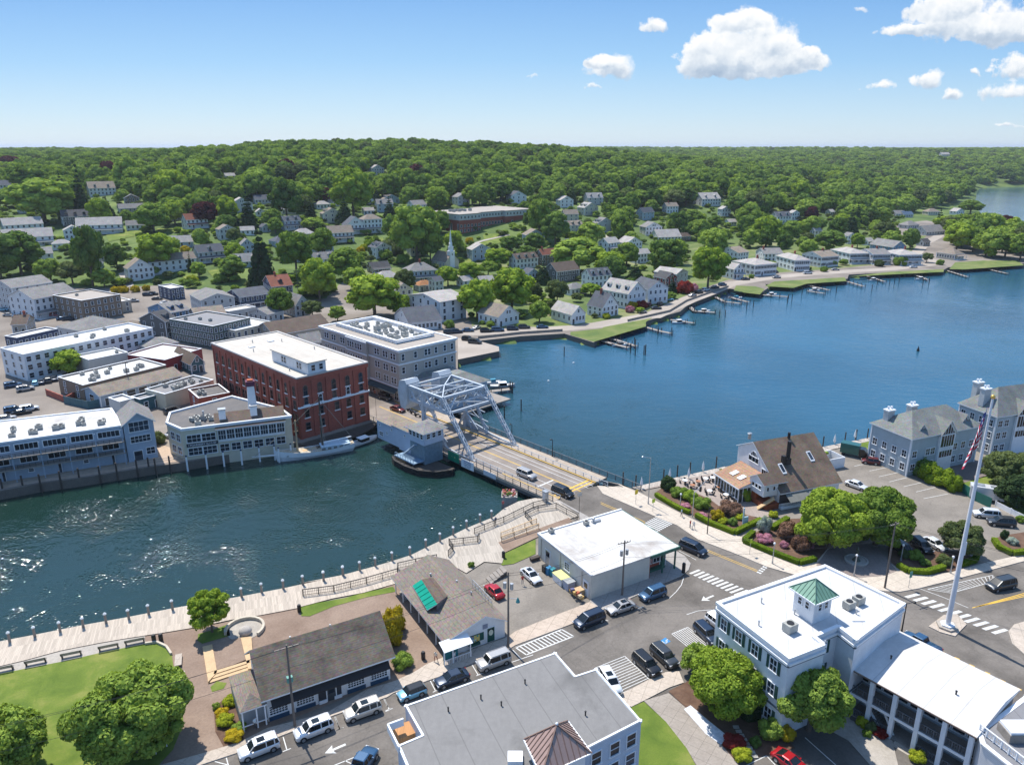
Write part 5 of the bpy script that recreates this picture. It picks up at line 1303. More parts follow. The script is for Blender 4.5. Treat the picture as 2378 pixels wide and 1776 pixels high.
def grey_block():
 H=15.0
 o,a,w,d=frame3(('e',620,318),('e',985,238),('e',118,162),2+H)
 t=thing('grey_office_building','four storey stone grey building with white bands and crowded rooftop machine well','building',(o.x,o.y,2),a)
 wm=M('grey_render',(0.42,0.39,0.35),.8,.07,scale=.4)
 by0,by1=d*.36,d*.62
 m_=MB();m_.box(0,0,-3,w,d,H);m_.box(-.7,by0,0,-.001,by1,H-.01);m_.build('wall',[wm],t)
 m_=MB()
 for z in(H-.5,H-4.1,4.1):
  m_.box(-.22,-.22,z,w+.22,-.001,z+.42);m_.box(-.22,0,z,-.002,by0,z+.42);m_.box(-.92,by0-.2,z,-.702,by1+.2,z+.42);m_.box(-.22,by1,z,-.002,d,z+.42)
  m_.box(w+.001,0,z,w+.22,d,z+.42)
 m_.build('white_band',[trim],t)
 m_=MB();m_.box(.3,.3,H,w-.3,d-.3,H+.05,0);parapet(m_,-.5,-.5,w+.5,d+.5,H-.08,.8,.4,1)
 r=m_.build('roof',[RCOL['gravel'],trim],t)
 X0,X1,Y0,Y1=w*.2,w*.86,d*.16,d*.93
 m_=MB()
 for z,e in((.1,0),(.75,.15)):
  parapet(m_,X0-e,Y0-e,X1+e,Y1+e,H+z,.55+e,.4)
 for i in range(16):
  y=Y0+(Y1-Y0)*i/15
  m_.cbox(X0-.1,y,H,.2,.2,.8);m_.cbox(X1+.1,y,H,.2,.2,.8)
 m_.build('well_frame',[white],r)
 m_=MB();m_.box(X0+.6,Y0+.6,H+.051,X1-.6,Y1-.6,H+.1);m_.build('well_floor',[RCOL['white']],r)
 rn=random.Random(5)
 for i in range(30):
  x=X0+1.4+(X1-X0-2.8)*((i%4)+rn.uniform(.1,.9))/4;y=Y0+1.5+(Y1-Y0-3)*((i//4)+rn.uniform(.2,.8))/8
  acunit(r,x,y,H+.1,rn.uniform(1.0,1.9),rn.choice((0,PI/2)))
 for k,z in enumerate((13.0,9.3,6.0)):
  for g0 in(.05,.14,.24):wins(t,'w',w,d,[d*g0,d*g0+1.25],z,.95,1.7)
  wins(t,'w',w,d,[d*.43+1.2*j for j in range(3)]+[d*.53+1.2*j for j in range(3)],z,.9,1.7,x0=-.7)
  for g0 in(.68,.8,.9):wins(t,'w',w,d,[d*g0,d*g0+1.25],z,.95,1.7)
  wins(t,'s',w,d,[w*.07,w*.28,w*.46,w*.46+1.2,w*.64,w*.8,w*.93],z,.95,1.7)
  wins(t,'e',w,d,spread(9,d),z,.95,1.7)
 m_=MB()
 m_.face([(-1.9,.5,3.1),(-.0,.5,3.9),(-.0,by0-.3,3.9),(-1.9,by0-.3,3.1)][::-1]);m_.box(-1.95,.5,2.8,-1.85,by0-.3,3.1)
 m_.build('awning',[M('dark_awning',(0.03,0.045,0.05),.7)],t)
 wins(t,'w',w,d,spread(4,by0),1.7,1.7,2.2,nx=2)
 print('GREY',w,d,a)
 return o,a,w,d
grey=grey_block()
def annexe():
 o,a,w,d=frame3(('e',892,588),('e',1205,512),('e',655,507),2+5)
 a=grey[1]
 t=thing('boathouse_building','blue grey boathouse on piles with broad green and brown hip roof behind the bridge truss','boathouse',(o.x,o.y,2),a)
 m_=MB();m_.box(0,0,-.6,w,d,5);m_.build('wall',[WCOL['bluegrey']],t)
 m_=MB();hip_roof(m_,0,0,w,d,5,2.6,.8,.2,0,.45,1);m_.build('roof',[RCOL['greygreen'],trim],t)
 m_=MB();gable_roof(m_,-1.2,d*.3,6,d*.3+7,5.2,2.0,'x',.3,.2,0,1);m_.build('porch_roof',[RCOL['grey'],trim],t)
 wins(t,'s',w,d,spread(6,w),2.8,1.2,1.6);wins(t,'e',w,d,spread(4,d),2.8,1.2,1.6)
 for i in range(6):
  for j in(0,1):
   m_=MB();m_.tube((0,0,-5),(0,0,-.6),.2,.2,8);m_.build('pile',[wood_dark],t,(w*(i+.3)/6,.4+j*d*.5,0))
 m_=MB();m_.box(w*.2,-4.5,-.9,w+5,0,-.5);m_.box(w,0,-.9,w+5,d*.5,-.5);m_.build('deck',[wood_old],t)
annexe()
def polyb(name,label,cat,pts,H,wall,roofm,par_h=0.5,z0=2.0,pw=.5):
 """building over any outline; pts run counter-clockwise, first is the near corner"""
 o=pts[0]
 t=thing(name,label,cat,(o.x,o.y,z0),0.0)
 L=[Vector((p.x-o.x,p.y-o.y))for p in pts]
 m_=MB();m_.prism([tuple(p)for p in L],-3,H);m_.build('wall',[wall],t)
 m_=MB();n=len(L)
 c=sum(L,Vector((0,0)))/n
 m_.prism([tuple(p+(c-p).normalized()*.3)for p in L],H-.1,H+.06,0)
 for i in range(n):
  A,B=L[i],L[(i+1)%n];dd=(B-A).normalized();nn=Vector((dd.y,-dd.x))
  A2,B2=A-dd*.15+nn*-.1,B+dd*.15+nn*-.1
  m_.bar((A2.x,A2.y,H+par_h/2-.05),(B2.x,B2.y,H+par_h/2-.05+.002*i),pw,par_h+.1,1)
 r=m_.build('roof',[roofm,trim],t)
 return t,L,r
def edge_wins(t,L,i,us,z,w,h,out=0.0,**k):
 A,B=L[i],L[(i+1)%len(L)];dd=(B-A);ln=dd.length;dd.normalize();nn=Vector((dd.y,-dd.x))
 me=window_mesh(w,h,**k);rz=math.atan2(dd.y,dd.x)
 for u in us:
  u=u*ln if u<=1 and ln>1.01 else u
  p=A+dd*u+nn*out
  link('window',me,t,(p.x,p.y,z),rz)
 return ln
def cream_shop():
 H=7.2;z=2+H
 pts=[Q('l',395,826,z),Q('l',1795,655,z),Q('l',1670,560,z),Q('l',1040,400,z),Q('l',245,612,z),Q('l',203,742,z)]
 t,L,r=polyb('cream_shop_building','cream two storey shop on the quay with dark roof and tall white chimney','shop',pts,H,WCOL['cream'],RCOL['darkflat'])
 A,B=L[0],L[1];dd=(B-A);ln=dd.length;dd.normalize();nn=Vector((dd.y,-dd.x));rz=math.atan2(dd.y,dd.x)
 f=lambda u,o_,z_:(A.x+dd.x*u+nn.x*o_,A.y+dd.y*u+nn.y*o_,z_)
 u0=ln*.31;u1=ln*.93
 m_=MB();m_.grid([f(u0,0,3.3),f(u1,0,3.3),f(u1,.5,3.5),f(u0,.5,3.5),f(u0,0,6.7),f(u1,0,6.7),f(u1,.5,6.7),f(u0,.5,6.7)],[(0,3,7,4),(3,2,6,7),(2,1,5,6),(3,0,1,2),(4,7,6,5)],0)
 m_.build('bay',[WCOL['white']],t)
 m_=MB();e=.4
 lo=[f(u0-e,.9,6.75),f(u1+e,.9,6.75)];hi=[f(u1+e,-4.6,8.9),f(u0-e,-4.6,8.9)]
 m_.face(lo+hi,0);m_.face([f(u0-e,.9,6.55),f(u1+e,.9,6.55),f(u1+e,.9,6.75),f(u0-e,.9,6.75)],1)
 m_.face([f(u0-e,-4.6,7.3),f(u0-e,.9,6.55),lo[0],hi[1]],1);m_.face([f(u1+e,.9,6.55),f(u1+e,-4.6,7.3),hi[0],lo[1]],1)
 m_.face([f(u1+e,-4.6,7.3),f(u0-e,-4.6,7.3),hi[1],hi[0]],1)
 lr=m_.build('lean_to_roof',[RCOL['brown'],trim],t)
 for k in range(8):
  uu=u0+(u1-u0)*(k+.5)/8
  p=f(uu,.5,5.2);link('window',window_mesh((u1-u0)/8*.86,2.2,nx=3,ny=2,sill=False),t,p,rz)
 for u in(.1,.225):
  for z_ in(5.0,1.9):link('window',window_mesh(3.0,1.7,nx=3,ny=2,fw=.14),t,f(u*ln,0,z_),rz)
 for k in range(6):link('window',window_mesh(1.9,1.7,nx=2,ny=2),t,f(ln*(.36+.105*k),0,1.9),rz)
 for u in(.35,.72):edge_wins(t,L,5,[u],5.0,1.6,1.7,nx=2);edge_wins(t,L,5,[u],1.9,1.6,1.7,nx=2)
 m_=MB();m_.box(-ln*.14,-.14,-.38,ln*.14,-.03,.38);sg=m_.build('sign_board',[M('sign_navy',(0.02,0.03,0.05),.5)],t,f(ln*.165,0,3.45),rz)
 text_on(sg,'I POA&SEERY SU G EP',.62,(0,-.16,0),0,white)
 for uu in(ln*.37,ln*.66):
  m_=MB();m_.cbox(0,0,0,1.5,1.3,2.6);m_.cbox(0,0,2.6,1.7,1.5,.2,1);m_.build('chimney',[white,galv],t,f(uu,-2.8,7.6),rz)
 m_=MB()
 b_,tp=1.05,.78
 m_.grid([(-b_,-b_,0),(b_,-b_,0),(b_,b_,0),(-b_,b_,0),(-tp,-tp,7.0),(tp,-tp,7.0),(tp,tp,7.0),(-tp,tp,7.0)],[(0,1,5,4),(1,2,6,5),(2,3,7,6),(3,0,4,7),(4,5,6,7)],0)
 m_.cbox(0,0,7.0,1.9,1.9,.9,1);m_.cbox(0,0,7.9,2.1,2.1,.3,1);m_.cbox(0,0,8.2,1.3,1.3,.3,2)
 m_.build('tall_chimney',[white,M('purple_brick',(0.12,0.035,0.07),.8),M('orange_pot',(0.4,0.1,0.04),.8)],t,f(ln*.66,-6.5,7.1),rz)
 rn=random.Random(3)
 for i in range(11):acunit(r,*f(ln*rn.uniform(.08,.3),-rn.uniform(2,7),7.3),rn.uniform(.7,1.4),rz)
 vent(r,*f(ln*.2,-5,7.2),2.4,.2)
 print('CREAM',ln)
cream_shop()
def blue_block():
 H=8.6;z=2+H
 pts=[Q('d',-700,1010,z),Q('d',785,800,z),Q('d',715,690,z),Q('d',-700,850,z)]
 t,L,r=polyb('blue_grey_waterfront_building','long blue grey three storey waterfront building with balconies and white membrane roof','building',pts,H,WCOL['bluegrey'],RCOL['white'],.3)
 A,B=L[0],L[1];dd=(B-A);ln=dd.length;dd.normalize();nn=Vector((dd.y,-dd.x));rz=math.atan2(dd.y,dd.x)
 f=lambda u,o_,z_:(A.x+dd.x*u+nn.x*o_,A.y+dd.y*u+nn.y*o_,z_)
 n=int(ln/5.2)
 for k in range(n):
  u=ln-2.9-k*5.2
  link('window',window_mesh(4.2,1.3,nx=5,ny=1,sill=False,fw=.18),t,f(u,0,7.2),rz)
  link('window',window_mesh(3.2,1.5,nx=3,ny=1,gl='dark_glass'),t,f(u,0,4.4),rz)
  link('window',window_mesh(.9,.7),t,f(u,.0,1.7),rz)if k%2 else door(t,'s',1,1,0,0).__setattr__('location',f(u,0,0.1))
  if not k%2:
   t.children[-1].rotation_euler=(0,0,rz)
 bal=MB()
 for zf in(3.0,5.6):
  bal.bar(f(0,1.1,zf),f(ln,1.1,zf),2.2,.22,0)
  bal.bar(f(0,2.1,zf+1.0),f(ln,2.1,zf+1.0),.08,.08,1)
  for k in range(int(ln/1.1)):bal.bar(f(k*1.1,2.1,zf+.1),f(k*1.1,2.1,zf+1.0),.05,.05,1,up=(1,0,0))
 for k in range(n+1):
  u=ln-.3-k*5.2
  bal.bar(f(u,2.05,0.1),f(u,2.05,8.4),.16,.16,2,up=(1,0,0))
 bal.build('balcony',[wood_old,black,WCOL['bluegrey']],t)
 rn=random.Random(9)
 for i in range(30):acunit(r,*f(ln-3-4.4*(i//4)-rn.uniform(0,1.5),-rn.uniform(3,8),8.65),rn.uniform(.8,1.5),rz)
 tw=(Q('d',945,738,z+.3)-Q('d',788,790,z+.3)).xy.length
 g=MB();g.box(0,-.8,-3,tw,9,9);gable_ends(g,0,-.8,tw,9,9,2.3,'y');p=Q('d',788,790,z+.3)
 tr=rz+.1
 e=g.build('end_wall',[WCOL['bluegrey']],t,(p.x-pts[0].x,p.y-pts[0].y,0),tr)
 g=MB();gable_roof(g,0,-.8,tw,9,9,2.3,'y',.5,.2,0,1);g.build('gable_roof',[RCOL['grey'],trim],e)
 wins(e,'s',tw,9,[tw*.5],8.2,4.0,2.2,nx=4,ny=2,y0=-.8);wins(e,'s',tw,9,[tw*.5],5.2,4.0,1.5,nx=5,y0=-.8);wins(e,'s',tw,9,[tw*.78],2.0,1.7,1.5,nx=2,y0=-.8)
 door(e,'s',tw,9,tw*.35,.1,1.7,2.3,y0=-.8);wins(e,'e',tw,9,[3,6],5.5,1.2,1.6)
blue_block()
# small things of the far quay
def pile(p,h=2.2,r=.17,cap=True,label=None,group=None,mat=None,down=3.5,capm=None):
 key=('pile',round(h,1),r,cap,mat.name if mat else '',capm.name if capm else '')
 if key not in WC:
  m_=MB();m_.tube((0,0,-down),(0,0,h),r,r*.93,9,0)
  if cap:m_.lathe([(r*1.25,h-.05),(r*1.2,h+.1),(.02,h+.32)],9,1)
  WC[key]=m_.mesh('pile',[mat or wood_old,capm or white])
 o=link('mooring_pile',WC[key],None,p)
 return tag(o,label,'post',group)
for i,(u,v)in enumerate([(15,1180),(145,1160),(258,1150),(388,1130),(508,1110),(640,1095),(750,1075),(880,1055),(955,1040),(998,1045),(1090,1030)]):
 pile(Q('d',u,v+20,2),2.2,.2,False,ORD[i]+' tarred pile of the left quay counted from the left','dark piles of the left quay',wood_dark)
for i,(u,v)in enumerate([(1200,1015),(1325,1000),(1435,985),(1550,975),(1665,955),(1763,945),(1790,960),(1868,935)]):
 pile(Q('d',u,v+22,2),1.6,.2,True,ORD[i]+' white dark capped pile along the cream shop quay from the left','white piles by the cream shop',white,capm=M('pile_cap_navy',(0.02,.03,.08),.5))
q=MB()
for k in range(2):
 pts=[Q('d',u,v,2)for u,v in((-700,1298),(0,1192),(270,1150),(500,1120),(780,1076),(970,1045),(1190,1018))]
 for A,B in zip(pts,pts[1:]):q.bar((A.x,A.y,2.5+k*.5),(B.x,B.y,2.5+k*.5),.08,.08)
tag(q.build('quay_railing',[wood_old]),'long low grey rail on the quay edge in front of the blue grey building','railing')
surf('quay_sidewalk',[p.xy for p in QL('d',(-700,1310),(0,1205),(270,1158),(500,1128),(780,1083),(970,1052),(1200,1022),(1150,960),(990,900),(960,990),(500,1050),(-700,1200))],groundm('quay_sand',(0.4,0.3,0.22),(0.52,0.41,0.32),scale=.4),2.03)
def fence_line(name,label,pts,h,mat,cat='fence',t_=.08,posts=2.4,group=None,z=None,topped=None):
 """solid or slatted run of fence through points"""
 o=thing(name,label,cat,pts[0],0,group)
 m_=MB();P=[p-pts[0]for p in pts]
 for A,B in zip(P,P[1:]):m_.bar((A.x,A.y,h/2),(B.x,B.y,h/2),t_,h)
 m_.build('panel',[mat],o)
 pm=WC.get(('fp',h,mat.name))
 if pm is None:
  m_=MB();m_.cbox(0,0,0,.14,.14,h+.12);pm=WC[('fp',h,mat.name)]=m_.mesh('post',[topped or mat])
 for A,B in zip(P,P[1:]):
  n=max(1,int((B-A).length/posts))
  for i in range(n):link('post',pm,o,A+(B-A)*(i/n))
 return o
fence_line('board_fence','tall dark teal board fence around the bins of the yard',QL('d',(415,655),(570,690),(690,668)),2.2,WCOL['teal'])
fence_line('yard_wall','low red brick wall of the walled patio in the left yard',QL('d',(300,600),(425,650),(512,605)),1.8,brick,'wall',.3)
surf('quay_deck',[p.xy for p in QL('e',(-20,905),(445,772),(480,770),(450,800),(350,850),(100,930))],wood_dark,1.6,.3)
# bascule bridge
BA=rad(-46.5);BO=Vector((-8.98,157.96,0))
bridge=thing('bascule_bridge','grey steel bascule bridge with overhead truss and two counterweights','bridge',BO,BA)
steel=M('bridge_steel',(0.43,0.48,0.53),.5,.12,scale=.8)
tar=M('tarred_timber',(0.022,0.02,0.02),.7,.3,fine=.3)
steel_d=M('bridge_steel_dark',(0.1,0.11,0.125),.55,.2)
cwm=M('counterweight_grey',(0.5,0.54,0.57),.6,.2,scale=.6,fine=.25)
deckm=groundm('bridge_deck_surface',(0.2,0.17,0.15),(0.3,0.26,0.225),scale=.25,fine=4)
pathd=groundm('bridge_walk',(0.36,0.3,0.24),(0.46,0.39,0.32),scale=.4,slab=2.2)
yell=M('yellow_curb',(0.55,0.36,0.1),.6,.15)
S0,S1=-47.0,27.0
m_=MB();m_.box(S0,-.2,1.55,S1,11,2.03);m_.build('deck',[deckm],bridge)
m_=MB();m_.box(S0,-2.0,1.6,S1,-.2,2.2);m_.box(S0,11.3,1.6,S1,15,2.2);m_.build('sidewalk',[pathd],bridge)
m_=MB();m_.box(-46,11.001,1.62,S1,11.299,2.26);m_.box(10,-.199,2.03,S1,.1,2.25);m_.build('curb',[yell],bridge)
m_=MB()
for y in(-1.7,3,7,12,14.6):m_.box(S0,y,.75,S1-1,y+.35,1.549)
m_.build('girder',[steel_d],bridge)
for s in(-8.5,-27,24):
 m_=MB();m_.box(s-1.3,-1.6,-3,s+1.3,14.5,.75);m_.build('pier',[M('pier_stone',(0.2,.18,.16),.9,.3,fine=.4)],bridge)
def railing(par,p0,p1,h=1.1,n=None,mat=None,top=.1,bars=True,name='railing'):
 r_=MB();A,B=Vector(p0),Vector(p1);L_=(B-A).length;n=n or max(1,int(L_/2.2));up=Vector((0,0,1))
 r_.bar(A+up*h,B+up*h,top,.08);r_.bar(A+up*.15,B+up*.15,.06,.06);r_.bar(A+up*h*.6,B+up*h*.6,.04,.04)
 for i in range(n+1):r_.bar(A+(B-A)*(i/n),A+(B-A)*(i/n)+up*(h+.06),.11,.11)
 if bars:
  nb=int(L_/.28)
  for i in range(nb):q=A+(B-A)*((i+.5)/nb);r_.bar(q+up*.15,q+up*h,.035,.035)
 return r_.build(name,[mat or steel_d],par)
railing(bridge,(-8,-1.95,2.2),(S1,-1.95,2.2),1.15,mat=steel_d)
railing(bridge,(-22,14.95,2.2),(S1+9,14.95,2.2),1.25,mat=steel_d,top=.2)
railing(bridge,(-46,-1.95,2.2),(-28,-1.95,2.2),1.15,mat=steel_d)
railing(bridge,(-6,.25,2.03),(S1,.25,2.03),.8,mat=steel,bars=False)
railing(bridge,(-6,11.5,2.2),(S1+3,11.5,2.2),.9,mat=steel,bars=False)
m_=MB()
for y in(3.6,8.2,9.7):m_.box(-7,y-.07,2.034,S1+.5,y+.07,2.04,0)
m_.box(-46,5.72,2.034,S1+.5,5.84,2.04,1);m_.box(-46,5.98,2.034,S1+.5,6.1,2.04,1)
m_.box(19.6,1,2.034,20.0,5.7,2.041,0);m_.box(S1-2.2,.6,2.042,S1-1.7,11,2.046,1);m_.box(S1-1.0,.6,2.042,S1-.6,11,2.046,1)
m_.build('lane_lines',[paintline,yellowline],bridge)
m_=MB();m_.box(-7.6,.1,2.031,-7.2,11,2.036);m_.box(-26.2,.1,2.031,-25.8,11,2.036);m_.build('deck_joint',[steel_d],bridge)
def lattice(b_,p0,p1,w=.62,t_=.12):
 A,B=Vector(p0),Vector(p1);d=B-A;L_=d.length;d.normalize()
 y=Vector((0,1,0));x=d.cross(y).normalized()
 for sx in(-1,1):
  for sy in(-1,1):
   o_=x*(sx*w/2)+y*(sy*w/2);b_.bar(A+o_,B+o_,t_*1.3,t_*1.3,0,up=(0,1,0))
  b_.bar(A+x*sx*w/2,B+x*sx*w/2,.05,w,0,up=tuple(x))if False else None
 n=int(L_/1.15)
 for i in range(n):
  a_,c_=A+d*(L_*i/n),A+d*(L_*(i+1)/n)
  s=1 if i%2 else-1
  for sx in(-1,1):b_.bar(a_+x*sx*w/2+y*s*w/2,c_+x*sx*w/2-y*s*w/2,t_,t_*.6,0)
  for sy in(-1,1):b_.bar(a_+y*sy*w/2+x*s*w/2,c_+y*sy*w/2-x*s*w/2,t_,t_*.6,0)
TZ,LZ=14.4,11.1
for y in(0.0,13.0):
 A_,B_,D_,C_=(-23.3,y,TZ),(-10.4,y,TZ),(-23.3,y,LZ),(-8.1,y,LZ+.2)
 m_=MB();m_.bar(A_,B_,.6,.55);m_.build('top_chord',[steel],bridge)
 m_=MB();m_.bar(D_,(-17.8,y,LZ+.1),.55,.6);m_.bar((-17.8,y,LZ+.1),C_,.55,.75);m_.build('lower_chord',[steel],bridge)
 m_=MB()
 for p,q in((A_,D_),((-23.2,y,TZ),(-20.9,y,LZ)),((-20.9,y,LZ),(-18.2,y,TZ)),((-17.4,y,TZ),(-14.2,y,LZ)),((-23.2,y,LZ),(-22,y,(TZ+LZ)/2)),((-19.6,y,(TZ+LZ)/2),(-18,y,LZ)),((-12.6,y,(TZ+LZ)/2),(-10.9,y,LZ+.3)),((-14.2,y,LZ),(-11.0,y,TZ-.3)),((-11,y,TZ),(-10.8,y,LZ+.3)),((-14.2,y,TZ),(-14.2,y,LZ))):
  m_.bar(p,q,.3,.34)
 m_.build('web_member',[steel],bridge)
 m_=MB();lattice(m_,(0.2,y,2.4),(-10.5,y,TZ+.1),.66,.13);m_.build('end_post',[steel],bridge)
 m_=MB();lattice(m_,(-9.6,y,2.4),(-14.6,y,LZ-.2),.5,.1);m_.build('link_strut',[steel],bridge)
 m_=MB();m_.bar((-17.8,y,2.2),(-17.8,y,TZ),.85,.75)
 for s in(-1,1):m_.bar((-17.8+s*2.6,y,2.0),(-17.8+s*.3,y,5.6),.5,.4)
 for s in(-1,1):m_.bar((-17.8+s*1.6,y,LZ),(-17.8+s*.3,y,LZ-2.4),.35,.3)
 m_.bar((-17.8,y,6.2),(-13,y,2.6),.45,.35)
 m_.build('tower_leg',[steel],bridge)
 m_=MB();prof=[(-19,2.0),(-19,3.2),(-16.5,3.75),(-14,3.8),(-11,3.3),(-8.5,2.75),(-4,2.5),(1.2,2.45),(1.2,2.0)]
 yy=y+(-.25 if y<1 else .25)
 m_.grid([(s,yy-.15,z)for s,z in prof]+[(s,yy+.15,z)for s,z in prof],[tuple(range(9))[::-1],tuple(range(9,18))]+[(i,(i+1)%9,9+(i+1)%9,9+i)for i in range(9)])
 m_.build('plate_girder',[steel],bridge)
 m_=MB()
 for z,s in((8.4,-10.4),(6.2,-9.2)):m_.bar((-17.8,y,z),(s,y,z-.6),.22,.22)
 m_.bar((-17.8,y,8.4),(-9.0,y,4),.18,.18);m_.build('brace_rod',[steel],bridge)
for s,z,w_ in((-23.3,TZ,.45),(-10.4,TZ,.55),(-17.8,TZ,.4),(-8.2,LZ+.2,.5),(-17.8,LZ-.3,.6),(-23.3,LZ,.35),(-14.2,TZ,.25)):
 m_=MB();m_.bar((s,.2,z),(s,12.8,z),w_,w_);m_.build('cross_beam',[steel],bridge)
m_=MB()
for(a0,b0,z0),(a1,b1,z1)in(((-23.3,0,TZ),(-17.8,6.5,TZ)),((-23.3,13,TZ),(-17.8,6.5,TZ)),((-10.4,0,TZ),(-17.8,6.5,TZ)),((-10.4,13,TZ),(-17.8,6.5,TZ)),((-17.8,0,LZ-.4),(-17.8,6.5,TZ)),((-17.8,13,LZ-.4),(-17.8,6.5,TZ)),((-17.8,0,LZ-.3),(-17.8,2.6,LZ-3)),((-17.8,13,LZ-.3),(-17.8,10.4,LZ-3)),((-8.2,0,LZ),(-10.4,4,TZ)),((-8.2,13,LZ),(-10.4,9,TZ)),((-8.2,0,LZ),(-14.2,6.5,LZ)),((-8.2,13,LZ),(-14.2,6.5,LZ)),((-23.3,0,LZ),(-14.2,6.5,LZ)),((-23.3,13,LZ),(-14.2,6.5,LZ))):
 m_.bar((a0,b0,z0),(a1,b1,z1),.26,.26)
m_.bar((-17.8,.4,LZ-1.5),(-17.8,12.6,LZ-1.5),.3,1.1)
for i in range(8):
 for s_,z0_,z1_ in((-10.4,TZ,LZ+1.6),(-17.8,TZ,LZ),(-14.2,TZ,TZ-1.2)):m_.bar((s_,1.6*i+.1,z0_ if i%2 else z1_),(s_,1.6*(i+1)+.1,z1_ if i%2 else z0_),.15,.15)
m_.bar((-9.5,.2,LZ+1.6),(-9.5,12.8,LZ+1.6),.3,.3)
m_.build('sway_bracing',[steel],bridge)
m_=MB();m_.box(-19.5,2,LZ+.2,-15,11,LZ+.4);m_.cbox(-17,4,LZ+.4,1.6,1.4,1.2);m_.cbox(-17,8.6,LZ+.4,2,1.6,1.0);m_.tube((-17,4,LZ+1),(-17,9,LZ+1),.3,.3,10)
m_.build('machinery_platform',[steel_d],bridge)
for y0,y1 in((-.6,3.3),(9.7,13.6)):
 prof=[(-24.8,8.2),(-26.4,8.5),(-27.4,12.6),(-26.6,15.2),(-24.4,15.8),(-23.6,14.9),(-23.8,9.8)]
 n=len(prof);m_=MB()
 m_.grid([(s,y0,z)for s,z in prof]+[(s,y1,z)for s,z in prof],[tuple(range(n)),tuple(range(2*n-1,n-1,-1))]+[((i+1)%n,i,n+i,n+(i+1)%n)for i in range(n)])
 cw=m_.build('counterweight',[cwm],bridge)
 m_=MB();m_.bar((-23.55,y0+.4,15),(-23.75,y0+.4,9.6),.1,.16);m_.bar((-23.55,y1-.4,15),(-23.75,y1-.4,9.6),.1,.16);m_.bar((-23.5,y0+.4,14.9),(-23.5,y1-.4,14.9),.1,.1);m_.build('rib',[steel],cw)
def street_light(p,h,label,rz=0,arm=1.5,mat=None,head='arm',group=None):
 t=thing('street_lamp',label,'street lamp',p,rz,group)
 m_=MB();m_.tube((0,0,0),(0,0,h),.11,.07,8);m_.tube((0,0,0),(0,0,.5),.17,.14,8)
 if head=='arm':m_.tube((0,0,h-.1),(arm,0,h+.15),.045,.04,6)
 m_.build('pole',[mat or black],t)
 m_=MB()
 if head=='arm':m_.lathe([(.08,0),(.26,.04),(.2,.22),(.05,.3)],10,0,(arm+.1,0,h))
 else:m_.ball((0,0,h+.2),.22,1);m_.lathe([(.12,0),(.16,.08)],8,0,(0,0,h-.06))
 m_.build('lamp_head',[mat or black,white],t)
 return t
def bl(s,y,z=2.2):return BO+Vector((math.cos(BA)*s-math.sin(BA)*y,math.sin(BA)*s+math.cos(BA)*y,z))
for k,(s,lab)in enumerate(((-2.5,'black lamp on the bridge walk beside the truss foot'),(11,'black lamp on the bridge walk halfway to the near bank'))):
 street_light(bl(s,14.7),4.2,lab,BA+PI/2+PI,.5,group='bridge walk lamps')
def banner(s0,s1,z0,z1,mat,lab,lines=None,name='sign_board',y=-2.12):
 t=thing(name,lab,'sign',bl((s0+s1)/2,y,z0),BA)
 m_=MB();m_.box(-(s1-s0)/2,-.04,0,(s1-s0)/2,.04,z1-z0);m_.build('panel',[mat],t)
 if lines:lines(t,(s1-s0)/2,z1-z0)
 return t
grsign=M('green_sign',(0.0,0.22,0.12),.5,.08);scrib=M('sign_text_blue',(0.08,0.12,0.25),.6)
banner(-6.1,-2.2,1.2,3.4,grsign,'green sign board hanging on the bridge railing',lambda t,w,h:(text_on(t,'· ·  \u2197',.7,(0,-.06,h*.5),0,M('pale_yellow',(0.7,.7,.3),.6))))
banner(-1.4,2.9,.9,2.9,white,'white notice board full of blue text on the bridge railing',lambda t,w,h:[text_on(t,s_,.33,(0,-.06,h*(.82-.21*i)),0,scrib)for i,s_ in enumerate(('MUSEWTN BRITE','OPERAT SEHEOLE','CHANEL 13 VHF','CALL BRIDGE'))])
banner(6.2,10.2,1.4,2.5,M('pale_board',(0.55,0.58,0.62),.6),'small pale board on the bridge railing nearer the bank')
op=thing('bridge_operator_house','blue grey operator house with glazed lookout beside the bridge','control house',bl(0,0,0),BA)
ob=M('operator_wall',(0.46,0.52,0.62),.6,.06,scale=.5)
y0,y1=-7.4,-3.4
m_=MB();m_.box(-27,y0,2.0,-18,y1+.6,6.6);m_.box(-18,y0,1.6,-13.0,y1+.6,6.9);m_.build('wall',[ob],op)
m_=MB();hip_roof(m_,-27,y0,-20.5,y1+.6,6.6,.7,.3,.15,0,0,1);hip_roof(m_,-20.4,y0,-13.1,y1+.6,6.95,1.0,.3,.15,0,0,1);m_.build('roof',[RCOL['tan'],trim],op)
m_=MB();m_.box(-13,y0-.3,.8,-7.6,y1+.9,5.6);m_.build('lower_wall',[M('patina_panel',(0.15,0.22,0.27),.5,.35,scale=1.2,fine=.4)],op)
m_=MB();m_.box(-13.2,y0-.5,5.6,-7.4,y1+1.1,8.6);m_.build('lookout',[ob],op)
m_=MB();hip_roof(m_,-13.2,y0-.5,-7.4,y1+1.1,8.6,1.5,.8,.15,0,0,1);m_.build('lookout_roof',[RCOL['grey'],trim],op)
wins(op,'s',5.8,5,[.8,2.2,3.6,5.0],7.6,.85,1.1,x0=-13.2,y0=y0-.5,gl='dark_glass');wins(op,'e',5.8,5.6,[1.2,2.8,4.4],7.6,.9,1.1,x0=-13.2,y0=y0-.5,gl='dark_glass')
wins(op,'s',14,4,[1.2,6.2,11.6],5.7,.5,.5,x0=-27,y0=y0,gl='dark_glass');wins(op,'s',14,4,[4.2],4.3,.5,.6,x0=-27,y0=y0,gl='dark_glass');wins(op,'s',14,4,[1.8],3.5,1.4,1.0,nx=3,x0=-27,y0=y0,gl='dark_glass')
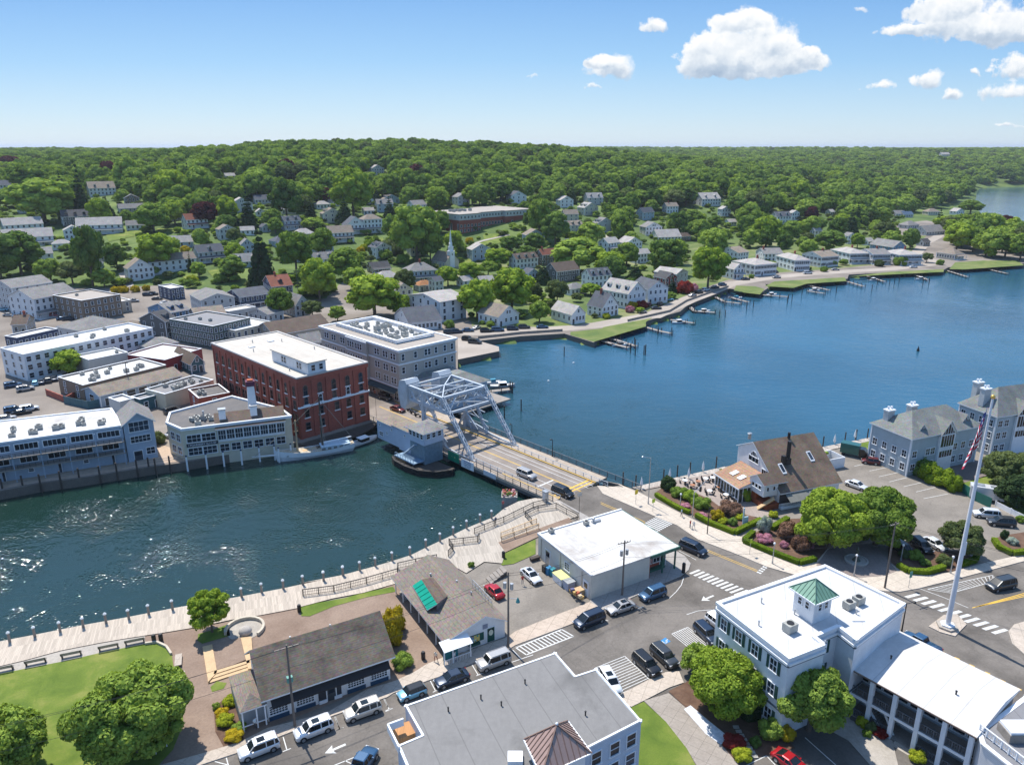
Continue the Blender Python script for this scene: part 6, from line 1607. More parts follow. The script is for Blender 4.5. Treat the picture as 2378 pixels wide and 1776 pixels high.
m_=MB();m_.box(-15.5,y0-3.2,1.6,-8.0,y0-.3,1.8);m_.box(-15.4,y0-3.1,2.5,-8.1,y0-3.0,2.6)
for i in range(8):m_.cbox(-15.3+i*1.0,y0-3.05,1.8,.07,.07,.8)
for i in range(12):m_.box(-14.6+i*.42,y0-1.8,1.8+i*.32,-14.2+i*.42,y0-.75,1.9+i*.32)
m_.build('stair_platform',[M('blue_steel',(0.2,.3,.4),.5)],op)
m_=MB();m_.box(-15.5,y0-3.0,-.5,-11.5,y0-.2,1.6);m_.build('plank_screen',[M('ochre_planks',(0.32,.2,.08),.8,.2)],op)
fd=thing('timber_fender','curved black timber fender around the operator house pier','fender',bl(-9.5,-8,0),BA)
m_=MB();pts=[Vector((-6.4,-2.8)),Vector((-4.2,-3.7)),Vector((0,-3.9)),Vector((4,-3.2)),Vector((7.4,-.8)),Vector((9,2.5))]
for A,B in zip(pts,pts[1:]):
 for k,z in enumerate((.1,.65,1.2)):m_.bar((A.x,A.y,z),(B.x,B.y,z+.001*k),.5,.42)
m_.bar((-6.4,-2.8,.6),(-6.8,1.5,.6),.5,1.4)
for i in range(15):
 t_=i/14*(len(pts)-1);k=min(int(t_),len(pts)-2);p=pts[k].lerp(pts[k+1],t_-k);m_.tube((p.x,p.y+.35,-3),(p.x,p.y+.35,1.5),.2,.2,7)
m_.build('timber_ring',[tar],fd)
m_=MB();m_.prism([(p.x,p.y+.3)for p in pts]+[(8,4),(-7,3)],.4,.9);m_.build('platform',[wood_dark],fd)
t=thing('control_cabinet','pale metal cabinet standing at the near end of the bridge rail','cabinet',Q('e',1560,1275,2.2),BA)
m_=MB();m_.cbox(0,0,0,1.0,.8,2.1,0);m_.cbox(0,0,2.1,1.15,.95,.12,0);m_.build('body',[galv],t);m_=MB();m_.box(-.38,-.42,.2,.38,-.4,1.9);m_.build('door',[M('cab_door',(0.5,.52,.54),.4)],t)
# near bank buildings
def hit(r,u,v,o,ang,off=0.0,along='y'):
 """where a line of sight meets a vertical plane of a building: plane x=off (along y) or y=off (along x); -> coordinate, height"""
 x,y,d=ray(r,u,v)
 a=ang+(PI/2 if along=='y' else 0)
 nx,ny=-math.sin(a),math.cos(a)
 ox=o.x+(math.cos(ang)*off if along=='y' else-math.sin(ang)*off);oy=o.y+(math.sin(ang)*off if along=='y' else math.cos(ang)*off)
 t=(ox*nx+oy*ny)/(x*nx+y*ny)
 X,Y=x*t,y*t
 return(X-ox)*math.cos(a)+(Y-oy)*math.sin(a),CAMZ+d*t
def store():
 H=hgt(('b',1770,640),('b',1775,490));print('store H',H)
 H=4.4
 o,a,w,d=frame3(('b',1775,490),('c',410,272),('b',1437,240),2+H)
 t=thing('corner_store_building','cream rendered corner store with stained white flat roof and green trimmed canopy','store',(o.x,o.y,2),a)
 st=WCOL['stucco'];wr=w*.66
 m_=MB();m_.box(0,0,-1,wr,d,H-.3);m_.box(wr,2.2,-1,w-1.6,d,H-.3);m_.build('wall',[st],t)
 m_=MB();m_.box(-.15,-.15,H-.3,w,d+.1,H);m_.box(-.15,-.15,H,.2,d+.1,H+.2,1);m_.box(.2,d-.2,H,w,d+.1,H+.2,1);m_.build('roof',[membrane('store_roof',(0.57,0.56,0.54),(0.26,.21,.17),.8,2.5),trim],t)
 gm=M('green_trim',(0.03,0.12,0.09),.5,.1)
 m_=MB();m_.box(wr,-.32,H-.55,w+.15,-.152,H-.02);m_.box(w+.001,-.15,H-.55,w+.2,d+.1,H-.02);m_.build('canopy_trim',[gm],t)
 m_=MB();m_.box(wr+.05,2.0,0,w-1.6,2.19,H-.3);m_.box(wr+.001,.05,0,wr+.15,2.0,H-.3);m_.build('brick_front',[brick],t)
 wins(t,'s',w,d,[wr+1.2,wr+3.2],2.1,1.4,1.6,nx=2,y0=1.98);door(t,'s',w,d,wr+4.6,0,1.1,2.2,gm,y0=1.98)
 m_=MB();m_.box(wr,1.2,0,w-1.6,1.95,.5);m_.build('planter_kerb',[gm],t)
 for x in(w-.4,wr+3):m_=MB();m_.cbox(x,.2,0,.22,.22,H-.3);m_.build('column',[gm],t)
 wins(t,'w',w,d,[d*.42],2.6,1.3,1.3,nx=3,ny=3,gl='dark_glass');door(t,'w',w,d,d*.8,.1,1.4,2.6,galv);door(t,'w',w,d,d*.08,.1,1.2,2.6,trim)
 for y in(d*.15,d*.55,d*.93):m_=MB();m_.tube((-.1,y,.1),(-.1,y,H-.3),.06,.06,6);m_.build('downpipe',[galv],t)
 for x,y in((w*.5,d*.9),(w*.12,d*.95)):acunit(t,x,y,H+.01,.9)
 m_=MB();m_.cbox(0,0,0,1.8,.5,.35);m_.ball((-.6,0,.7),.28);m_.build('roof_vent',[galv],t,(w*.62,d*.9,H))
 return o,a,w,d
STORE=store()
def long_shop():
 H=3.8;z=2+H
 F,R=Q('a',1615,1245,z),Q('b',555,980,z)
 a=math.atan2((R-F).y,(R-F).x);w=(R-F).xy.length
 y,zr=hit('a',1545,952,F,a,0,'y');print('longshop',w,y,zr,a)
 y=min(max(y,4.5),8);rh=min(max(zr-z,1.5),4);d=2*y
 t=thing('long_shop_building','long white shop with brown shingle roof and dark sloping awning along the street','shop',(F.x,F.y,2),a)
 m_=MB();m_.box(0.3,.3,-1,w-.3,d,H);gable_ends(m_,.3,.3,w-.3,d,H,rh,'x');m_.build('wall',[WCOL['white']],t)
 m_=MB();gable_roof(m_,0,0,w,d,H,rh,'x',.35,.2,0,1);rf=m_.build('roof',[shingle('shop_shingle',(0.2,0.165,0.13),patch=.5),trim],t)
 for x in(w*.3,w*.62):vent(rf,x,d*.62,H+rh*.7,.6,.1)
 m_=MB();A0,A1=.8,w-.5
 m_.face([(A0,-.55,2.5),(A1,-.55,2.5),(A1,.28,3.2),(A0,.28,3.2)]);m_.box(A0,-.59,2.32,A1,-.53,2.52)
 m_.build('awning',[M('awning_black',(0.03,.028,.03),.8)],t)
 for x in(w*.1,w*.3,w*.7,w*.89):
  link('window',window_mesh(w*.13,1.25,nx=6,ny=4,gl='dark_glass'),t,(x,.3,1.5),0)
  m_=MB();m_.box(x-w*.075,.2,0,x+w*.075,.29,.62);m_.build('stall_riser',[M('navy_panel',(0.02,.06,.12),.5)],t)
 m_=MB();m_.box(w*.4,.22,.02,w*.58,.29,1.9);m_.build('recess_shade',[M('shade_dark',(0.03,.035,.045),.6)],t);door(t,'s',w,d,w*.5,.05,1.1,2.0,y0=.2);m_=MB();m_.box(w*.4,.05,.02,w*.46,.18,.5);m_.box(w*.52,.05,.02,w*.58,.18,.5);m_.build('bench_sill',[trim],t)  # dark slab painted as the shade of a set-back doorway
 for x in(w*.2,w*.45,w*.7,w*.95):
  m_=MB();m_.box(-.5,-.03,-.14,.5,0,.14);m_.build('vent_grille',[steel_d],t,(x,.29,3.45))
 o2,a2,w2,d2=frame3(('a',1475,1335),('a',1612,1298),('a',1425,1112),2+3.0)
 lx,ly=to_local(F,a,o2)
 m_=MB();m_.box(lx,ly+1.2,-1,.29,ly+d2,3.0,0);m_.build('wing_wall',[WCOL['grey']],t)
 m_=MB();hip_roof(m_,lx,ly,.2,ly+d2,3.0,1.3,.1,.15,0,0,1);m_.build('wing_roof',[RCOL['tan'],trim],t)
 for x in(lx+.15,lx+1.8,0):m_=MB();m_.cbox(x,ly+.15,0,.16,.16,3.0);m_.build('porch_post',[trim],t)
 m_=MB();m_.box(lx,ly+.05,.8,.2,ly+.15,.9);m_.build('porch_rail',[trim],t)
 return F,a,w,d
LSHOP=long_shop()
def gable_shop():
 H=2.6;z=2+H
 F,R=Q('b',885,905,z),Q('b',1262,772,z)
 a=math.atan2((R-F).y,(R-F).x);w=(R-F).xy.length
 xa,za=hit('b',1128,747,F,a,0,'x');L=Q('b',722,455,z)
 lx,d=to_local(F,a,L);print('gshop',w,xa,za,lx,d)
 rh=min(max(za-z,1.6),4.5);xa=min(max(xa,w*.4),w*.7)
 t=thing('gabled_shop_building','white gabled shop with grey shingle roof, green door and painted window','shop',(F.x,F.y,2),a)
 gw=WCOL['white']
 x0=1.6
 m_=MB();m_.box(x0,.25,-1,w-.3,d,H);k=rh/xa;m_.face([(x0,.25,H),(w-.3,.25,H),(xa,.25,H+rh-.1),(x0,.25,H+x0*k*.8)]);m_.face([(w-.3,d,H),(x0,d,H),(x0,d,H+x0*k*.8),(xa,d,H+rh-.1)]);m_.build('wall',[gw],t)
 m_=MB();e=.3
 for(xx,zz,s)in((-.3,H-.3*k,1),(w+.2,H-.2*rh/(w-xa),-1)):
  p=[(xx,-e+.3,zz),(xa,-e+.3,H+rh),(xa,d+e,H+rh),(xx,d+e,zz)]
  if s>0:p=p[::-1]
  m_.face([(q[0],q[1],q[2]+.18)for q in p][::-1]if False else[(q[0],q[1],q[2]+.18)for q in(p if s<0 else p)],0)
  m_.face(p[::-1],1)
  for i in range(4):
   j=(i+1)%4;m_.face([p[i],p[j],(*p[j][:2],p[j][2]+.18),(*p[i][:2],p[i][2]+.18)],1)
 bm_=m_.build('roof',[shingle('gshop_shingle',(0.25,0.21,0.175),patch=.2),trim],t)
 for x,y in((xa*.7,d*.75),(xa*1.12,d*.55),(xa*1.2,d*.35)):vent(bm_,x,y,H+rh*.75,.4,.12)
 def LP(u,v,zz):q=Q('b',u,v,zz);x,y=to_local(F,a,q);return(x,y,zz-2)
 g=[LP(680,552,5.4),LP(770,702,5.4),LP(832,665,6.6),LP(735,515,6.6)]
 m_=MB();m_.face(g,0);m_.face([(x,y,zz-.12)for x,y,zz in g][::-1],1)
 for i in range(4):j=(i+1)%4;m_.face([(g[i][0],g[i][1],g[i][2]-.12),(g[j][0],g[j][1],g[j][2]-.12),g[j],g[i]],1)
 for i in range(1,6):
  f_=i/6;A_=Vector(g[0]).lerp(Vector(g[1]),f_);B_=Vector(g[3]).lerp(Vector(g[2]),f_);m_.bar(A_+Vector((0,0,.03)),B_+Vector((0,0,.03)),.05,.06,2)
 m_.build('green_awning',[M('green_metal',(0.0,0.3,0.2),.45,.06),trim,M('green_metal_rib',(0.0,0.2,0.14),.45)],t)
 b4=[g[3],g[2],LP(895,615,6.3),LP(806,500,6.3)]
 m_=MB();m_.face(b4,0);c3=[(x,y,3.2)for x,y,_ in b4]
 for i in range(4):j=(i+1)%4;m_.face([c3[i],c3[j],b4[j],b4[i]],1)
 m_.build('dormer_top',[RCOL['brown'],WCOL['dkgrey']],t)
 for i in range(7):m_=MB();m_.cbox(0,0,0,.14,.14,H-.1);m_.build('porch_post',[trim],t,(.15,.6+i*(d-1.2)/6,0))
 m_=MB();m_.box(x0-.04,.6,0,x0-.001,d-.5,H-.1);m_.build('shopfront',[glassm('shopfront_glass',(0.02,.03,.035))],t)
 dk=M('door_green',(0.01,0.075,0.06),.5,.1)
 def fx(u,v):return hit('b',u,v,F,a,.25,'x')
 ux=fx(1160,850)[0];door(t,'s',w,d,ux,.1,1.2,2.3,dk,y0=.25)
 m_=MB();m_.lathe([(.02,0),(.36,0),(.36,.04)],16,0);ov=m_.build('door_oval',[M('sign_cream',(0.6,.62,.5),.6)],t,(ux,.19,1.6));ov.rotation_euler=(PI/2,0,0);ov.scale=(1,1.3,1)
 wx=fx(1050,880)[0]
 m_=MB();m_.box(-1.75,-.07,-.62,1.75,-.001,.62,0);m_.box(-1.05,-.1,-.5,.1,-.071,.5,1);m_.box(.14,-.1,-.5,1.05,-.071,.5,2)
 rr=random.Random(4)
 for i in range(26):x_=rr.uniform(-1,1);z_=rr.uniform(-.42,.42);s_=rr.uniform(.05,.13);m_.box(x_-s_,-.104-i*.0004,z_-s_,x_+s_,-.1,z_+s_,rr.choice((3,4,5)))
 m_.box(-.7,-.42,-.95,1.0,-.001,-.62,0)
 m_.build('painted_window',[dk,M('mural_blue',(0.1,.25,.45),.5),M('mural_yellow',(0.6,.5,.15),.5),M('mural_white',(.6,.65,.6),.5),M('mural_teal',(.05,.3,.3),.5),M('mural_orange',(.5,.2,.05),.5)],t,(wx,.25,1.5))
 m_=MB();m_.box(-.4,-.05,-.35,.4,0,.35);m_.build('hanging_sign',[M('sign_grey',(.22,.24,.3),.6)],t,(fx(1125,780)[0],.24,2.9))
 m_=MB();m_.box(-.9,-1.4,0,x0+1.6,.2,.1);m_.bar((-.9,-1.4,.95),(x0+1.6,-1.4,.95),.08)
 for i in range(18):m_.cbox(-.9+i*(x0+2.5)/17,-1.4,.1,.06,.05,.85)
 for x in(-.9,.4,x0+1.5):m_.cbox(x,-1.35,.1,.14,.14,2.3)
 m_.face([(-1,-1.6,2.4),(x0+1.8,-1.6,2.4),(x0+1.8,.2,3.0),(-1,.2,3.0)]);m_.build('entrance_porch',[trim],t)
 m_=MB();xe=w-.6
 for zz in(1.6,2.3):m_.bar((xe,d*.18,H-.4+zz),(xe,d*.5,H-.4+zz),.07)
 for i in range(7):y_=d*(.18+.32*i/6);m_.bar((xe,y_,H),(xe,y_,H+1.9),.05);m_.bar((xe,y_,H+1.2),(xe,y_+d*.05,H+1.9),.035)
 m_.build('roof_rail',[galv],t)
gable_shop()
def grey_roof():
 H=9.2;z=2+H
 pts=[Q('b',*p,z)for p in((590,1535),(700,1790),(1150,1860),(2082,1382),(1808,1065),(1680,1107),(1556,966),(636,1290),(738,1472))]
 c0=pts[0]
 t,L,r=polyb('grey_roofed_building','pale blue building with wide worn grey flat roof and brown pyramid cupola','building',pts,H,siding('siding_pale_blue',(0.5,0.58,0.68)),membrane('worn_grey_roof',(0.19,0.185,0.18),(0.08,.078,.075),.8,3.2,-.4),.12,pw=.22)
 def W2(u,v,zz):q=Q('b',u,v,zz);return(q.x-c0.x,q.y-c0.y,zz-2)
 e=[W2(1362,1495,z+1.9),W2(1470,1720,z+1.9),W2(1780,1580,z+1.9),W2(1632,1380,z+1.9)];ap=tuple(sum(q[i]for q in e)/4 for i in range(2))+(H+4.6,)
 cen=Vector(ap)
 bd=[cen+(Vector(q)-cen)*.82 for q in e]
 m_=MB();m_.prism([(q.x,q.y)for q in bd],H,H+1.9);cu=m_.build('cupola',[white],t)
 m_=MB()
 for i in range(4):
  A_,B_=e[i],e[(i+1)%4];m_.face([A_,B_,ap],0)
  for k in range(1,9):
   q=Vector(A_).lerp(Vector(B_),k/9);f_=1-abs(k/9-.5)*2
   edge=Vector(A_)if k/9<.5 else Vector(B_)
   tp=edge.lerp(cen,f_);tp.z=e[0][2]+(H+4.6-e[0][2])*f_
   if k==4 or k==5:pass
   m_.bar(q+Vector((0,0,.04)),tp+Vector((0,0,.04)),.07,.08,1)
  m_.bar(Vector(A_)+Vector((0,0,.05)),Vector(ap)+Vector((0,0,.05)),.14,.12,1)
  m_.bar(A_,B_,.12,.16,2)
 m_.face(e[::-1],2);m_.ball((ap[0],ap[1],ap[2]+.1),.16,2)
 m_.build('cupola_roof',[M('brown_metal',(0.38,0.26,0.22),.45,.08,metal=.2),M('brown_metal_rib',(0.22,.14,.11),.45),trim],cu)
 m_=MB();q=W2(1310,1625,z);m_.cbox(q[0],q[1],H,1.5,1.4,.6);m_.build('roof_hatch',[white],t)
 for u,v in((1100,1250),(1225,1290),(1370,1155),(900,1325),(1740,1350)):q=W2(u,v,z);vent(t,q[0],q[1],H+.05,.5,.08,mat=black)
 dp=[W2(u,v,z-1.4)for u,v in((606,1500),(700,1462),(690,1380),(560,1420))]
 m_=MB();m_.prism([(x,y)for x,y,_ in dp],H-3,H-1.2);m_.build('deck',[planks('deck_orange',(0.5,0.25,0.1),.14)],t)
 m_=MB();A_=[W2(u,v,z)for u,v in((530,1420),(625,1385))];m_.bar(A_[0],A_[1],.2,.9);B_=W2(600,1560,z);m_.bar(A_[0],B_,.2,.9);m_.build('deck_parapet',[trim],t)
 for i,us in((2,(.55,.68,.81,.93)),):
  for zz in(2,4.8,7.4):edge_wins(t,L,i,us,zz,1.2,1.6)
 print('GREYROOF',[tuple(round(c)for c in p)for p in L])
grey_roof()
def hotel():
 H=hgt(('c',935,1212),('c',977,866));print('hotel H',H)
 H=11.0;z=2+H
 pts=[Q('c',*p,z)for p in((977,866),(1166,792),(1112,750),(1236,697),(1328,768),(1582,577),(1166,376),(600,572))]
 c0=pts[0]
 t,L,r=polyb('white_inn_building','three storey white clapboard inn with dark shutters and small green roofed cupola','inn',pts,H,siding('siding_inn',(0.72,0.74,0.77),.2,.14),membrane('inn_roof',(0.58,0.58,0.58),(0.36,.35,.34),.45,3,.3),.35)
 m_=MB();n=len(L)
 for i in range(n):
  A_,B_=L[i],L[(i+1)%n];dd=(B_-A_).normalized();nn=Vector((dd.y,-dd.x))
  for(o_,zz,ww,hh,mi)in((.12,H-.62,.24,.3,0),(.06,H-.9,.12,.22,1),(.05,3.6,.1,.22,1)):
   m_.bar((A_.x+nn.x*o_,A_.y+nn.y*o_,zz+.002*i),(B_.x+nn.x*o_,B_.y+nn.y*o_,zz+.002*i),ww,hh,mi)
 m_.build('cornice',[trim,M('slate_trim',(0.1,0.13,0.16),.6)],t)
 kw=dict(shut='shutter_green',ny=2,nx=2,gl='window_glass')
 for zz in(8.9,5.6,2.0):
  edge_wins(t,L,7,(.13,.35,.58,.83),zz,1.05,1.65,**kw)
  edge_wins(t,L,2,(.42,),zz,1.1,1.65,**kw)
  edge_wins(t,L,6,(.12,.3,.5,.7,.88),zz,1.05,1.65,**kw)
  edge_wins(t,L,5,(.3,.75)if zz<4 else(),zz,1.05,1.65,**kw)
 def W2(u,v,zz):q=Q('c',u,v,zz);return Vector((q.x-c0.x,q.y-c0.y,zz-2))
 ze=z+3.3
 e=[W2(975,482,ze),W2(1117,578,ze),W2(1241,528,ze),W2(1107,442,ze)];cen=sum(e,Vector((0,0,0)))/4;ap=Vector((cen.x,cen.y,cen.z+1.9))
 bd=[cen+(q-cen)*.74 for q in e]
 m_=MB();m_.prism([(q.x,q.y)for q in bd],H,H+3.35);cu=m_.build('cupola',[WCOL['white']],t)
 m_=MB()
 for i in range(4):
  A_,B_=e[i],e[(i+1)%4];m_.face([A_,B_,ap],0)
  for k in range(1,8):
   q=A_.lerp(B_,k/8);f_=1-abs(k/8-.5)*2;ed=A_ if k<4 else B_;tp=ed.lerp(ap,f_)
   m_.bar(q+Vector((0,0,.03)),tp+Vector((0,0,.03)),.05,.07,1)
  m_.bar(A_+Vector((0,0,.04)),ap+Vector((0,0,.04)),.1,.1,1);m_.bar(A_,B_,.1,.14,2)
 m_.face(e[::-1],2);m_.build('cupola_roof',[M('green_copper',(0.16,0.3,0.22),.5,.1),M('green_copper_rib',(0.1,0.2,0.15),.5),trim],cu)
 for i in(0,1):
  A_,B_=bd[i],bd[i+1];dd=(B_-A_).xy;ln=dd.length;dd.normalize()
  for f_ in(.32,.68):
   q=A_.lerp(B_,f_);o_=link('window',window_mesh(.55,.9,gl='dark_glass',sill=False),cu,(q.x,q.y,H+2.2),math.atan2(dd.y,dd.x))
 for u,v,s in((1290,595,1.35),(1340,570,1.35),(980,715,1.5)):q=W2(u,v,z);acunit(t,q.x,q.y,H+.07,s,.5)
 for u,v in((832,565),(818,685),(1005,625),(1330,625),(1165,790)):q=W2(u,v,z);vent(t,q.x,q.y,H+.06,.6,.1)
 m_=MB();q=W2(1340,660,z);m_.cbox(q.x,q.y,H+.06,1.6,.4,.15);m_.build('roof_curb',[trim],t)
 return c0
hotel()
def porch_house():
 H=6.4;z=2+H
 o,a,w,d=frame3(('s',145,652),('s',1438,1352),('s',622,292),z)
 print('porch',w,d,math.degrees(a))
 t=thing('porch_building','long white roofed building with two storeys of open porches and stairs','building',(o.x,o.y,2),a)
 m_=MB();m_.box(.2,2.6,-1,w-.2,d-.3,H-.2);m_.build('wall',[WCOL['grey']],t)
 m_=MB();yr=d*.6
 P=[(-.2,-.3,H),(w+.2,-.3,H),(w+.2,yr,H+.9),(-.2,yr,H+.9)]
 m_.face([(x,y,zz+.12)for x,y,zz in P],0);m_.face(P[::-1],1)
 P2=[(-.2,yr,H+.9),(w+.2,yr,H+.9),(w+.2,d,H+.25),(-.2,d,H+.25)]
 m_.face([(x,y,zz+.12)for x,y,zz in P2],0);m_.face(P2[::-1],1)
 m_.box(-.2,-.42,H-.05,w+.2,-.3,H+.13,2);m_.face([(w+.2,-.3,H),(w+.2,d,H+.25),(w+.2,yr,H+1.0)],1);m_.face([(-.2,d,H+.25),(-.2,-.3,H),(-.2,yr,H+1.0)],1)
 m_.build('roof',[membrane('porch_roof',(0.58,0.57,0.56),(0.38,.36,.33),.4,3),trim,M('gutter_brown',(0.2,.15,.12),.6)],t)
 n=5
 for i in range(n+1):m_=MB();m_.cbox(.3+(w-.6)*i/n,0,-.5,.5,.5,H+.4);m_.build('column',[trim],t)
 m_=MB();m_.box(.2,-.1,3.0,w-.2,2.6,3.2);m_.box(.2,-.2,2.85,w-.2,-.101,3.2,1);m_.box(.2,-.1,.0,w-.2,2.6,.15);m_.build('porch_floor',[wood_old,trim],t)
 for k,zz in enumerate((.15,3.2)):
  for i in range(n):
   if k==0 and i==2:continue
   railing(t,(.6+(w-.6)*i/n,.05,zz),(.05+(w-.6)*(i+1)/n,.05,zz),1.0,3,steel_d,.12)
 for x0,x1 in((w*.12,w*.3),(w*.3,w*.42)):
  m_=MB()
  for i in range(12):f_=i/12;m_.box(x0+(x1-x0)*f_,.6,.2+3.0*(1-f_),x0+(x1-x0)*(f_+.09),1.7,.28+3.0*(1-f_))
  m_.bar((x0,.5,3.1),(x1,.5,.2),.1,.3,1);m_.build('stair',[wood_old,trim],t)
 for zz in(1.5,4.6):wins(t,'s',w,d,spread(9,w),zz,1.3,1.7,y0=2.6,gl='dark_glass')
 for u,v in((565,575),(1228,935)):q=Q('s',u,v,z+.6);x,y=to_local(o,a,q);vent(t,x,y,H+.5,.6,.1,mat=black)
 m_=MB()
 for i in range(4):m_.box(w*.46,-.6-i*.45,-.3,w*.6,-.15-i*.45,.02-i*.0+.12-i*.12)
 m_.build('front_steps',[concrete_s],t)
 pts=[Q('s',u,v,z+.1)for u,v in((1462,1300),(1500,1420),(1924,1760),(2500,1400),(1960,930))]
 t2,L,r2=polyb('roof_deck_building','grey roofed neighbour with white balustrade around its roof deck','building',pts,H-.1,WCOL['white'],RCOL['greyflat'],.1)
 rp=[Q('s',u,v,z+.3)for u,v in((1470,1285),(1924,1640))];o2=pts[0]
 A_,B_=(Vector((p.x-o2.x,p.y-o2.y,H))for p in rp);railing(t2,A_,B_,1.0,6,trim,.14,name='balustrade')
 m_=MB();q=Q('s',1860,1330,z+.3);m_.cbox(q.x-o2.x,q.y-o2.y,H,3.2,2.2,1.0,0);m_.cbox(q.x-o2.x,q.y-o2.y,H+1.0,3.0,2.0,.3,1);m_.build('hot_tub',[wood_old,white],t2)
porch_house()
def restaurant():
 ze=2+3.4
 F,R=Q('o',835,1012,ze),Q('o',1600,868,ze)
 a=math.atan2((R-F).y,(R-F).x);w=(R-F).xy.length
 yr,zr=hit('o',502,372,F,a,0,'y');yb,zb=hit('o',303,420,F,a,0,'y');print('rest',w,yr,zr,yb,zb)
 yr=min(max(yr,8),14);zr=min(max(zr-2,6.5),10.5);yb=min(max(yb,yr+2.5),yr+7);zb=min(zb-2,zr-.6)
 t=thing('riverside_restaurant','riverside restaurant with huge sloping brown roof and white gable wall','restaurant',(F.x,F.y,2),a)
 m_=MB();n0=[(0,0,-1),(0,0,3.4),(0,yr,zr),(0,yb,zb),(0,yb,-1)]
 m_.grid(n0+[(w,y,z)for _,y,z in n0],[(4,3,2,1,0),(5,6,7,8,9),(0,1,6,5),(3,4,9,8)]);m_.build('wall',[WCOL['white']],t)
 m_=MB()
 for p in([(-.25,-.5,3.1),(w+.4,-.5,3.1),(w+.4,yr,zr),(-.25,yr,zr)],[(-.25,yr,zr),(w+.4,yr,zr),(w+.4,yb+.4,zb),(-.25,yb+.4,zb)]):
  m_.face([(x,y,z+.2)for x,y,z in p],0);m_.face(p[::-1],1)
  for i in range(4):j=(i+1)%4;m_.face([p[i],p[j],(*p[j][:2],p[j][2]+.2),(*p[i][:2],p[i][2]+.2)],1)
 rf=m_.build('roof',[shingle('rest_shingle',(0.21,0.155,0.115),patch=.45),trim],t)
 def RP(u,v):
  lo,hi_=3.4,zr
  for _ in range(30):
   mm=(lo+hi_)/2;x,y=to_local(F,a,Q('o',u,v,2+mm));
   if 3.4+(zr-3.4)*y/yr>mm:lo=mm
   else:hi_=mm
  return x,y,mm+.2
 for u,v in((865,730),(1225,570)):
  x,y,zz=RP(u,v);k=(zr-3.4)/yr;m_=MB();m_.grid([(-.5,-.9,-.9*k),(.5,-.9,-.9*k),(.5,.9,.9*k),(-.5,.9,.9*k),(-.5,-.9,-.9*k+.25),(.5,-.9,-.9*k+.25),(.5,.9,.9*k+.25),(-.5,.9,.9*k+.25)],[(4,5,6,7),(0,1,5,4),(1,2,6,5),(2,3,7,6),(3,0,4,7)],0);m_.grid([(-.35,-.7,-.7*k+.27),(.35,-.7,-.7*k+.27),(.35,.7,.7*k+.27),(-.35,.7,.7*k+.27)],[(0,1,2,3)],1);m_.build('skylight',[trim,glass],rf,(x,y,zz))
 x,y,zz=RP(925,640);m_=MB();m_.cbox(0,0,-.3,1.2,1.0,1.3);m_.tube((.1,0,.8),(.1,0,4.6),.42,.42,12);m_.cbox(-.9,0,0,.7,.8,1.6);m_.build('kitchen_flue',[black],rf,(x,y,zz))
 x,y,zz=RP(948,330);m_=MB();m_.tube((0,0,0),(0,0,1.3),.3,.3,10);m_.build('flue',[black],rf,(x,y,zz))
 vent(rf,.4,yr+2,zr,1.2,.35)
 m_=MB();P=[(-6.5,yr-4.8,3.2),(-6.5,yr+3.4,3.2),(-.05,yr+3.4,5.0),(-.05,yr-4.8,5.0)]
 m_.face([(x,y,z+.15)for x,y,z in P][::-1],0);m_.face(P,1);m_.box(-6.6,yr-4.9,3.05,-6.45,yr+3.5,3.3,1);m_.face([P[0],P[3],(-.05,yr-4.8,3.2)],1)
 s=m_.build('side_roof',[shingle('side_shingle',(0.42,0.26,0.17)),trim],t)
 for y in(yr-2,yr+.4):m_=MB();m_.grid([(-4.6,y-.6,4.05),(-3.0,y-.6,4.5),(-3.0,y+.6,4.5),(-4.6,y+.6,4.05)],[(0,1,2,3)]);m_.build('skylight',[white],s)
 m_=MB();m_.box(-6.2,yr-4.5,0,-.1,yr+3.2,3.1);sr=m_.build('sun_room',[glassm('sunroom_glass',(0.06,.08,.07))],t)
 m_=MB()
 for i in range(9):m_.cbox(-6.25,yr-4.5+i*.96,0,.1,.14,3.1)
 for i in range(7):m_.cbox(-6.2+i*1.0,yr-4.55,0,.14,.1,3.1)
 m_.box(-6.3,yr-4.6,.7,-6.2,yr+3.2,.8);m_.build('mullions',[trim],sr)
 for y,z,ww,hh in((yr-.5,7.0,3.0,1.1),(yr-4.2,5.6,1.8,1.0),(yr-7.5,4.0,.8,.8)):
  link('window',window_mesh(ww,hh,nx=3 if ww>1 else 1,ny=1,gl='dark_glass'),t,(-.01,y,z),-PI/2)
 link('window',window_mesh(2.0,1.1,nx=4,ny=1,arch=True,gl='dark_glass'),t,(-.01,yr-.5,8.2),-PI/2)
 m_=MB();m_.box(-3.4,.6,2.6,-.05,5.0,5.2);gable_ends(m_,-3.4,.6,-.05,5.0,5.2,1.3,'x');g=m_.build('bay_wall',[WCOL['white']],t)
 m_=MB();gable_roof(m_,-3.4,.6,1.8,5.0,5.2,1.3,'x',.25,.15,0,1);m_.build('bay_roof',[RCOL['brown'],trim],g)
 wins(g,'w',3.3,4.4,[1.2,2.2,3.2],4.2,.7,.8,x0=-3.4,y0=.6,gl='dark_glass',ny=1);wins(g,'s',3.3,4.4,[.9,2.4],4.2,.5,.8,x0=-3.4,y0=.6,gl='dark_glass',ny=1)
 rust=M('rust_wood',(0.26,0.07,0.03),.7,.2);m_=MB();m_.box(-3.2,-.2,0,-.05,4.6,1.2);m_.box(-3.2,3,1.2,-.05,4.6,2.6);m_.bar((-4.2,1,.2),(-1.6,-.4,2.6),1.2,.2,1);m_.build('timber_bar',[rust,wood_new],t)
 m_=MB();m_.box(0.05,-.1,.9,w*.55,.0,3.1,0);m_.build('front_shade',[M('shade_dark',(0.03,.035,.045),.6)],t)  # dark sheet on the wall stands for the shade inside the open front
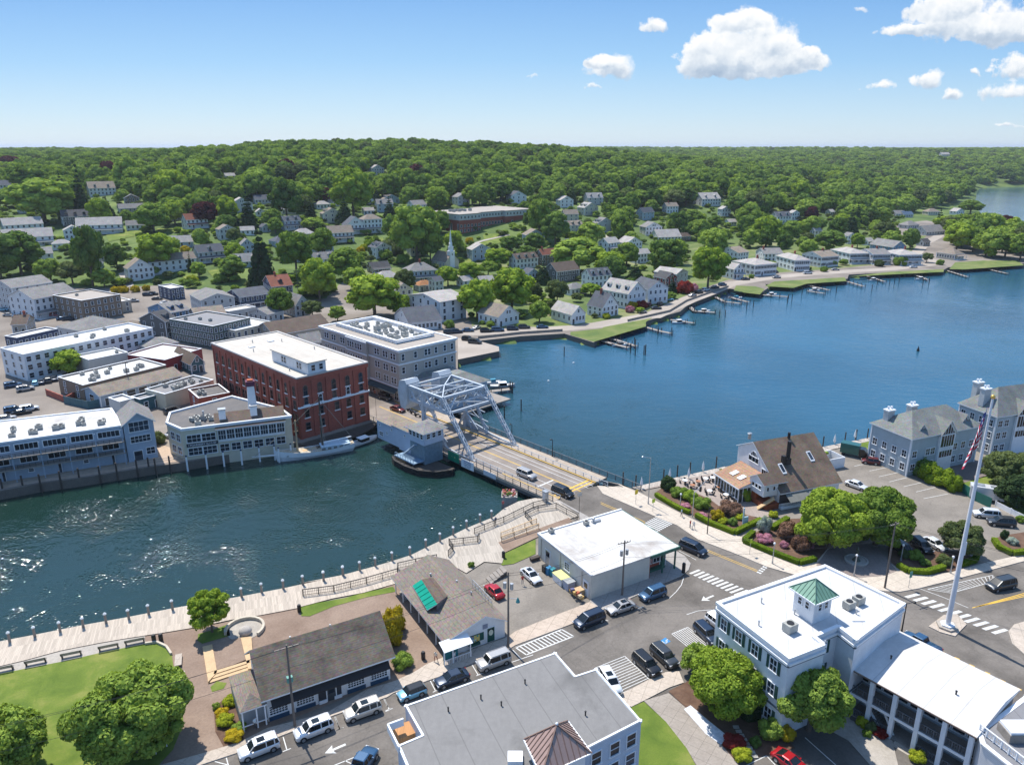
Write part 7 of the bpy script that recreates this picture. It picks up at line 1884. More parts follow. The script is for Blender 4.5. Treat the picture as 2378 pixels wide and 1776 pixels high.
 m_=MB();m_.box(0,-.9,.35,w*.5,-.8,.5);m_.box(0,-.9,1.15,w*.5,-.8,1.25)
 for i in range(8):x=i*w*.0625;m_.bar((x,-.85,.4),(x+w*.0625,-.85,1.2),.07);m_.bar((x,-.85,1.2),(x+w*.0625,-.85,.4),.07)
 m_.box(0,-.95,0,w*.5,-.1,.35);m_.build('front_balustrade',[trim],t)
 m_=MB();m_.face([(1,-2.2,2.0),(w*.5,-2.2,2.0),(w*.5,-.5,3.0),(1,-.5,3.0)]);m_.build('front_awning',[M('awning_grey',(0.18,.18,.16),.8)],t)
 yo=Q('o',1590,700,2);t3=thing('service_enclosure','white panelled enclosure with flower boxes behind the restaurant','enclosure',yo,a);m_=MB();parapet(m_,-5,0,1.5,4.5,0,.15,2.4);m_.build('panel',[white],t3)
 m_=MB();m_.box(-5,3.4,2.0,0,4.2,2.5);m_.build('planter_box',[leafA],t3)
 return F,a,w
restaurant()
def condo(lab,Fp,Rp,Lp,H,rh,win_cols,gables,chims,reg='p'):
 z=2+H
 o,a,w,d=frame3((reg,)+Fp,(reg,)+Rp,(reg,)+Lp,z)
 print('CONDO',w,d,math.degrees(a))
 t=thing('condominium_building',lab,'apartment house',(o.x,o.y,2),a)
 m_=MB();m_.box(0,0,-1,w,d,H);m_.build('wall',[siding('siding_condo',(0.38,0.45,0.49))],t)
 m_=MB();hip_roof(m_,0,0,w,d,H,rh,.5,.2,0,0,1);rf=m_.build('roof',[RCOL['greygreen'],trim],t)
 for cx,cy in((0,0),(w,0),(0,d)):m_=MB();m_.cbox(0,0,0,.3,.3,H);m_.build('corner_board',[trim],t,(cx,cy,0))
 for zz in(1.9,4.9,7.8):
  if zz+1>H:continue
  wins(t,'s',w,d,[w*f for f in win_cols],zz,1.2,1.5,nx=2);wins(t,'w',w,d,spread(4,d),zz,1.1,1.5,nx=2)
 for f,gw,big in gables:
  x=w*f;m_=MB();k=gw*.62;gh=H if big else H+.8
  x0,x1=x-gw/2,x+gw/2;dep=min(d*.45,(k+(.0 if big else .8))/(rh/(d/2))+.8)
  pr=.5 if big else-1.2
  m_.box(x0,-pr,0 if big else H-.2,x1,dep*.3,gh);m_.face([(x0,-pr,gh),(x1,-pr,gh),(x,-pr,gh+k)]);g=m_.build('gable_wall',[trim if big else WCOL['white']],t)
  m_=MB()
  for s in(-1,1):
   p=[(x+s*(gw/2+.3),-pr-.3,gh-.3*k/(gw/2)),(x+s*(gw/2+.3),dep,gh-.3*k/(gw/2)),(x,dep+2.2,gh+k),(x,-pr-.3,gh+k)]
   if s>0:p=p
   m_.face([(a_,b_,c_+.15)for a_,b_,c_ in(p if s>0 else p[::-1])],0);m_.face((p[::-1]if s>0 else p),1)
   m_.face([p[0],p[3],(*p[3][:2],p[3][2]+.15),(*p[0][:2],p[0][2]+.15)],1)
  m_.build('gable_roof',[RCOL['greygreen'],trim],g)
  m_=MB();q=.82
  m_.face([(x-gw/2*q,-pr-.03,gh-.1),(x+gw/2*q,-pr-.03,gh-.1),(x,-pr-.03,gh+k*q-.1)]);
  if big:m_.face([(x-gw/2*q,-pr-.03,gh-3.0),(x+gw/2*q,-pr-.03,gh-3.0),(x+gw/2*q,-pr-.03,gh-.4),(x-gw/2*q,-pr-.03,gh-.4)]);m_.face([(x-gw/2*q,-pr-.03,gh-5.4),(x+gw/2*q,-pr-.03,gh-5.4),(x+gw/2*q,-pr-.03,gh-4.0),(x-gw/2*q,-pr-.03,gh-4.0)])
  m_.build('gable_glass',[dglass],g)
  m_=MB()
  for i in range(1,5):xx=x-gw/2*q+gw*q*i/5;zt=gh+k*q*(1-abs(xx-x)/(gw/2*q))-.1;m_.box(xx-.05,-pr-.08,gh-(5.4 if big else .1),xx+.05,-pr-.031,zt)
  m_.box(x-gw/2*q,-pr-.08,gh-.4,x+gw/2*q,-pr-.031,gh-.1);m_.build('gable_mullions',[trim],g)
 for f,y_,hh in chims:
  m_=MB();m_.cbox(0,0,0,1.9,1.3,hh,0);m_.cbox(0,0,hh,2.2,1.6,.3,1);m_.tube((-.4,0,hh+.3),(-.4,0,hh+1.0),.25,.25,9,1);m_.tube((.5,0,hh+.3),(.5,0,hh+.9),.25,.25,9,1);m_.build('chimney',[WCOL['ltgrey'],trim],t,(w*f,d*y_,H+rh*.2))
 return o,a,w,d,t
cd1=condo('blue grey riverside apartment house with glazed white gables at the end of the car park',(868,776),(1702,622),(390,588),8.6,4.2,(.07,.26,.33,.66,.78,.9),((.5,4.6,True),(.2,2.6,False),(.84,3.2,False)),((.1,.8,2.7),(.42,.78,3.0)))
cd2=condo('second blue grey apartment house cut by the right edge behind the flagpole',(1888,508),(2700,350),(1480,345),9.6,5.2,(.06,.14,.45,.6),((.34,4.6,True),(.7,4.6,True)),((.05,.5,4.0),(.14,.9,4.2)))
# vehicles
def paint(name,col,metal=.3):
 m=M('paint_'+name,col,.32,.04,coat=.6,metal=metal,spec=.5);return m
PAINT={k:paint(k,c)for k,c in dict(white=(.72,.73,.74),cream=(.62,.58,.52),navy=(.015,.03,.06),black=(.012,.013,.015),grey=(.2,.2,.22),silver=(.42,.41,.4),blue=(.03,.09,.18),sky=(.2,.45,.6),red=(.42,.012,.02),darkred=(.13,.02,.02),green=(.02,.12,.1),olive=(.09,.1,.08),charcoal=(.045,.05,.055)).items()}
tyre=M('tyre_rubber',(.015,.015,.016),.8,.1);rimm=M('wheel_rim',(.45,.46,.47),.3,.08,metal=.7);cglass=glassm('car_glass',(.012,.018,.022));lampm=M('headlight_lens',(.7,.72,.75),.15,.03);tail=M('tail_lens',(.3,.01,.01),.25,.05);trimd=M('car_trim',(.02,.02,.022),.6,.1)
CT=dict(suv=(4.7,1.9,1.7,.2,1.02,1.08,1.15,1.85,4.35,4.62,1.08),sedan=(4.8,1.84,1.45,.16,.86,.95,1.35,2.15,3.45,4.2,.98),hatch=(3.85,1.7,1.45,.15,.88,.95,.95,1.5,3.35,3.75,.95),minivan=(5.1,2.0,1.78,.18,1.0,1.08,.85,1.9,4.75,5.02,1.08),coupe=(4.6,1.9,1.3,.14,.82,.88,1.5,2.3,3.1,4.15,.9),vintage=(4.3,1.7,1.5,.2,.95,1.0,1.35,1.75,2.9,3.6,.95),boxy=(4.8,1.95,1.82,.25,1.12,1.15,1.2,1.7,4.6,4.75,1.15),pickup=(5.4,1.95,1.8,.25,1.1,1.15,1.4,1.95,3.1,3.35,1.15))
CARM={}
def car_parts(ty,col,roofcol=None):
 key=(ty,col,roofcol)
 if key in CARM:return CARM[key]
 L,W_,H,gc,hb,bl_,c0,r0,r1,c1,bt=CT[ty]
 P=PAINT[col];hw=W_/2
 xs=[(0,.35,.62,hb-.3),(.12,.2,.86,hb-.14),(.45,gc,.96,hb-.05),(c0,gc,1.0,bl_-.02),(r0,gc,1.0,bl_),((r0+r1)/2,gc,1.0,bl_+.01),(r1,gc,1.0,bl_+.02),(c1,gc,.98,bt),(L-.1,gc+.05,.93,bt-.08),(L,.4,.8,bt-.3)]
 m_=MB();vs=[];n=10
 for x,zb,k,zt in xs:
  X=L/2-x;w=hw*k
  vs+=[(X,-w*.86,zb),(X,-w,zb+.16),(X,-w,zt-.2),(X,-w*.95,zt-.05),(X,-w*.74,zt+.01),(X,w*.74,zt+.01),(X,w*.95,zt-.05),(X,w,zt-.2),(X,w,zb+.16),(X,w*.86,zb)]
 fs=[]
 for i in range(len(xs)-1):
  for j in range(n):fs.append((i*n+j,(i+1)*n+j,(i+1)*n+(j+1)%n,i*n+(j+1)%n))
 fs+=[tuple(range(n)),tuple(range((len(xs)-1)*n,len(xs)*n))[::-1]]
 m_.grid(vs,fs)
 if ty=='pickup':m_.box(-L/2+.2,-hw*.8,bt-.02,-L/2+L-c1-.3,hw*.8,bt+.02)
 body=m_.mesh('body',[P],True)
 wheels=[L/2-.85,-L/2+.88]
 m_=MB();m_.box(-L/2+.5,-hw*.97,gc-.04,L/2-.4,hw*.97,gc+.1)
 for x in wheels:
  for s in(-1,1):m_.tube((x,s*(hw-.12),.36),(x,s*(hw+.012),.36),.41,.41,16)
 m_.box(L/2-.08,-hw*.5,.5,L/2+.012,hw*.5,.68);sill=m_.mesh('lower_trim',[trimd])
 m_=MB();kb,kt=.92,.72;zt=H-.05
 B=[(L/2-c0,hw*.8,bl_-.03),(L/2-r0,hw*kb,bl_-.03),(L/2-r1,hw*kb,bl_-.03),(L/2-c1,hw*.84,bt-.03)]
 T=[(L/2-r0+.05,hw*kt*.95,zt),(L/2-r0,hw*kt,zt),(L/2-r1,hw*kt,zt),(L/2-r1-.04,hw*kt*.95,zt)]
 v=[(x,-y,z)for x,y,z in B]+[(x,y,z)for x,y,z in B[::-1]];t_=[(x,-y,z)for x,y,z in T]+[(x,y,z)for x,y,z in T[::-1]]
 m_.grid(v+t_,[(i,i+8,(i+1)%8+8,(i+1)%8)for i in range(8)]+[tuple(range(8,16))[::-1]])
 gh=m_.mesh('windows',[cglass])
 m_=MB();RP_=PAINT[roofcol]if roofcol else P
 ro=[(x,y*1.03,z)for x,y,z in[(T[0][0]+.04,T[0][1],zt)]+[T[1],T[2]]+[(T[3][0]-.05,T[3][1],zt)]]
 ring=[(x,-y)for x,y,z in ro]+[(x,y)for x,y,z in ro[::-1]]
 cx=sum(p[0]for p in ring)/8
 m_.grid([(x,y,zt-.03)for x,y in ring]+[(x,y,zt+.02)for x,y in ring]+[(cx+(x-cx)*.9,y*.82,zt+.07)for x,y in ring],[(i+8*k,(i+1)%8+8*k,(i+1)%8+8*k+8,i+8*k+8)for i in range(8)for k in(0,1)]+[tuple(range(16,24))])
 for s in(-1,1):
  for(a_,b_)in((B[0],T[0]),(B[3],T[3])):m_.bar((a_[0],s*a_[1],a_[2]),(b_[0],s*b_[1],b_[2]),.09,.1,0)
  xm=(B[1][0]*.5+B[2][0]*.5);m_.bar((xm,s*hw*(kb+.01),bl_),(xm,s*hw*(kt+.01),zt),.1,.04,0)
  if ty in('suv','minivan','boxy'):xm=B[1][0]*.12+B[2][0]*.88;m_.bar((xm,s*hw*(kb+.01),bl_),(xm,s*hw*(kt+.01),zt),.12,.04,0);m_.bar((T[1][0]-.2,s*hw*.66,zt+.1),(T[2][0]+.2,s*hw*.66,zt+.1),.05,.05,0)
 rf=m_.mesh('roof',[RP_])
 sr=MB();sr.box(L/2-r0-1.25,-hw*.45,zt+.071,L/2-r0-.35,hw*.45,zt+.08);srm=sr.mesh('sunroof',[cglass])
 hl=MB();hl.box(L/2-.3,-.2,hb-.34,L/2-.055,.2,hb-.17);hlm=hl.mesh('headlight',[lampm])
 tl=MB();tl.box(-L/2+.03,-.14,bt-.36,-L/2+.16,.14,bt-.1);tlm=tl.mesh('tail_light',[tail])
 w_=MB();w_.tube((0,-.11,0),(0,.11,0),.34,.34,18);wm=w_.mesh('wheel',[tyre])
 w_=MB();w_.tube((0,-.118,0),(0,.118,0),.22,.22,12);wr=w_.mesh('rim',[rimm])
 mi=MB();mi.box(-.09,-.1,-.07,.09,.1,.07);mim=mi.mesh('mirror',[P])
 CARM[key]=(body,sill,gh,rf,srm,hlm,tlm,wm,wr,mim,wheels,hw,L,c0,bl_)
 return CARM[key]
NAMES=dict(suv='parked_car',sedan='parked_car')
def car(ty,col,p,ang,label,group=None,roofcol=None,sun_=False,name='parked_car',cat='car',simple=False):
 body,sill,gh,rf,srm,hlm,tlm,wm,wr,mim,wheels,hw,L,c0,bl_=car_parts(ty,col,roofcol)
 t=thing(name,label,cat,p,ang,group)
 link('body',body,t);link('lower_trim',sill,t);link('windows',gh,t);r=link('roof',rf,t)
 if sun_:link('sunroof',srm,r)
 for x in wheels:
  for s in(-1,1):
   w_=link('wheel',wm,t,(x,s*(hw-.1),.34))
   if not simple:link('rim',wr,w_)
 if not simple:
  for s in(-1,1):link('headlight',hlm,t,(0,s*hw*.66,0));link('tail_light',tlm,t,(0,s*hw*.74,0));link('mirror',mim,t,(L/2-c0-.35,s*(hw+.06),bl_+.02))
 return t
def car2(ty,col,r,rear,front,label,z=2.0,**k):
 a,b=Q(r,*rear,z+.7),Q(r,*front,z+.7)
 c=(a+b)/2
 return car(ty,col,(c.x,c.y,z),math.atan2((b-a).y,(b-a).x),label,**k)
G1='cars parked along the near street'
car2('suv','white','k',(860,830),(405,1005),'white car with single sunroof, nearest to the bottom left',group=G1,sun_=True,z=2.006)
car2('suv','white','k',(1525,600),(1080,775),'white car with two dark roof panels beside the wooden utility pole',group=G1,sun_=True,z=2.006)
car2('suv','cream','k',(2105,385),(1700,530),'cream car with long sunroof parked in front of the long shop',group=G1,sun_=True,z=2.006)
car2('hatch','sky','b',(755,1170),(595,1230),'small light blue car with black roof',group=G1,roofcol='black',z=2.006)
car2('sedan','navy','b',(1018,1080),(822,1150),'dark saloon car with green rear window reflection',group=G1,z=2.006)
car2('boxy','silver','b',(1265,980),(1085,1045),'silver grey off-road car in front of the green shop door',group=G1,z=2.006)
car2('minivan','navy','b',(1840,728),(1685,790),'dark blue car parked past the hatched triangle',group=G1,z=2.006)
car2('sedan','silver','b',(2030,655),(1880,705),'beige silver saloon with sunroof beside the corner store',group=G1,sun_=True,z=2.006)
car2('suv','blue','c',(318,492),(203,535),'blue car parked last before the store corner',group=G1,z=2.006)
car2('minivan','navy','c',(422,252),(530,298),'dark people carrier driving past the corner store',name='car',z=2.01)
car2('suv','navy','c',(495,675),(600,775),'dark blue car parked against the left wall of the white inn',z=2.006)
car2('suv','white','c',(578,645),(650,700),'white car peeking out behind the white inn',z=2.006)
car2('suv','charcoal','c',(262,785),(388,900),'dark grey car nose-in beside the blue disabled mark',z=2.006)
car2('suv','black','c',(172,830),(292,940),'black car nose-in between the hatched bay and its grey neighbour',z=2.006)
car2('suv','white','c',(0,915),(78,1040),'white car half hidden by the wide grey roof',z=2.006,sun_=True)
car2('pickup','blue','b',(330,1700),(400,1600),'dark blue car cut by the bottom edge of the picture',z=2.006)
car2('coupe','red','c',(925,1350),(1060,1445),'bright red sports car in the inn car park',z=2.006)
car2('suv','black','f',(1620,895),(1735,990),'black car in the row behind the round plaza',z=2.0)
car2('sedan','white','f',(1690,900),(1800,960),'white saloon next to the black car behind the round plaza',z=2.0)
car2('suv','charcoal','f',(1545,930),(1610,985),'dark car under the trees behind the round plaza',z=2.0)
car2('suv','white','f',(2080,780),(1950,768),'white estate car beside the green fence',z=2.0)
car2('suv','charcoal','f',(2152,822),(2035,812),'dark grey car parked beside the white estate',z=2.0)
car2('minivan','charcoal','c',(2168,448),(2012,482),'dark people carrier approaching the flagpole crossing',name='car',z=2.006)
car2('hatch','darkred','f',(1440,500),(1372,492),'dark red car alone near the apartment house',z=2.0)
car2('sedan','white','f',(1285,605),(1385,640),'white car under the big tree beside the restaurant',z=2.0)
car2('sedan','olive','f',(1400,655),(1472,690),'olive green car in the middle of the car park',z=2.0)
car2('pickup','blue','c',(1735,808),(1610,742),'blue pickup truck behind the porch building',z=2.006)
car2('boxy','silver','j',(1660,1500),(1905,1600),'silver off-road car driving over the bridge',name='car',z=2.04)
car2('minivan','black','e',(1600,1185),(1745,1245),'black people carrier leaving the bridge',name='car',z=2.04)
car2('sedan','darkred','e',(578,672),(655,695),'dark red car waiting at the far bridge end',name='car',z=2.04)
car2('suv','charcoal','e',(515,603),(560,615),'grey car in front of the grey block entrance',name='car',z=2.04)
car2('vintage','red','b',(1225,620),(1140,545),'red vintage car beside the gabled shop',z=2.0)
car2('sedan','white','b',(1355,440),(1462,535),'white saloon with sunroof in the store yard',sun_=True,z=2.0)
G2='cars on the far bank'
FC=[('d',25,40,'white','suv',20),('d',150,60,'navy','sedan',20),('d',20,60,'sky','sedan',5),('g',1060,1120,'white','sedan',60),('g',860,1110,'silver','suv',20),('d',40,760,'silver','sedan',35),('d',190,700,'white','suv',35),('d',390,498,'white','sedan',120),('d',1120,860,'silver','sedan',60),('d',1000,240,'white','suv',60),('d',1090,240,'navy','sedan',60),('d',620,60,'black','sedan',20),('e',150,165,'navy','suv',10),('e',250,175,'silver','sedan',10),('d',85,548,'blue','suv',40),('d',165,572,'silver','suv',40),('d',228,535,'sky','hatch',120),('d',268,525,'navy','sedan',120),('d',312,515,'charcoal','suv',120),('d',350,505,'navy','sedan',120),('d',90,708,'blue','suv',35),('d',140,722,'black','sedan',35),('d',1110,712,'charcoal','suv',50),('d',360,95,'red','minivan',25),('d',405,118,'blue','sedan',25),('d',30,30,'silver','sedan',20),('d',85,35,'sky','suv',20),('d',60,95,'silver','sedan',5),('d',120,100,'white','sedan',5),('d',20,10,'navy','sedan',20),('d',440,120,'navy','suv',20),('d',55,55,'white','sedan',5),('g',985,1065,'black','suv',10),('g',1010,1095,'charcoal','sedan',10),('g',950,1070,'navy','suv',10),('e',945,205,'charcoal','suv',15),('e',992,202,'navy','suv',15),('e',1065,192,'blue','sedan',5),('e',1180,195,'black','suv',5),('e',1255,190,'blue','minivan',5),('e',1350,182,'navy','suv',5),('e',1425,172,'charcoal','suv',5),('e',1540,170,'blue','sedan',5),('e',1065,250,'black','suv',-20),('e',1110,268,'charcoal','minivan',-20),('i',470,878,'silver','sedan',35),('i',505,862,'black','suv',35),('i',540,850,'white','suv',35),('i',590,835,'charcoal','sedan',30),('i',628,822,'blue','suv',25),('i',750,792,'navy','sedan',15),('i',912,782,'silver','sedan',10),('i',1075,760,'white','minivan',5),('i',345,900,'sky','sedan',5),('i',280,945,'charcoal','sedan',10),('i',208,965,'silver','hatch',10),('i',905,755,'black','suv',40),('i',1220,742,'silver','sedan',5),('i',1630,728,'white','sedan',5),('e',1120,175,'silver','sedan',60),('e',640,600,'charcoal','sedan',-46),('i',240,930,'darkred','suv',60),('i',300,925,'black','suv',60)]
for i,(r,u,v,col,ty,ang)in enumerate(FC):
 pc=Q(r,u,v,2.02);cn={'navy':'dark blue','sky':'light blue','charcoal':'dark grey','darkred':'dark red'}.get(col,col)
 car(ty,col,tuple(pc),rad(ang),near_label(cn+' car',pc,cn+' car'),G2,simple=True)
def motorcycle(p,ang,lab):
 t=thing('motorcycle',lab,'motorcycle',p,ang,'motorcycles at the bridge end')
 for x in(-.7,.7):
  m_=MB();m_.tube((0,-.07,0),(0,.07,0),.32,.32,14);m_.build('wheel',[tyre],t,(x,0,.32))
 m_=MB();m_.bar((-.6,0,.5),(.3,0,.75),.28,.3);m_.ball((.15,0,.82),.25);m_.box(-.7,-.15,.72,-.1,.15,.85);m_.build('frame',[black],t);m_=MB();m_.bar((.7,0,.35),(.4,0,1.05),.08);m_.bar((.4,-.4,1.1),(.4,.4,1.1),.05);m_.build('handlebar',[galv],t)
for k,(u,v)in enumerate(((690,705),(715,722),(745,738),(672,690))):motorcycle(Q('e',u,v,2.04),BA+rad(10*k),('touring motorcycle with luggage behind the dark red car','motorcycle second behind the dark red car','motorcycle under the counterweight','motorcycle right at the bumper of the dark red car')[k])
t=thing('box_truck','dark green box truck parked by the quay beyond the restaurant','truck',Q('f',1310,470,2),rad(-35))
m_=MB();m_.box(-2.6,-1.1,.7,1.4,1.1,3.0);m_.build('box',[PAINT['green']],t)
m_=MB();m_.grid([(1.45,-1,.4),(3.2,-1,.4),(3.2,-1,1.4),(2.5,-1,2.3),(1.45,-1,2.3),(1.45,1,.4),(3.2,1,.4),(3.2,1,1.4),(2.5,1,2.3),(1.45,1,2.3)],[(0,1,2,3,4),(9,8,7,6,5),(0,5,6,1),(1,6,7,2),(2,7,8,3),(3,8,9,4),(4,9,5,0)]);m_.build('cab',[PAINT['black']],t)
for x in(-1.8,2.4):
 for s in(-1,1):m_=MB();m_.tube((0,-.13,0),(0,.13,0),.42,.42,16);m_.build('wheel',[tyre],t,(x,s*.95,.42))
t=thing('camper_van','white camper behind the green board fence on the right','camper',Q('f',2010,700,2),rad(-25))
m_=MB();m_.box(-3,-1.1,.5,2,1.1,2.9);m_.box(2,-1,.5,3.0,1,1.6);m_.build('body',[PAINT['white']],t);m_=MB();m_.box(-2,-.5,2.9,-.6,.5,3.1);m_.box(.4,-.4,2.9,1.2,.4,3.05);m_.build('roof_hatch',[galv],t)
for x in(-2,2):
 for s in(-1,1):m_=MB();m_.tube((0,-.13,0),(0,.13,0),.36,.36,16);m_.build('wheel',[tyre],t,(x,s*1.0,.36))
# painted markings on the near streets
mkw,mky=MB(),MB()
def quadm(b_,pts,z=2.018):
 A=sum(pts[i].x*pts[(i+1)%len(pts)].y-pts[(i+1)%len(pts)].x*pts[i].y for i in range(len(pts)))
 b_.face([(p.x,p.y,z)for p in(pts if A>0 else pts[::-1])])
def seg(b_,r,a,c,w=.12,z=2.018,r2=None):
 A,B=Q(r,*a,z),Q(r2 or r,*c,z);d=(B-A).xy
 if d.length<.02:return
 d.normalize();n_=Vector((-d.y,d.x,0))*w/2
 quadm(b_,[A-n_,B-n_,B+n_,A+n_],z)
def zebra(r,A,B,C,D,n,fill=.5):
 A,B,C,D=(Q(r,*p,2.018)for p in(A,B,C,D))
 for i in range(n):
  f0=(i+.0)/(n-1+fill);f1=f0+fill/(n-1+fill)
  quadm(mkw,[A.lerp(D,f0),B.lerp(C,f0),B.lerp(C,f1),A.lerp(D,f1)])
zebra('c',(200,155),(288,192),(365,150),(278,112),8)
zebra('c',(452,408),(502,388),(768,500),(700,525),11)
zebra('c',(1582,530),(1648,513),(2132,708),(2062,728),11)
for k in range(6):seg(mkw,'c',(812+10*k,405-9.5*k),(817+10*k,400-9.5*k),.35);seg(mkw,'c',(824+10*k,410-9.5*k),(829+10*k,405-9.5*k),.35)
def hatch(r,A,B,C,D,n,w=.11):
 P=[Q(r,*p,2.018)for p in(A,B,C,D)]
 for a,b in((0,1),(1,2),(2,3),(3,0)):
  d=(P[b]-P[a]).normalized();n_=Vector((-d.y,d.x,0))*w/2;quadm(mkw,[P[a]-n_,P[b]-n_,P[b]+n_,P[a]+n_])
 for i in range(1,n):
  f=i/n;a=P[0].lerp(P[3],f);b=P[1].lerp(P[2],f)if True else None
  d=(b-a).normalized();n_=Vector((-d.y,d.x,0))*w/2;quadm(mkw,[a-n_,b-n_,b+n_,a+n_],2.022)
hatch('b',(1315,932),(1378,975),(1668,862),(1595,820),13,.2)
hatch('c',(362,726),(490,828),(580,795),(446,691),9)
hatch('c',(95,1040),(250,970),(115,843),(-40,905),12)
hatch('c',(1705,492),(1830,512),(2050,452),(2048,418),16)
for a,c in(((935,790),(980,945)),((930,970),(1030,930)),((1575,550),(1625,690)),((1580,715),(1672,675)),((2170,320),(2222,430)),((2190,470),(2270,440)),((240,1045),(265,1138)),((100,1090),(250,1130)),((1560,1138),(1850,1020)),((1690,1080),(1800,1130)),((1850,1020),(1900,1100))):seg(mkw,'k',a,c)
for a,c in(((505,1245),(540,1312)),((515,1322),(560,1303)),((790,1135),(822,1197)),((805,1204),(838,1190)),((1045,1035),(1082,1097)),((1072,1103),(1124,1082)),((205,1355),(235,1430)),((210,1440),(255,1422)),((1295,945),(1350,1005)),((1290,1020),(1420,975)),((1835,750),(1880,768)),((1650,865),(1670,862)),((2035,665),(2080,690)),((2060,695),(2095,680))):seg(mkw,'b',a,c)
for P_ in([(348,540),(385,505),(412,470),(425,430)],[(440,625),(500,605),(560,600),(640,605)],[(400,290),(490,338)],[(1660,487),(1790,535),(1920,590)],[(580,248),(640,272),(690,296)],[(1062,1270),(1230,1420)],[(862,1368),(930,1440)],[(705,1440),(860,1365)]):
 for a,c in zip(P_,P_[1:]):seg(mkw,'c',a,c,.11)
for k,(a,c)in enumerate((((1400,550),(1500,530)),((1450,580),(1555,557)),((1505,607),(1605,582)),((1580,632),(1677,610)),((1645,660),(1745,636)),((1685,695),(1812,670)),((1320,525),(1370,515)))):seg(mkw,'f',a,c,.12,2.012)
def arrow(r,tip,tail):
 T,S=Q(r,*tip,2.018),Q(r,*tail,2.018);d=(S-T).normalized();n_=Vector((-d.y,d.x,0));L=(S-T).length
 quadm(mkw,[T,T+d*L*.45+n_*.75,T+d*L*.38+n_*.16,T+d*L*.38-n_*.16,T+d*L*.45-n_*.75]);quadm(mkw,[T+d*L*.381+n_*.16,S+n_*.16,S-n_*.16,T+d*L*.381-n_*.16])
arrow('k',(1445,990),(1700,880));arrow('c',(518,552),(582,525))
for o_ in(-.1,.1):
 for a,c in(((548,289),(812,397)),):seg(mky,'c',(a[0],a[1]+o_*40),(c[0],c[1]+o_*40),.11)
 for a,c in(((-12,718),(90,762)),((90,762),(222,822))):seg(mky,'f',(a[0],a[1]+o_*40),(c[0],c[1]+o_*40),.11)
for k in range(3):seg(mky,'c',(1940+k*18,590-k*4),(2230,508+k*9),.14)
for u,v in((1780,820),(1860,855),(1938,893),(2020,932),(2100,973),(2185,1015)):seg(mky,'c',(u-14,v-6),(u+14,v+6),.3)
tag(mkw.build('road_markings',[paintline]),kind='structure');tag(mky.build('yellow_road_markings',[yellowline]),kind='structure')
t=MB();c_=[Q('c',*p,2.02)for p in((302,762),(330,780),(356,765),(328,745))];t.face([tuple(p)for p in c_]);b_=tag(t.build('disabled_bay_mark',[M('bay_blue',(.03,.2,.45),.6,.1)]),kind='structure')
ce=sum(c_,Vector((0,0,0)))/4
t=MB();ux=(c_[1]-c_[0]).normalized();uy=(c_[3]-c_[0]).normalized()
f_=lambda a,b:tuple(ce+ux*a+uy*b+Vector((0,0,.006)))
for i in range(10):a0,a1=PI*1.2*i/10-.9-PI/2,PI*1.2*(i+1)/10-.9-PI/2;t.face([f_(math.cos(a0)*.3,math.sin(a0)*.3-.15),f_(math.cos(a0)*.4,math.sin(a0)*.4-.15),f_(math.cos(a1)*.4,math.sin(a1)*.4-.15),f_(math.cos(a1)*.3,math.sin(a1)*.3-.15)])
t.face([f_(-.05,.3),f_(-.05,-.1),f_(.05,-.1),f_(.05,.3)]);t.face([f_(-.05,-.1),f_(.35,-.1),f_(.35,0),f_(-.05,0)]);t.face([f_(-.08,.36),f_(.08,.36),f_(.08,.52),f_(-.08,.52)])
tag(t.build('wheelchair_symbol',[paintline]),kind='structure')
# poles, wires, flag, signs
def upole(p,h,label,arms=(1.1,),lean=(0,0),rz=0,extras=''):
 t=thing('utility_pole',label,'utility pole',p,rz,'wooden utility poles')
 m_=MB();m_.tube((0,0,-.3),(lean[0],lean[1],h),.17,.11,9);m_.build('pole',[M('pole_wood',(.17,.14,.12),.85,.2,fine=.3)],t)
 for i,L in enumerate(arms):
  m_=MB();z=h-.5-i*.9;m_.bar((-L+lean[0],lean[1]+.14,z),(L+lean[0],lean[1]+.14,z),.12,.12)
  for x in(-L,-L*.5,L*.5,L):m_.tube((x+lean[0],lean[1]+.14,z+.06),(x+lean[0],lean[1]+.14,z+.28),.05,.04,6)
  m_.build('crossarm',[wood_old],t)
 if 't' in extras:
  for k,s in enumerate((-1,1)):m_=MB();m_.tube((0,0,0),(0,0,.9),.25,.25,12);m_.build('transformer',[galv],t,(lean[0]+s*.5,lean[1],h-2.6))
 if 'g' in extras:m_=MB();m_.cbox(0,0,0,.7,.5,.7);m_.build('junction_box',[M('box_green',(.12,.3,.25),.6)],t,(lean[0]*.5,lean[1]*.5+.2,h*.55))
 if 'l' in extras:m_=MB();m_.tube((0,0,0),(1.4,0,.2),.04,.04,6);m_.build('lamp_bracket',[galv],t,(0,0,h*.66));m_=MB();m_.lathe([(.06,0),(.3,.15),(.28,.3),(.05,.9)],10);m_.build('lamp_head',[M('lamp_green',(.05,.25,.25),.5)],t,(1.4,0,h*.66-.5))
 return Vector(p)+Vector((lean[0],lean[1],h))
P1=upole(Q('k',1080,668,2),hgt(('k',1080,668),('a',1755,915)),'leaning utility pole with crossarm between the white cars',(1.5,),(0,0),.5,'g')
P2=upole(Q('b',1268,930,2),hgt(('b',1268,930),('b',1262,470)),'utility pole with green lamp beside the gabled shop',(),(0,0),-.3,'tl')
P3=upole(Q('b',1965,612,2),hgt(('b',1965,612),('b',2006,275)),'utility pole with transformers in front of the corner store',(1.1,),(0,0),.4,'t')
P4=upole(Q('c',1480,488,2),hgt(('c',1480,488),('c',1552,140)),'tall utility pole on the pavement by the round plaza',(.9,),(0,0),.4)
P5=upole(Q('d',835,590,2),9.5,'utility pole between the workshop roofs of the left yard',(.8,),(0,0),.6)
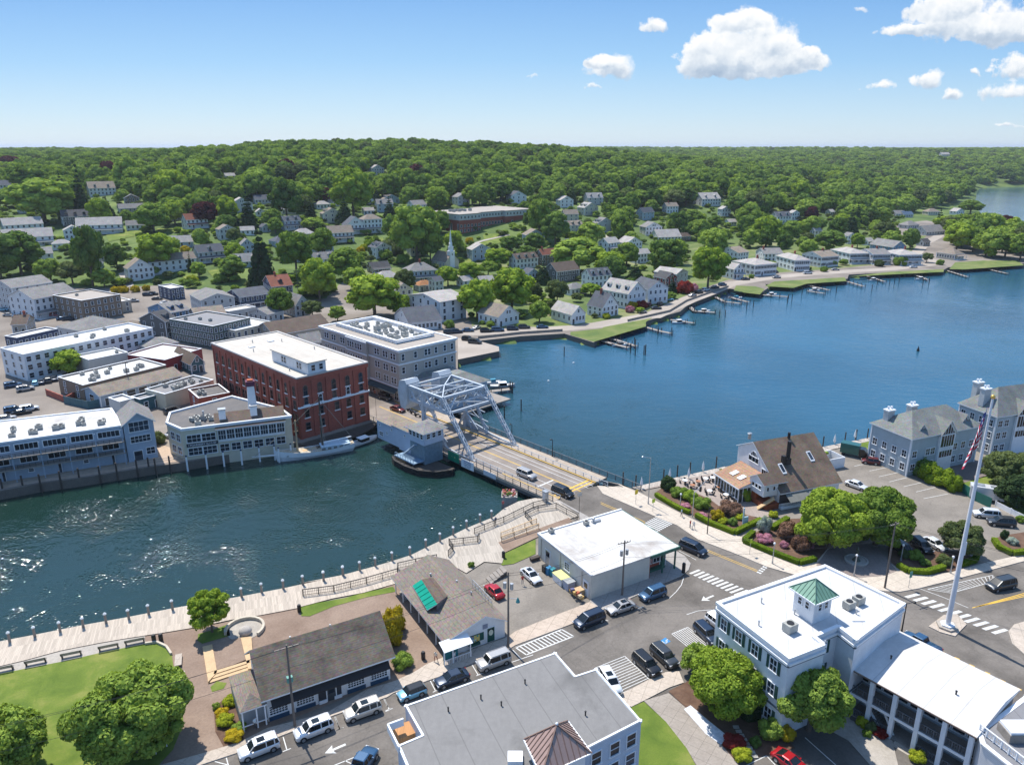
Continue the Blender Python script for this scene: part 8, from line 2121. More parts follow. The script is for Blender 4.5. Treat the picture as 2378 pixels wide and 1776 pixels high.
P6=upole(Q('g',1915,1060,2),12,'utility pole with crossarms in the upper town',(1.2,1.0),(0,0),.3)
wirem=M('wire_black',(.03,.03,.035),.6)
def wire(a,b,sag=.9,r=.022,label='overhead wire',w=None):
 m_=w or MB();pts=[]
 for i in range(9):f=i/8;p=Vector(a).lerp(Vector(b),f);p.z-=sag*4*f*(1-f);pts.append(p)
 for i in range(8):m_.tube(pts[i],pts[i+1],r,r,4,0,False)
 return m_
def wires(name,label,prs):
 m_=MB()
 for a,b in prs:wire(a,b,w=m_)
 t=m_.build('overhead_wires',[wirem]);tag(t,label,'wires')
off=lambda p,x,y,z:p+Vector((x,y,z))
wires('w','overhead wires between the leaning pole and the green lamp pole',[(off(P1,-.9,-.5,-.4),off(P2,-.3,0,-.2)),(off(P1,.9,.5,-.4),off(P2,.3,.1,-.5)),(off(P1,0,0,-3.2),off(P2,0,0,-3))])
wires('w','overhead wires between the green lamp pole and the store pole',[(off(P2,0,0,-.2),off(P3,-.8,-.3,-.4)),(off(P2,0,0,-.6),off(P3,.8,.3,-.4)),(off(P2,0,0,-3),off(P3,0,0,-3.2))])
wires('w','overhead wires crossing the street from store pole to plaza pole',[(off(P3,-.8,-.3,-.4),off(P4,-.7,-.3,-.5)),(off(P3,.8,.3,-.4),off(P4,.7,.3,-.5)),(off(P3,0,0,-3),off(P4,0,0,-3))])
P0=Vector((P1.x-34,P1.y-16,P1.z))
wires('w','overhead wires leaving the picture at the bottom left',[(off(P1,-.9,-.5,-.4),off(P0,-.9,-.5,0)),(off(P1,.9,.5,-.4),off(P0,.9,.5,0)),(off(P1,0,0,-3.2),off(P0,0,0,-3.2))])
PR=Vector((P4.x+38,P4.y-22,P4.z))
wires('w','overhead wires running right past the flagpole',[(off(P4,0,0,-.5),PR),(off(P4,.5,.2,-.5),off(PR,.5,.2,0)),(off(P4,0,0,-3),off(PR,0,0,-2))])
fb=Q('c',1808,688,2.14)
fh=hgt(('c',1808,688),('f',2070,172));print('FLAG',fh)
t=thing('flagpole','tall white tapering flagpole with golden ball on the traffic island','flagpole',fb)
m_=MB();m_.tube((0,0,.3),(0,0,fh),.38,.14,14);m_.build('pole',[M('pole_white',(.74,.74,.76),.45,.05)],t)
m_=MB();m_.prism([(1.5*math.cos(PI*i/3+.3),1.5*math.sin(PI*i/3+.3))for i in range(6)],0,.28,0);m_.prism([(1.0*math.cos(PI*i/3+.3),1.0*math.sin(PI*i/3+.3))for i in range(6)],.28,.5,1);m_.build('base',[concrete_s,trim],t)
m_=MB();m_.ball((0,0,fh+.2),.3,0,12,8);m_.build('ball',[M('gold',(.7,.45,.12),.3,.05,metal=.8)],t)
m_=MB();m_.tube((.3,0,12),(.25,0,14),.2,.2,8);m_.build('cleat_box',[trim],t)
fl_=thing('national_flag','red, white and blue striped flag hanging limp near the top of the flagpole','flag',fb+Vector((-.25,0,fh-10.2)))
mf,nt_,b_=new_mat('flag_cloth');tc=nt_.nodes.new('ShaderNodeUVMap');sp=nt_.nodes.new('ShaderNodeSeparateXYZ');nt_.links.new(tc.outputs[0],sp.inputs[0])
st=math_(nt_,'LESS_THAN',math_(nt_,'FRACT',math_(nt_,'MULTIPLY',sp.outputs[1],6.5)),.5)
c_=mixc(nt_,st,(.75,.73,.74),(.5,.03,.07));can=math_(nt_,'MULTIPLY',math_(nt_,'LESS_THAN',sp.outputs[0],.42),math_(nt_,'GREATER_THAN',sp.outputs[1],.46))
vo=N(nt_,'ShaderNodeTexVoronoi',Scale=14.0);nt_.links.new(tc.outputs[0],vo.inputs['Vector']);stars=math_(nt_,'LESS_THAN',vo.outputs['Distance'],.22)
c_=mixc(nt_,can,c_,mixc(nt_,stars,(.02,.04,.18),(.75,.75,.78)));nt_.links.new(c_,b_.inputs['Base Color']);b_.inputs['Roughness'].default_value=.8
nu,nv=22,26;vs=[];uv=[]
for j in range(nv):
 for i in range(nu):
  u,v=i/(nu-1),j/(nv-1)
  drop=u*4.6;x=-(.25+1.7*u*(.35+.65*(1-v))+.2*math.sin(u*15+v*3)*u);y=.34*math.sin(u*19+v*2.4)*(.3+.7*u)
  vs.append((x,y,4.4+v*4.6-drop*(1-.18*v)));uv.append((u,v))
fs=[(j*nu+i,j*nu+i+1,(j+1)*nu+i+1,(j+1)*nu+i)for j in range(nv-1)for i in range(nu-1)]
me=bpy.data.meshes.new('cloth');me.from_pydata(vs,[],fs);ul=me.uv_layers.new(name='UVMap')
for lp in me.loops:ul.data[lp.index].uv=uv[lp.vertex_index]
me.polygons.foreach_set('use_smooth',[True]*len(fs));me.materials.append(mf);link('cloth',me,fl_)
def sign(p,h,label,w=.6,hh=.75,mat=None,rz=0,txt=None,name='road_sign',post=galv):
 t=thing(name,label,'sign',p,rz);m_=MB();m_.tube((0,0,0),(0,0,h),.04,.04,6);m_.build('post',[post],t)
 m_=MB();m_.box(-w/2,-.08,h-hh,w/2,-.05,h);f=m_.build('panel',[mat or trim],t)
 if txt:text_on(f,txt,hh*.7,(0,-.09,h-hh/2),0,black)
 return t
ysg=M('sign_yellow',(.75,.55,.03),.5,.05);gsg=M('sign_yellow_green',(.5,.65,.05),.5,.05)
sign(Q('f',172,722,2.12),3.0,'yellow warning sign closest to the bridge rail',.8,.9,ysg,.6)
sign(Q('f',262,765,2.12),2.8,'yellow sign between bridge and crossing',.8,.8,gsg,.6)
sign(Q('f',770,988,2.12),3.0,'yellow green crossing sign beside the garden hedge',.6,.8,gsg,.6)
sign(Q('c',1605,485,2.12),3.0,'green street sign on the pavement left of the flagpole',.6,1.1,M('sign_teal',(.1,.3,.25),.5),.4)
sign(Q('e',480,740,2.2),7.5,'tall sign pole at the corner of the brick mill',.7,.9,M('sign_brown',(.25,.1,.06),.6),-.5,post=wood_dark)
sign(Q('e',1775,1380,2.15),5.2,'signal pole with pale box at the bridge approach',.9,.7,galv,.4,post=black)
street_light(Q('f',238,722,2.12),hgt(('f',238,722),('f',248,480)),'grey street light with long arm beside the bridge end',PI,1.5,galv)
street_light(Q('c',1568,722,2.0),hgt(('c',1568,722),('c',1615,565)),'black slender street light behind the white inn',0,1.0,black)
for i,(u,v,lab)in enumerate(((890,1035,'white globe lamp in front of the brown leaved shrub'),(1318,1100,'white globe lamp in front of the round plaza'),(1565,1020,'white globe lamp in the planting behind the tall pole'),(1825,1085,'white globe lamp beside the flagpole hedge'),(405,745,'white globe lamp in the garden by the bridge'))):
 street_light(Q('f',u,v,2.12),3.6 if i<2 else 2.8,lab,0,0,galv,'globe','globe lamps of the garden')
t=thing('traffic_signal','signal mast with overhead arm at the first pedestrian crossing','traffic light',Q('f',470,790,2.12),.45)
m_=MB();m_.tube((0,0,0),(0,0,5.2),.1,.08,8);m_.tube((0,0,5),(5.0,2.6,5.6),.06,.05,6);m_.build('mast',[galv],t);m_=MB();m_.cbox(0,0,-1,.35,.3,1.0);m_.build('signal_head',[black],t,(2.6,1.3,5.2))
t=thing('signal_post','dark post carrying the far end of the signal arm','post',Q('f',548,880,2.12));m_=MB();m_.tube((0,0,0),(0,0,5.4),.1,.08,8);m_.tube((0,0,4.8),(.7,.3,5.0),.05,.05,6);m_.build('mast',[black],t)
def person(p,rz,label,shirt,trousers,hair=(.05,.03,.02),stride=.16):
 t=thing('person',label,'person',p,rz)
 V=[(0,0,.95),(0,0,1.2),(0,0,1.42),(0,.01,1.52),(0,.01,1.66),(.2,0,1.4),(.26,.05,1.12),(.24,.14,.9),(-.2,0,1.4),(-.27,-.05,1.12),(-.25,-.02,.88),(.1,0,.9),(.11,stride,.5),(.11,stride*.8,.08),(.11,stride+.16,.04),(-.1,0,.9),(-.11,-stride,.5),(-.11,-stride*1.6,.1),(-.11,-stride*.8,.04)]
 E_=[(0,1),(1,2),(2,3),(3,4),(2,5),(5,6),(6,7),(2,8),(8,9),(9,10),(0,11),(11,12),(12,13),(13,14),(0,15),(15,16),(16,17),(17,18)]
 R_=[.15,.14,.16,.055,.1,.065,.045,.04,.065,.045,.04,.085,.065,.045,.04,.085,.065,.045,.04]
 me=bpy.data.meshes.new('body');me.from_pydata(V,E_,[]);o=bpy.data.objects.new('body',me);COL.objects.link(o)
 md=o.modifiers.new('skin','SKIN');sd=o.modifiers.new('sub','SUBSURF');sd.levels=1;sd.render_levels=1
 for i,v in enumerate(me.skin_vertices[0].data):v.radius=(R_[i],R_[i]*.8);v.use_root=i==0
 bpy.context.view_layer.update();dg=bpy.context.evaluated_depsgraph_get()
 m2=bpy.data.meshes.new_from_object(o.evaluated_get(dg));bpy.data.objects.remove(o)
 for mm in(M('skin',(.5,.32,.24),.6,.05),M('cloth_'+label[:12],shirt,.8,.1),M('legs_'+label[:12],trousers,.8,.1),M('shoe',(.05,.05,.05),.6),M('hair_'+label[:8],hair,.8)):m2.materials.append(mm)
 for f in m2.polygons:
  z=f.center.z;x=abs(f.center.x);f.material_index=3 if z<.1 else 2 if z<.92 and x<.2 else 0 if(z>1.49 or(x>.2 and z<1.18))else 1
  if z>1.68 or(z>1.56 and f.center.y<-.03):f.material_index=4
  f.use_smooth=True
 m2.name='body';link('body',m2,t)
for r,u,v,rz,lab,sh,tr in(('f',458,850,.8,'person in red shirt waiting at the first crossing',(.5,.06,.05),(.06,.08,.15)),('f',476,855,2.2,'person in white shirt waiting beside the red shirted one',(.7,.7,.7),(.2,.25,.35)),('k',600,690,1.0,'person in pale top on the shop pavement behind the bins',(.55,.65,.7),(.05,.05,.06)),('b',1190,180,.3,'person at the deck rail near the bridge',(.1,.12,.2),(.05,.05,.07)),('q',385,1290,2.5,'person in cream top and dark red trousers on the plaza',(.7,.65,.55),(.2,.03,.03)),('q',710,1290,1.2,'person in white on the pavement by the green banner',(.75,.75,.75),(.3,.35,.4)),('b',1355,545,0,'person in red beside the white saloon in the store yard',(.5,.05,.05),(.1,.1,.1)),('f',412,790,1,'person in pale pink on the pavement near the garden',(.7,.5,.5),(.4,.35,.3)),('e',1290,1320,.2,'person standing on the flower pier beside the bridge',(.4,.1,.1),(.08,.08,.1))):
 person(Q(r,u,v,2.13),rz,lab,sh,tr)
# boardwalk furniture
def on_edge(n,a,b):
 return[a.lerp(b,i/max(1,n-1))for i in range(n)]
bp=[('a',u,v)for u,v in((58,905),(212,872),(368,842),(510,815),(650,788),(790,765),(912,735),(1058,706),(1482,628),(1605,600),(1738,578),(1858,552),(1985,528),(2103,495))]+[('b',u,v)for u,v in((138,525),(257,492),(360,465),(455,438),(558,405),(668,372),(765,325),(852,287),(933,247),(1015,207),(1098,168),(1168,145))]
for i,(r,u,v)in enumerate(bp):
 pile(Q(r,u,v,2.15)+Vector((-.1,.25,0)),1.55,.2,True,ORD[i]+' white capped pile along the boardwalk counted from the left','white capped piles of the boardwalk')
def bench(p,rz,label,L=2.6,table=False,group='benches along the boardwalk'):
 t=thing('bench',label,'bench',p,rz,group)
 m_=MB();
 for i in range(3):m_.box(-L/2,-.25+i*.18,.45,L/2,-.1+i*.18,.5)
 m_.build('seat',[wood_old],t);m_=MB()
 for i in range(3):m_.bar((-L/2,.32+i*.03,.62+i*.14),(L/2,.32+i*.03,.62+i*.14),.04,.11)
 m_.build('backrest',[wood_old],t)
 for x in(-L/2+.15,L/2-.15):m_=MB();m_.box(-.05,-.25,0,.05,.3,.45);m_.bar((0,.28,0),(0,.4,.95),.07);m_.build('leg',[wood_dark],t,(x,0,0))
for u,v,lab in((20,1075,'bench at the left edge of the boardwalk'),(222,1030,'second bench from the left along the lawn'),(440,985,'third bench along the lawn'),(668,940,'fourth bench along the lawn'),(828,905,'bench nearest the two litter bins')):
 bench(Q('a',u,v,2.07),bang+PI,lab)
for k,(u,v)in enumerate(((1095,1020),(1112,1130))):
 t=thing('stone_bench',('pale block bench at the corner of the lawn','pale block bench below the first one beside the path')[k],'bench',Q('a',u,v,2.05),bang-PI/2,'block benches beside the lawn')
 m_=MB();m_.cbox(0,0,.3,2.6,.9,.14,0);m_.build('seat',[concrete],t)
 for x in(-1,1):m_=MB();m_.cbox(x,0,0,.3,.7,.3);m_.build('leg',[wood_dark],t)
def bin_(p,label,mat=None,h=1.15,group='litter bins'):
 t=thing('litter_bin',label,'litter bin',p,0,group);m_=MB();m_.lathe([(.26,0),(.3,.05),(.3,h-.2),(.24,h)],14);m_.build('body',[mat or black],t);m_=MB();m_.lathe([(.31,h-.24),(.31,h-.18),(.2,h+.04)],14);m_.build('lid',[mat or black],t)
bin_(Q('a',945,895,2.06),'left of two black litter bins by the lawn corner');bin_(Q('a',988,890,2.06),'right of two black litter bins by the lawn corner');bin_(Q('a',1835,710,2.1),'black litter bin at the end of the deck rail');bin_(Q('b',747,1000,2.1),'black litter bin on the plaza between the shops');bin_(Q('b',1238,380,2.1),'black litter bin by the viewing deck');bin_(Q('k',1,1,2.1)*0+Q('c',423,405,2.12),'dark litter bin at the store corner',black,1.8)
def raillong(r,pts,label,mat=None,h=1.15,z=2.16,nm='deck_railing'):
 P=[Q(r,*p,z)for p in pts];t=thing(nm,label,'railing',P[0])
 for A,B in zip(P,P[1:]):railing(t,A-P[0],B-P[0],h,None,mat or tar,.16,name='rail_panel')
raillong('b',[(10,615),(200,590),(400,540),(590,485)],'dark timber railing splitting the lower boardwalk')
raillong('b',[(590,485),(592,450),(700,425),(830,398)],'dark railing round the shop end of the deck')
raillong('b',[(905,305),(1080,285),(1090,265)],'railing on the raised deck edge left')
raillong('b',[(1060,235),(1240,165),(1420,75),(1500,55)],'long dark railing climbing to the bridge abutment')
raillong('b',[(905,300),(930,340),(900,375)],'short railing beside the planters')
raillong('b',[(1370,130),(1450,95),(1560,80),(1690,150)],'railing around the bridge end of the viewing deck',z=2.2)
raillong('b',[(1370,130),(1410,175)],'short railing beside the ramp top')
raillong('b',[(1225,285),(1455,205)],'brown railing of the ramp, front side',wood_new)
raillong('b',[(1222,262),(1440,175)],'brown railing of the ramp, back side',wood_new)
def steps(r,A,B,C,D,n,h,label,mat=None,nm='steps'):
 """broad steps from the low edge AB up to the high edge DC"""
 A,B,C,D=(Q(r,*p,2.05)for p in(A,B,C,D));m_=MB()
 for i in range(n):
  f0,f1=i/n,(i+1)/n;q=[A.lerp(D,f0),B.lerp(C,f0),B.lerp(C,1),A.lerp(D,1)]
  m_.prism([(p.x,p.y)for p in q],2.0,2.05+h*(i+1)/n)
 tag(m_.build(nm,[mat or wood_old]),label,'steps')
steps('b',(600,600),(635,650),(790,590),(700,470),5,.9,'broad timber steps down from the shop deck')
steps('b',(1130,510),(1160,545),(1260,490),(1230,455),5,.8,'wooden steps behind the red vintage car',wood_old)
m_=MB();stg=[Q('a',*p,2.05)for p in((1275,1140),(1540,1060),(1550,880),(1500,860),(1400,880),(1240,925))]
c0=stg[0];t=thing('timber_stage','pale timber stage frame with steps around a brown paved square','stage',(c0.x,c0.y,2.04))
ll=lambda p:(p.x-c0.x,p.y-c0.y)
for nm_,pp in(('boards',((1240,925),(1300,910),(1330,1080),(1275,1140))),('boards',((1475,870),(1540,862),(1555,1055),(1520,1062)))):
 b=MB();b.prism([ll(Q('a',*p,2.4))for p in pp],0,.35);b.build(nm_,[wood_new],t)
for k in range(3):
 b=MB();b.prism([ll(Q('a',*p,2.3))for p in((1290+k*12,1122-k*22),(1530,1045-k*18),(1530,1062-k*18),(1285+k*12,1142-k*22))],0,.15+k*.1);b.build('step',[wood_new],t)
b=MB();b.prism([ll(Q('a',*p,2.2))for p in((1300,912),(1475,870),(1520,1000),(1325,1082))],0,.2);b.build('floor',[plazam],t)
t=thing('ring_wall','low curved stone seat wall around the boulder','wall',Q('a',1500,825,2.05));b=MB();R_=2.7
for i in range(14):a0,a1=rad(-30+i*17),rad(-30+(i+1)*17);b.bar((R_*math.cos(a0),R_*math.sin(a0),.28),(R_*math.cos(a1),R_*math.sin(a1),.28+.001*i),.35,.5)
b.build('curve',[M('pale_stone',(.5,.44,.35),.8,.15,fine=.3)],t);b=MB();b.lathe([(2.5,.01),(2.5,.03)],20);b.build('floor',[gravel],t)
t=thing('boulder','large pale boulder inside the curved wall','boulder',Q('a',1505,850,2.05));b=MB();b.ball((0,0,.55),.95,0,12,8,.75);b.build('stone',[M('boulder_stone',(.42,.38,.34),.85,.2,fine=.3)],t,smooth=True)
t=thing('curved_kerb','curved pale kerb wall at the lawn corner','wall',(0,0,0));b=MB();P=[Q('a',*p,2.1)for p in((890,912),(960,902),(1020,930),(1050,975))]
for A,B in zip(P,P[1:]):b.bar((A.x,A.y,2.25),(B.x,B.y,2.25),.3,.35)
b.build('stone',[MATS['pale_stone']],t)
def bx(nm_,cat,lab,p,w,d,h,mat,rz=0,lid=None,group=None):
 t=thing(nm_,lab,cat,p,rz,group);b=MB();b.grid([(-w/2,-d/2,0),(w/2,-d/2,0),(w/2,d/2,0),(-w/2,d/2,0),(-w*.54,-d*.54,h),(w*.54,-d*.54,h),(w*.54,d*.54,h),(-w*.54,d*.54,h)],[(0,1,5,4),(1,2,6,5),(2,3,7,6),(3,0,4,7),(4,5,6,7),(3,2,1,0)]);b.build('body',[mat],t)
 b=MB();b.box(-w*.56,-d*.56,h,w*.56,d*.56,h+.08);b.build('lid',[lid or mat],t)
sa=STORE[1]
blb=M('bin_blue',(.03,.2,.4),.5);tlb=M('bin_teal',(.03,.25,.3),.5)
for u,v,mt,lab in((1493,470,black,'black wheeled bin by the store door'),(1515,480,blb,'blue wheeled bin next to the black one'),(1540,490,tlb,'teal wheeled bin in the middle of the row'),(1562,500,black,'last wheeled bin before the white dumpster')):bx('wheeled_bin','bin',lab,Q('b',u,v,2),.8,.8,1.2,mt,sa,group='wheeled bins of the store')
bx('dumpster','dumpster','white open dumpster full of yellow boxes',Q('b',1590,530,2),2.4,1.6,1.3,white,sa+PI/2,M('box_yellow',(.6,.6,.25),.7));bx('dumpster','dumpster','blue grey dumpster beside the crates',Q('b',1640,570,2),1.3,1.4,1.4,M('dump_grey',(.35,.4,.5),.5),sa+PI/2,galv)
rn=random.Random(8)
for k in range(14):
 u,v=1650+k*5.2,580+k*3.4+(k%2)*9
 bx('crate','crate',ORD[k]+' bottle crate of the jumble, from the dumpster towards the street',Q('b',u,v,2+(k%3)*.42),.55,.45,.4,M('crate_%d'%(k%4),[(.4,.1,.05),(.45,.3,.1),(.1,.1,.2),(.5,.4,.25)][k%4],.7),sa+rn.uniform(-.3,.3),group='bottle crates by the store wall')
bx('wood_box','box','wooden pallet box at the end of the crate row',Q('b',1700,612,2),1.3,1.1,1.1,wood_new,sa);bx('wood_box','box','brown planter box at the back corner of the store',Q('b',1430,395,2.05),1.6,.7,.5,wood_dark,sa)
t=thing('banner_sign','teal banner hanging beside the shop porch','banner',Q('q',640,1300,2.1),.5);b=MB();b.box(-1.1,-.02,.6,1.1,.02,1.9);b.bar((-1.1,0,0),(-1.1,0,2),.05);b.bar((1.1,0,0),(1.1,0,2),.05);b.build('cloth',[M('banner_teal',(.02,.16,.18),.6)],t)
b=thing('park_sign','white notice board under the big park tree','sign',Q('a',990,1560,2.1),1.0);q_=MB();q_.box(-.8,-.04,.7,.8,.04,1.9);q_.bar((-.7,0,0),(-.7,0,1.9),.08);q_.bar((.7,0,0),(.7,0,1.9),.08);q_.build('panel',[white],b)
t=thing('fountain','round stone fountain basin with dark figure in the small plaza','fountain',Q('c',1330,345,2.13));b=MB();b.lathe([(1.9,0),(1.95,.35),(1.7,.4),(1.65,.2)],22);b.build('basin',[stone],t);b=MB();b.lathe([(.7,.2),(.35,.7),(.2,1.0),(.32,1.3),(.18,1.9),(.28,2.2),(.05,2.7)],12);b.build('figure',[M('bronze',(.06,.07,.05),.5,.2)],t)
bench(Q('c',1310,235,2.13),PI+.1,'pale green bench at the back of the round plaza',3.0,group='benches of the plaza')
t=thing('cross_post','white cross shaped arm post in the garden','post',Q('c',1072,235,2.13),.3);b=MB();b.cbox(0,0,0,.22,.22,4.2);b.bar((-1,0,3.5),(1,0,3.9),.2);b.build('timber',[trim],t)
t=thing('arbour','pale blue garden arbour post beside the path','post',Q('f',735,830,2.13),.3);b=MB();b.cbox(0,0,0,.2,.2,3.4);b.cbox(.6,0,0,.9,.2,1.5);b.build('timber',[M('pale_blue',(.4,.55,.65),.6)],t)
for k,(u,v)in enumerate([(500,620),(540,605),(575,600),(640,600),(660,620),(690,640),(470,640),(645,690),(700,705),(610,650),(560,670),(430,615)]):
 t=thing('patio_table','round patio table with chairs on the brick terrace','table',Q('f',u,v,2.14),k*.7,'patio tables of the restaurant');b=MB();b.tube((0,0,.7),(0,0,.76),.55,.55,14);b.tube((0,0,0),(0,0,.7),.05,.05,6);b.build('table_top',[M('table_wood',(.36,.16,.08),.6)if k%3==0 else trim],t)
 for i in range(4):a_=i*PI/2;b=MB();b.cbox(0,0,.4,.42,.42,.05);b.cbox(0,.2,.45,.42,.04,.45);b.cbox(0,0,0,.3,.3,.4);b.build('chair',[M('chair_dark',(.05,.05,.05),.6)],t,(.95*math.cos(a_),.95*math.sin(a_),0),a_-PI/2)
for k,(u,v)in enumerate(((450,590),(525,555),(202,640),(350,595),(1215,410),(1322,385))):
 t=thing('folded_parasol','folded white parasol standing on the river promenade','parasol',Q('f',u,v,2.15),0,'folded parasols by the river');b=MB();b.lathe([(.05,.3),(.3,.8),(.22,1.6),(.03,2.6)],10);b.build('canopy',[white],t);b=MB();b.tube((0,0,0),(0,0,2.7),.04,.04,6);b.build('pole',[galv],t)
for k,(u,v)in enumerate(((172,632),(318,600),(390,578),(457,562),(594,532),(1155,422),(1270,400),(1328,385),(1388,380),(105,615))):
 pile(Q('f',u,v,2.1),2.6,.15,False,near_label('dark slim promenade pile',Q('f',u,v,2.1),'dark slim pile along the promenade'),'dark piles of the promenade',wood_dark)
fence_line('board_fence','dark green board fence at the edge of the car park',QL('f',(1880,660),(1950,705),(2035,745)),2.1,M('fence_green',(.02,.13,.1),.6,.1));fence_line('picket_fence','white fence panel left of the green boards',QL('f',(1835,640),(1880,660)),2.1,white);fence_line('picket_fence','white picket fence running to the right edge',QL('f',(2060,735),(2140,775),(2240,825)),1.1,white)
# boats, docks and free piles
def hull(m_,L,W_,H,m=0,md=1,n=12,sheer=.35,flat=.15):
 ring=[]
 for i in range(n+1):
  f=i/n;w=W_/2*(math.sin(PI*min(1,(f*.86+.14)))**.55 if f<.98 else .03)
  if f>.5:w=W_/2*math.cos((f-.5)*PI)**.6 if f<1 else .02
  else:w=W_/2*(.72+.28*math.sin(f*PI))
  z=H+sheer*(2*f-.8)**2
  ring.append((f*L-L/2,w,z))
 vs=[]
 for x,w,z in ring:vs+=[(x,-w,z),(x,-w*.92,z*.45),(x*.96,-w*.55,-.1),(x*.96,w*.55,-.1),(x,w*.92,z*.45),(x,w,z)]
 fs=[]
 for i in range(n):
  for j in range(5):fs.append((i*6+j,i*6+j+1,(i+1)*6+j+1,(i+1)*6+j))
 m_.grid(vs,fs+[(5,4,3,2,1,0)],m)
 m_.grid([(x,-w*.95,z-.12)for x,w,z in ring]+[(x,w*.95,z-.12)for x,w,z in ring],[(i,i+1,n+2+i,n+1+i)for i in range(n)],md)
def schooner():
 A,B=Q('d',1640,1000,.9),Q('e',335,905,.9);bow=Q('d',1770,1010,.8);stern=Q('e',332,925,.8)
 c=(bow+stern)/2;ang=math.atan2((bow-stern).y,(bow-stern).x);L=(bow-stern).length;print('BOAT',L)
 t=thing('sailing_ship','white hulled two masted sailing ship moored below the brick mill','sailing ship',(c.x,c.y,0),ang)
 hw=M('hull_white',(.7,.73,.76),.4,.06);dk=planks('ship_deck',(.5,.42,.3),.12)
 m_=MB();hull(m_,L,L*.22,1.7,0,1,16,.8);m_.build('hull',[hw,dk],t,smooth=False)
 m_=MB();m_.box(-L*.44,-L*.075,1.2,-L*.08,L*.075,2.3,0);m_.box(-L*.45,-L*.085,2.3,-L*.07,L*.085,2.42,0);m_.box(L*.1,-.7,1.2,L*.2,.7,1.8,1);ch=m_.build('deckhouse',[M('deckhouse_blue',(.5,.62,.7),.5),wood_new],t)
 for s in(-1,1):
  for i in range(5):b=MB();b.box(-.4,-.03,-.22,.4,.03,.22);b.build('window',[dglass],ch,(-L*(.4-.075*i),s*(L*.075+.02),1.85))
 m_=MB();m_.box(-L*.49,-L*.1,1.62,L*.3,-L*.1+.02,1.7)if False else None
 for x,h,mt in((L*.22,9.5,wood_new),(-L*.1,14.5,wood_dark)):
  m_=MB();m_.tube((0,0,1),(0,0,h),.26,.16,9);m_.bar((-.5,0,h*.72),(.5,0,h*.72),.1);m_.build('mast',[mt],t,(x,0,0))
 m_=MB();m_.tube((L*.48,0,1.7),(L*.48+5.5,0,2.2),.17,.08,8);m_.build('bowsprit',[trim],t)
 m_=MB();m_.tube((-L*.1,0,3.0),(-L*.48,0,3.4),.2,.16,8);m_.build('boom',[white],t)
 m_=MB()
 for a,b in(((-L*.1,0,14),(L*.22,0,9)),((L*.22,0,9.2),(L*.48+5,0,2.1)),((-L*.1,0,14),(-L*.48,0,3.4)),((-L*.1,0,12),(-L*.1,L*.1,1.6)),((-L*.1,0,12),(-L*.1,-L*.1,1.6)),((-L*.1,0,12),(-L*.16,-L*.1,1.6)),((L*.22,0,8.5),(L*.22,L*.09,1.6)),((L*.22,0,8.5),(L*.22,-L*.09,1.6))):m_.tube(a,b,.05,.05,4,0,False)
 m_.build('rigging',[M('rope',(.3,.27,.22),.8)],t)
 m_=MB()
 for s in(-1,1):m_.bar((-L*.45,s*L*.085,2.0),(L*.3,s*L*.09,1.9),.05)
 m_.build('guard_rail',[trim],t)
 rn=random.Random(2);m_=MB()
 for i in range(26):m_.cbox(rn.uniform(-L*.05,L*.36),rn.uniform(-1.2,1.2),1.25,rn.uniform(.2,.7),rn.uniform(.2,.5),rn.uniform(.2,.6),i%2)
 tag(m_.build('deck_gear',[wood_new,galv],t),kind='stuff')
schooner()
def boat(p,ang,L,label,col=None,cabin=True,group='small boats at the docks',canopy=None):
 landmark(p,label)
 t=thing('motor_boat',label,'boat',(p.x,p.y,0),ang,group);m_=MB();hull(m_,L,L*.33,.75,0,1,10,.2);m_.build('hull',[col or white,M('boat_deck',(.5,.5,.48),.6)],t)
 if cabin:m_=MB();m_.box(-L*.12,-L*.1,.6,L*.16,L*.1,1.5);m_.build('cabin',[dglass if canopy is None else canopy],t);m_=MB();m_.box(-L*.16,-L*.12,1.5,L*.16,L*.12,1.6);m_.build('cabin_roof',[canopy or white],t)
 m_=MB();m_.cbox(-L*.5,0,.3,.4,.4,.9);m_.build('outboard_motor',[black],t)
bcol=M('cover_blue',(.05,.25,.35),.7)
b0=Q('e',395,890,.6);boat(b0,schooner.__code__.co_nlocals*0+rad(48),8.5,'white workboat with flat cabin behind the sailing ship',white,True)
m_=MB();A=Q('e',1210,560,.5);B=Q('e',1340,555,.5)
def dock(pts,w,label,h=.75,name='dock',group='timber docks'):
 landmark(pts[-1],label)
 """pts: list of world points at deck level; deck boards, piles as parts"""
 t=thing(name,label,'dock',(pts[0].x,pts[0].y,0),0,group);P=[p-pts[0]for p in pts]
 for A,B in zip(P,P[1:]):
  m_=MB();m_.bar((A.x,A.y,h),(B.x,B.y,h),w,.16);m_.build('deck',[wood_old],t)
  n=max(1,int((B-A).length/3.2));d=(B-A).normalized();n_=Vector((-d.y,d.x,0))*(w/2+.12)
  if 'dp' not in WC:q=MB();q.tube((0,0,-3),(0,0,2.0),.15,.13,7);WC['dp']=q.mesh('pile',[wood_dark])
  for i in range(n+1):
   for s in(-1,1):q=A+(B-A)*(i/n)+n_*s;link('pile',WC['dp'],t,(q.x,q.y,0))
dock(QL('e',(1205,575),(1335,560),z=.75),2.0,'floating dock beside the grey boathouse');boat(Q('e',1285,535,.6),rad(10),8,'grey speedboat with open cockpit at the boathouse dock',M('boat_grey',(.5,.5,.5),.5));boat(Q('e',1225,515,.6),rad(20),5,'small boat with turquoise cover by the boathouse',white,True,canopy=bcol)
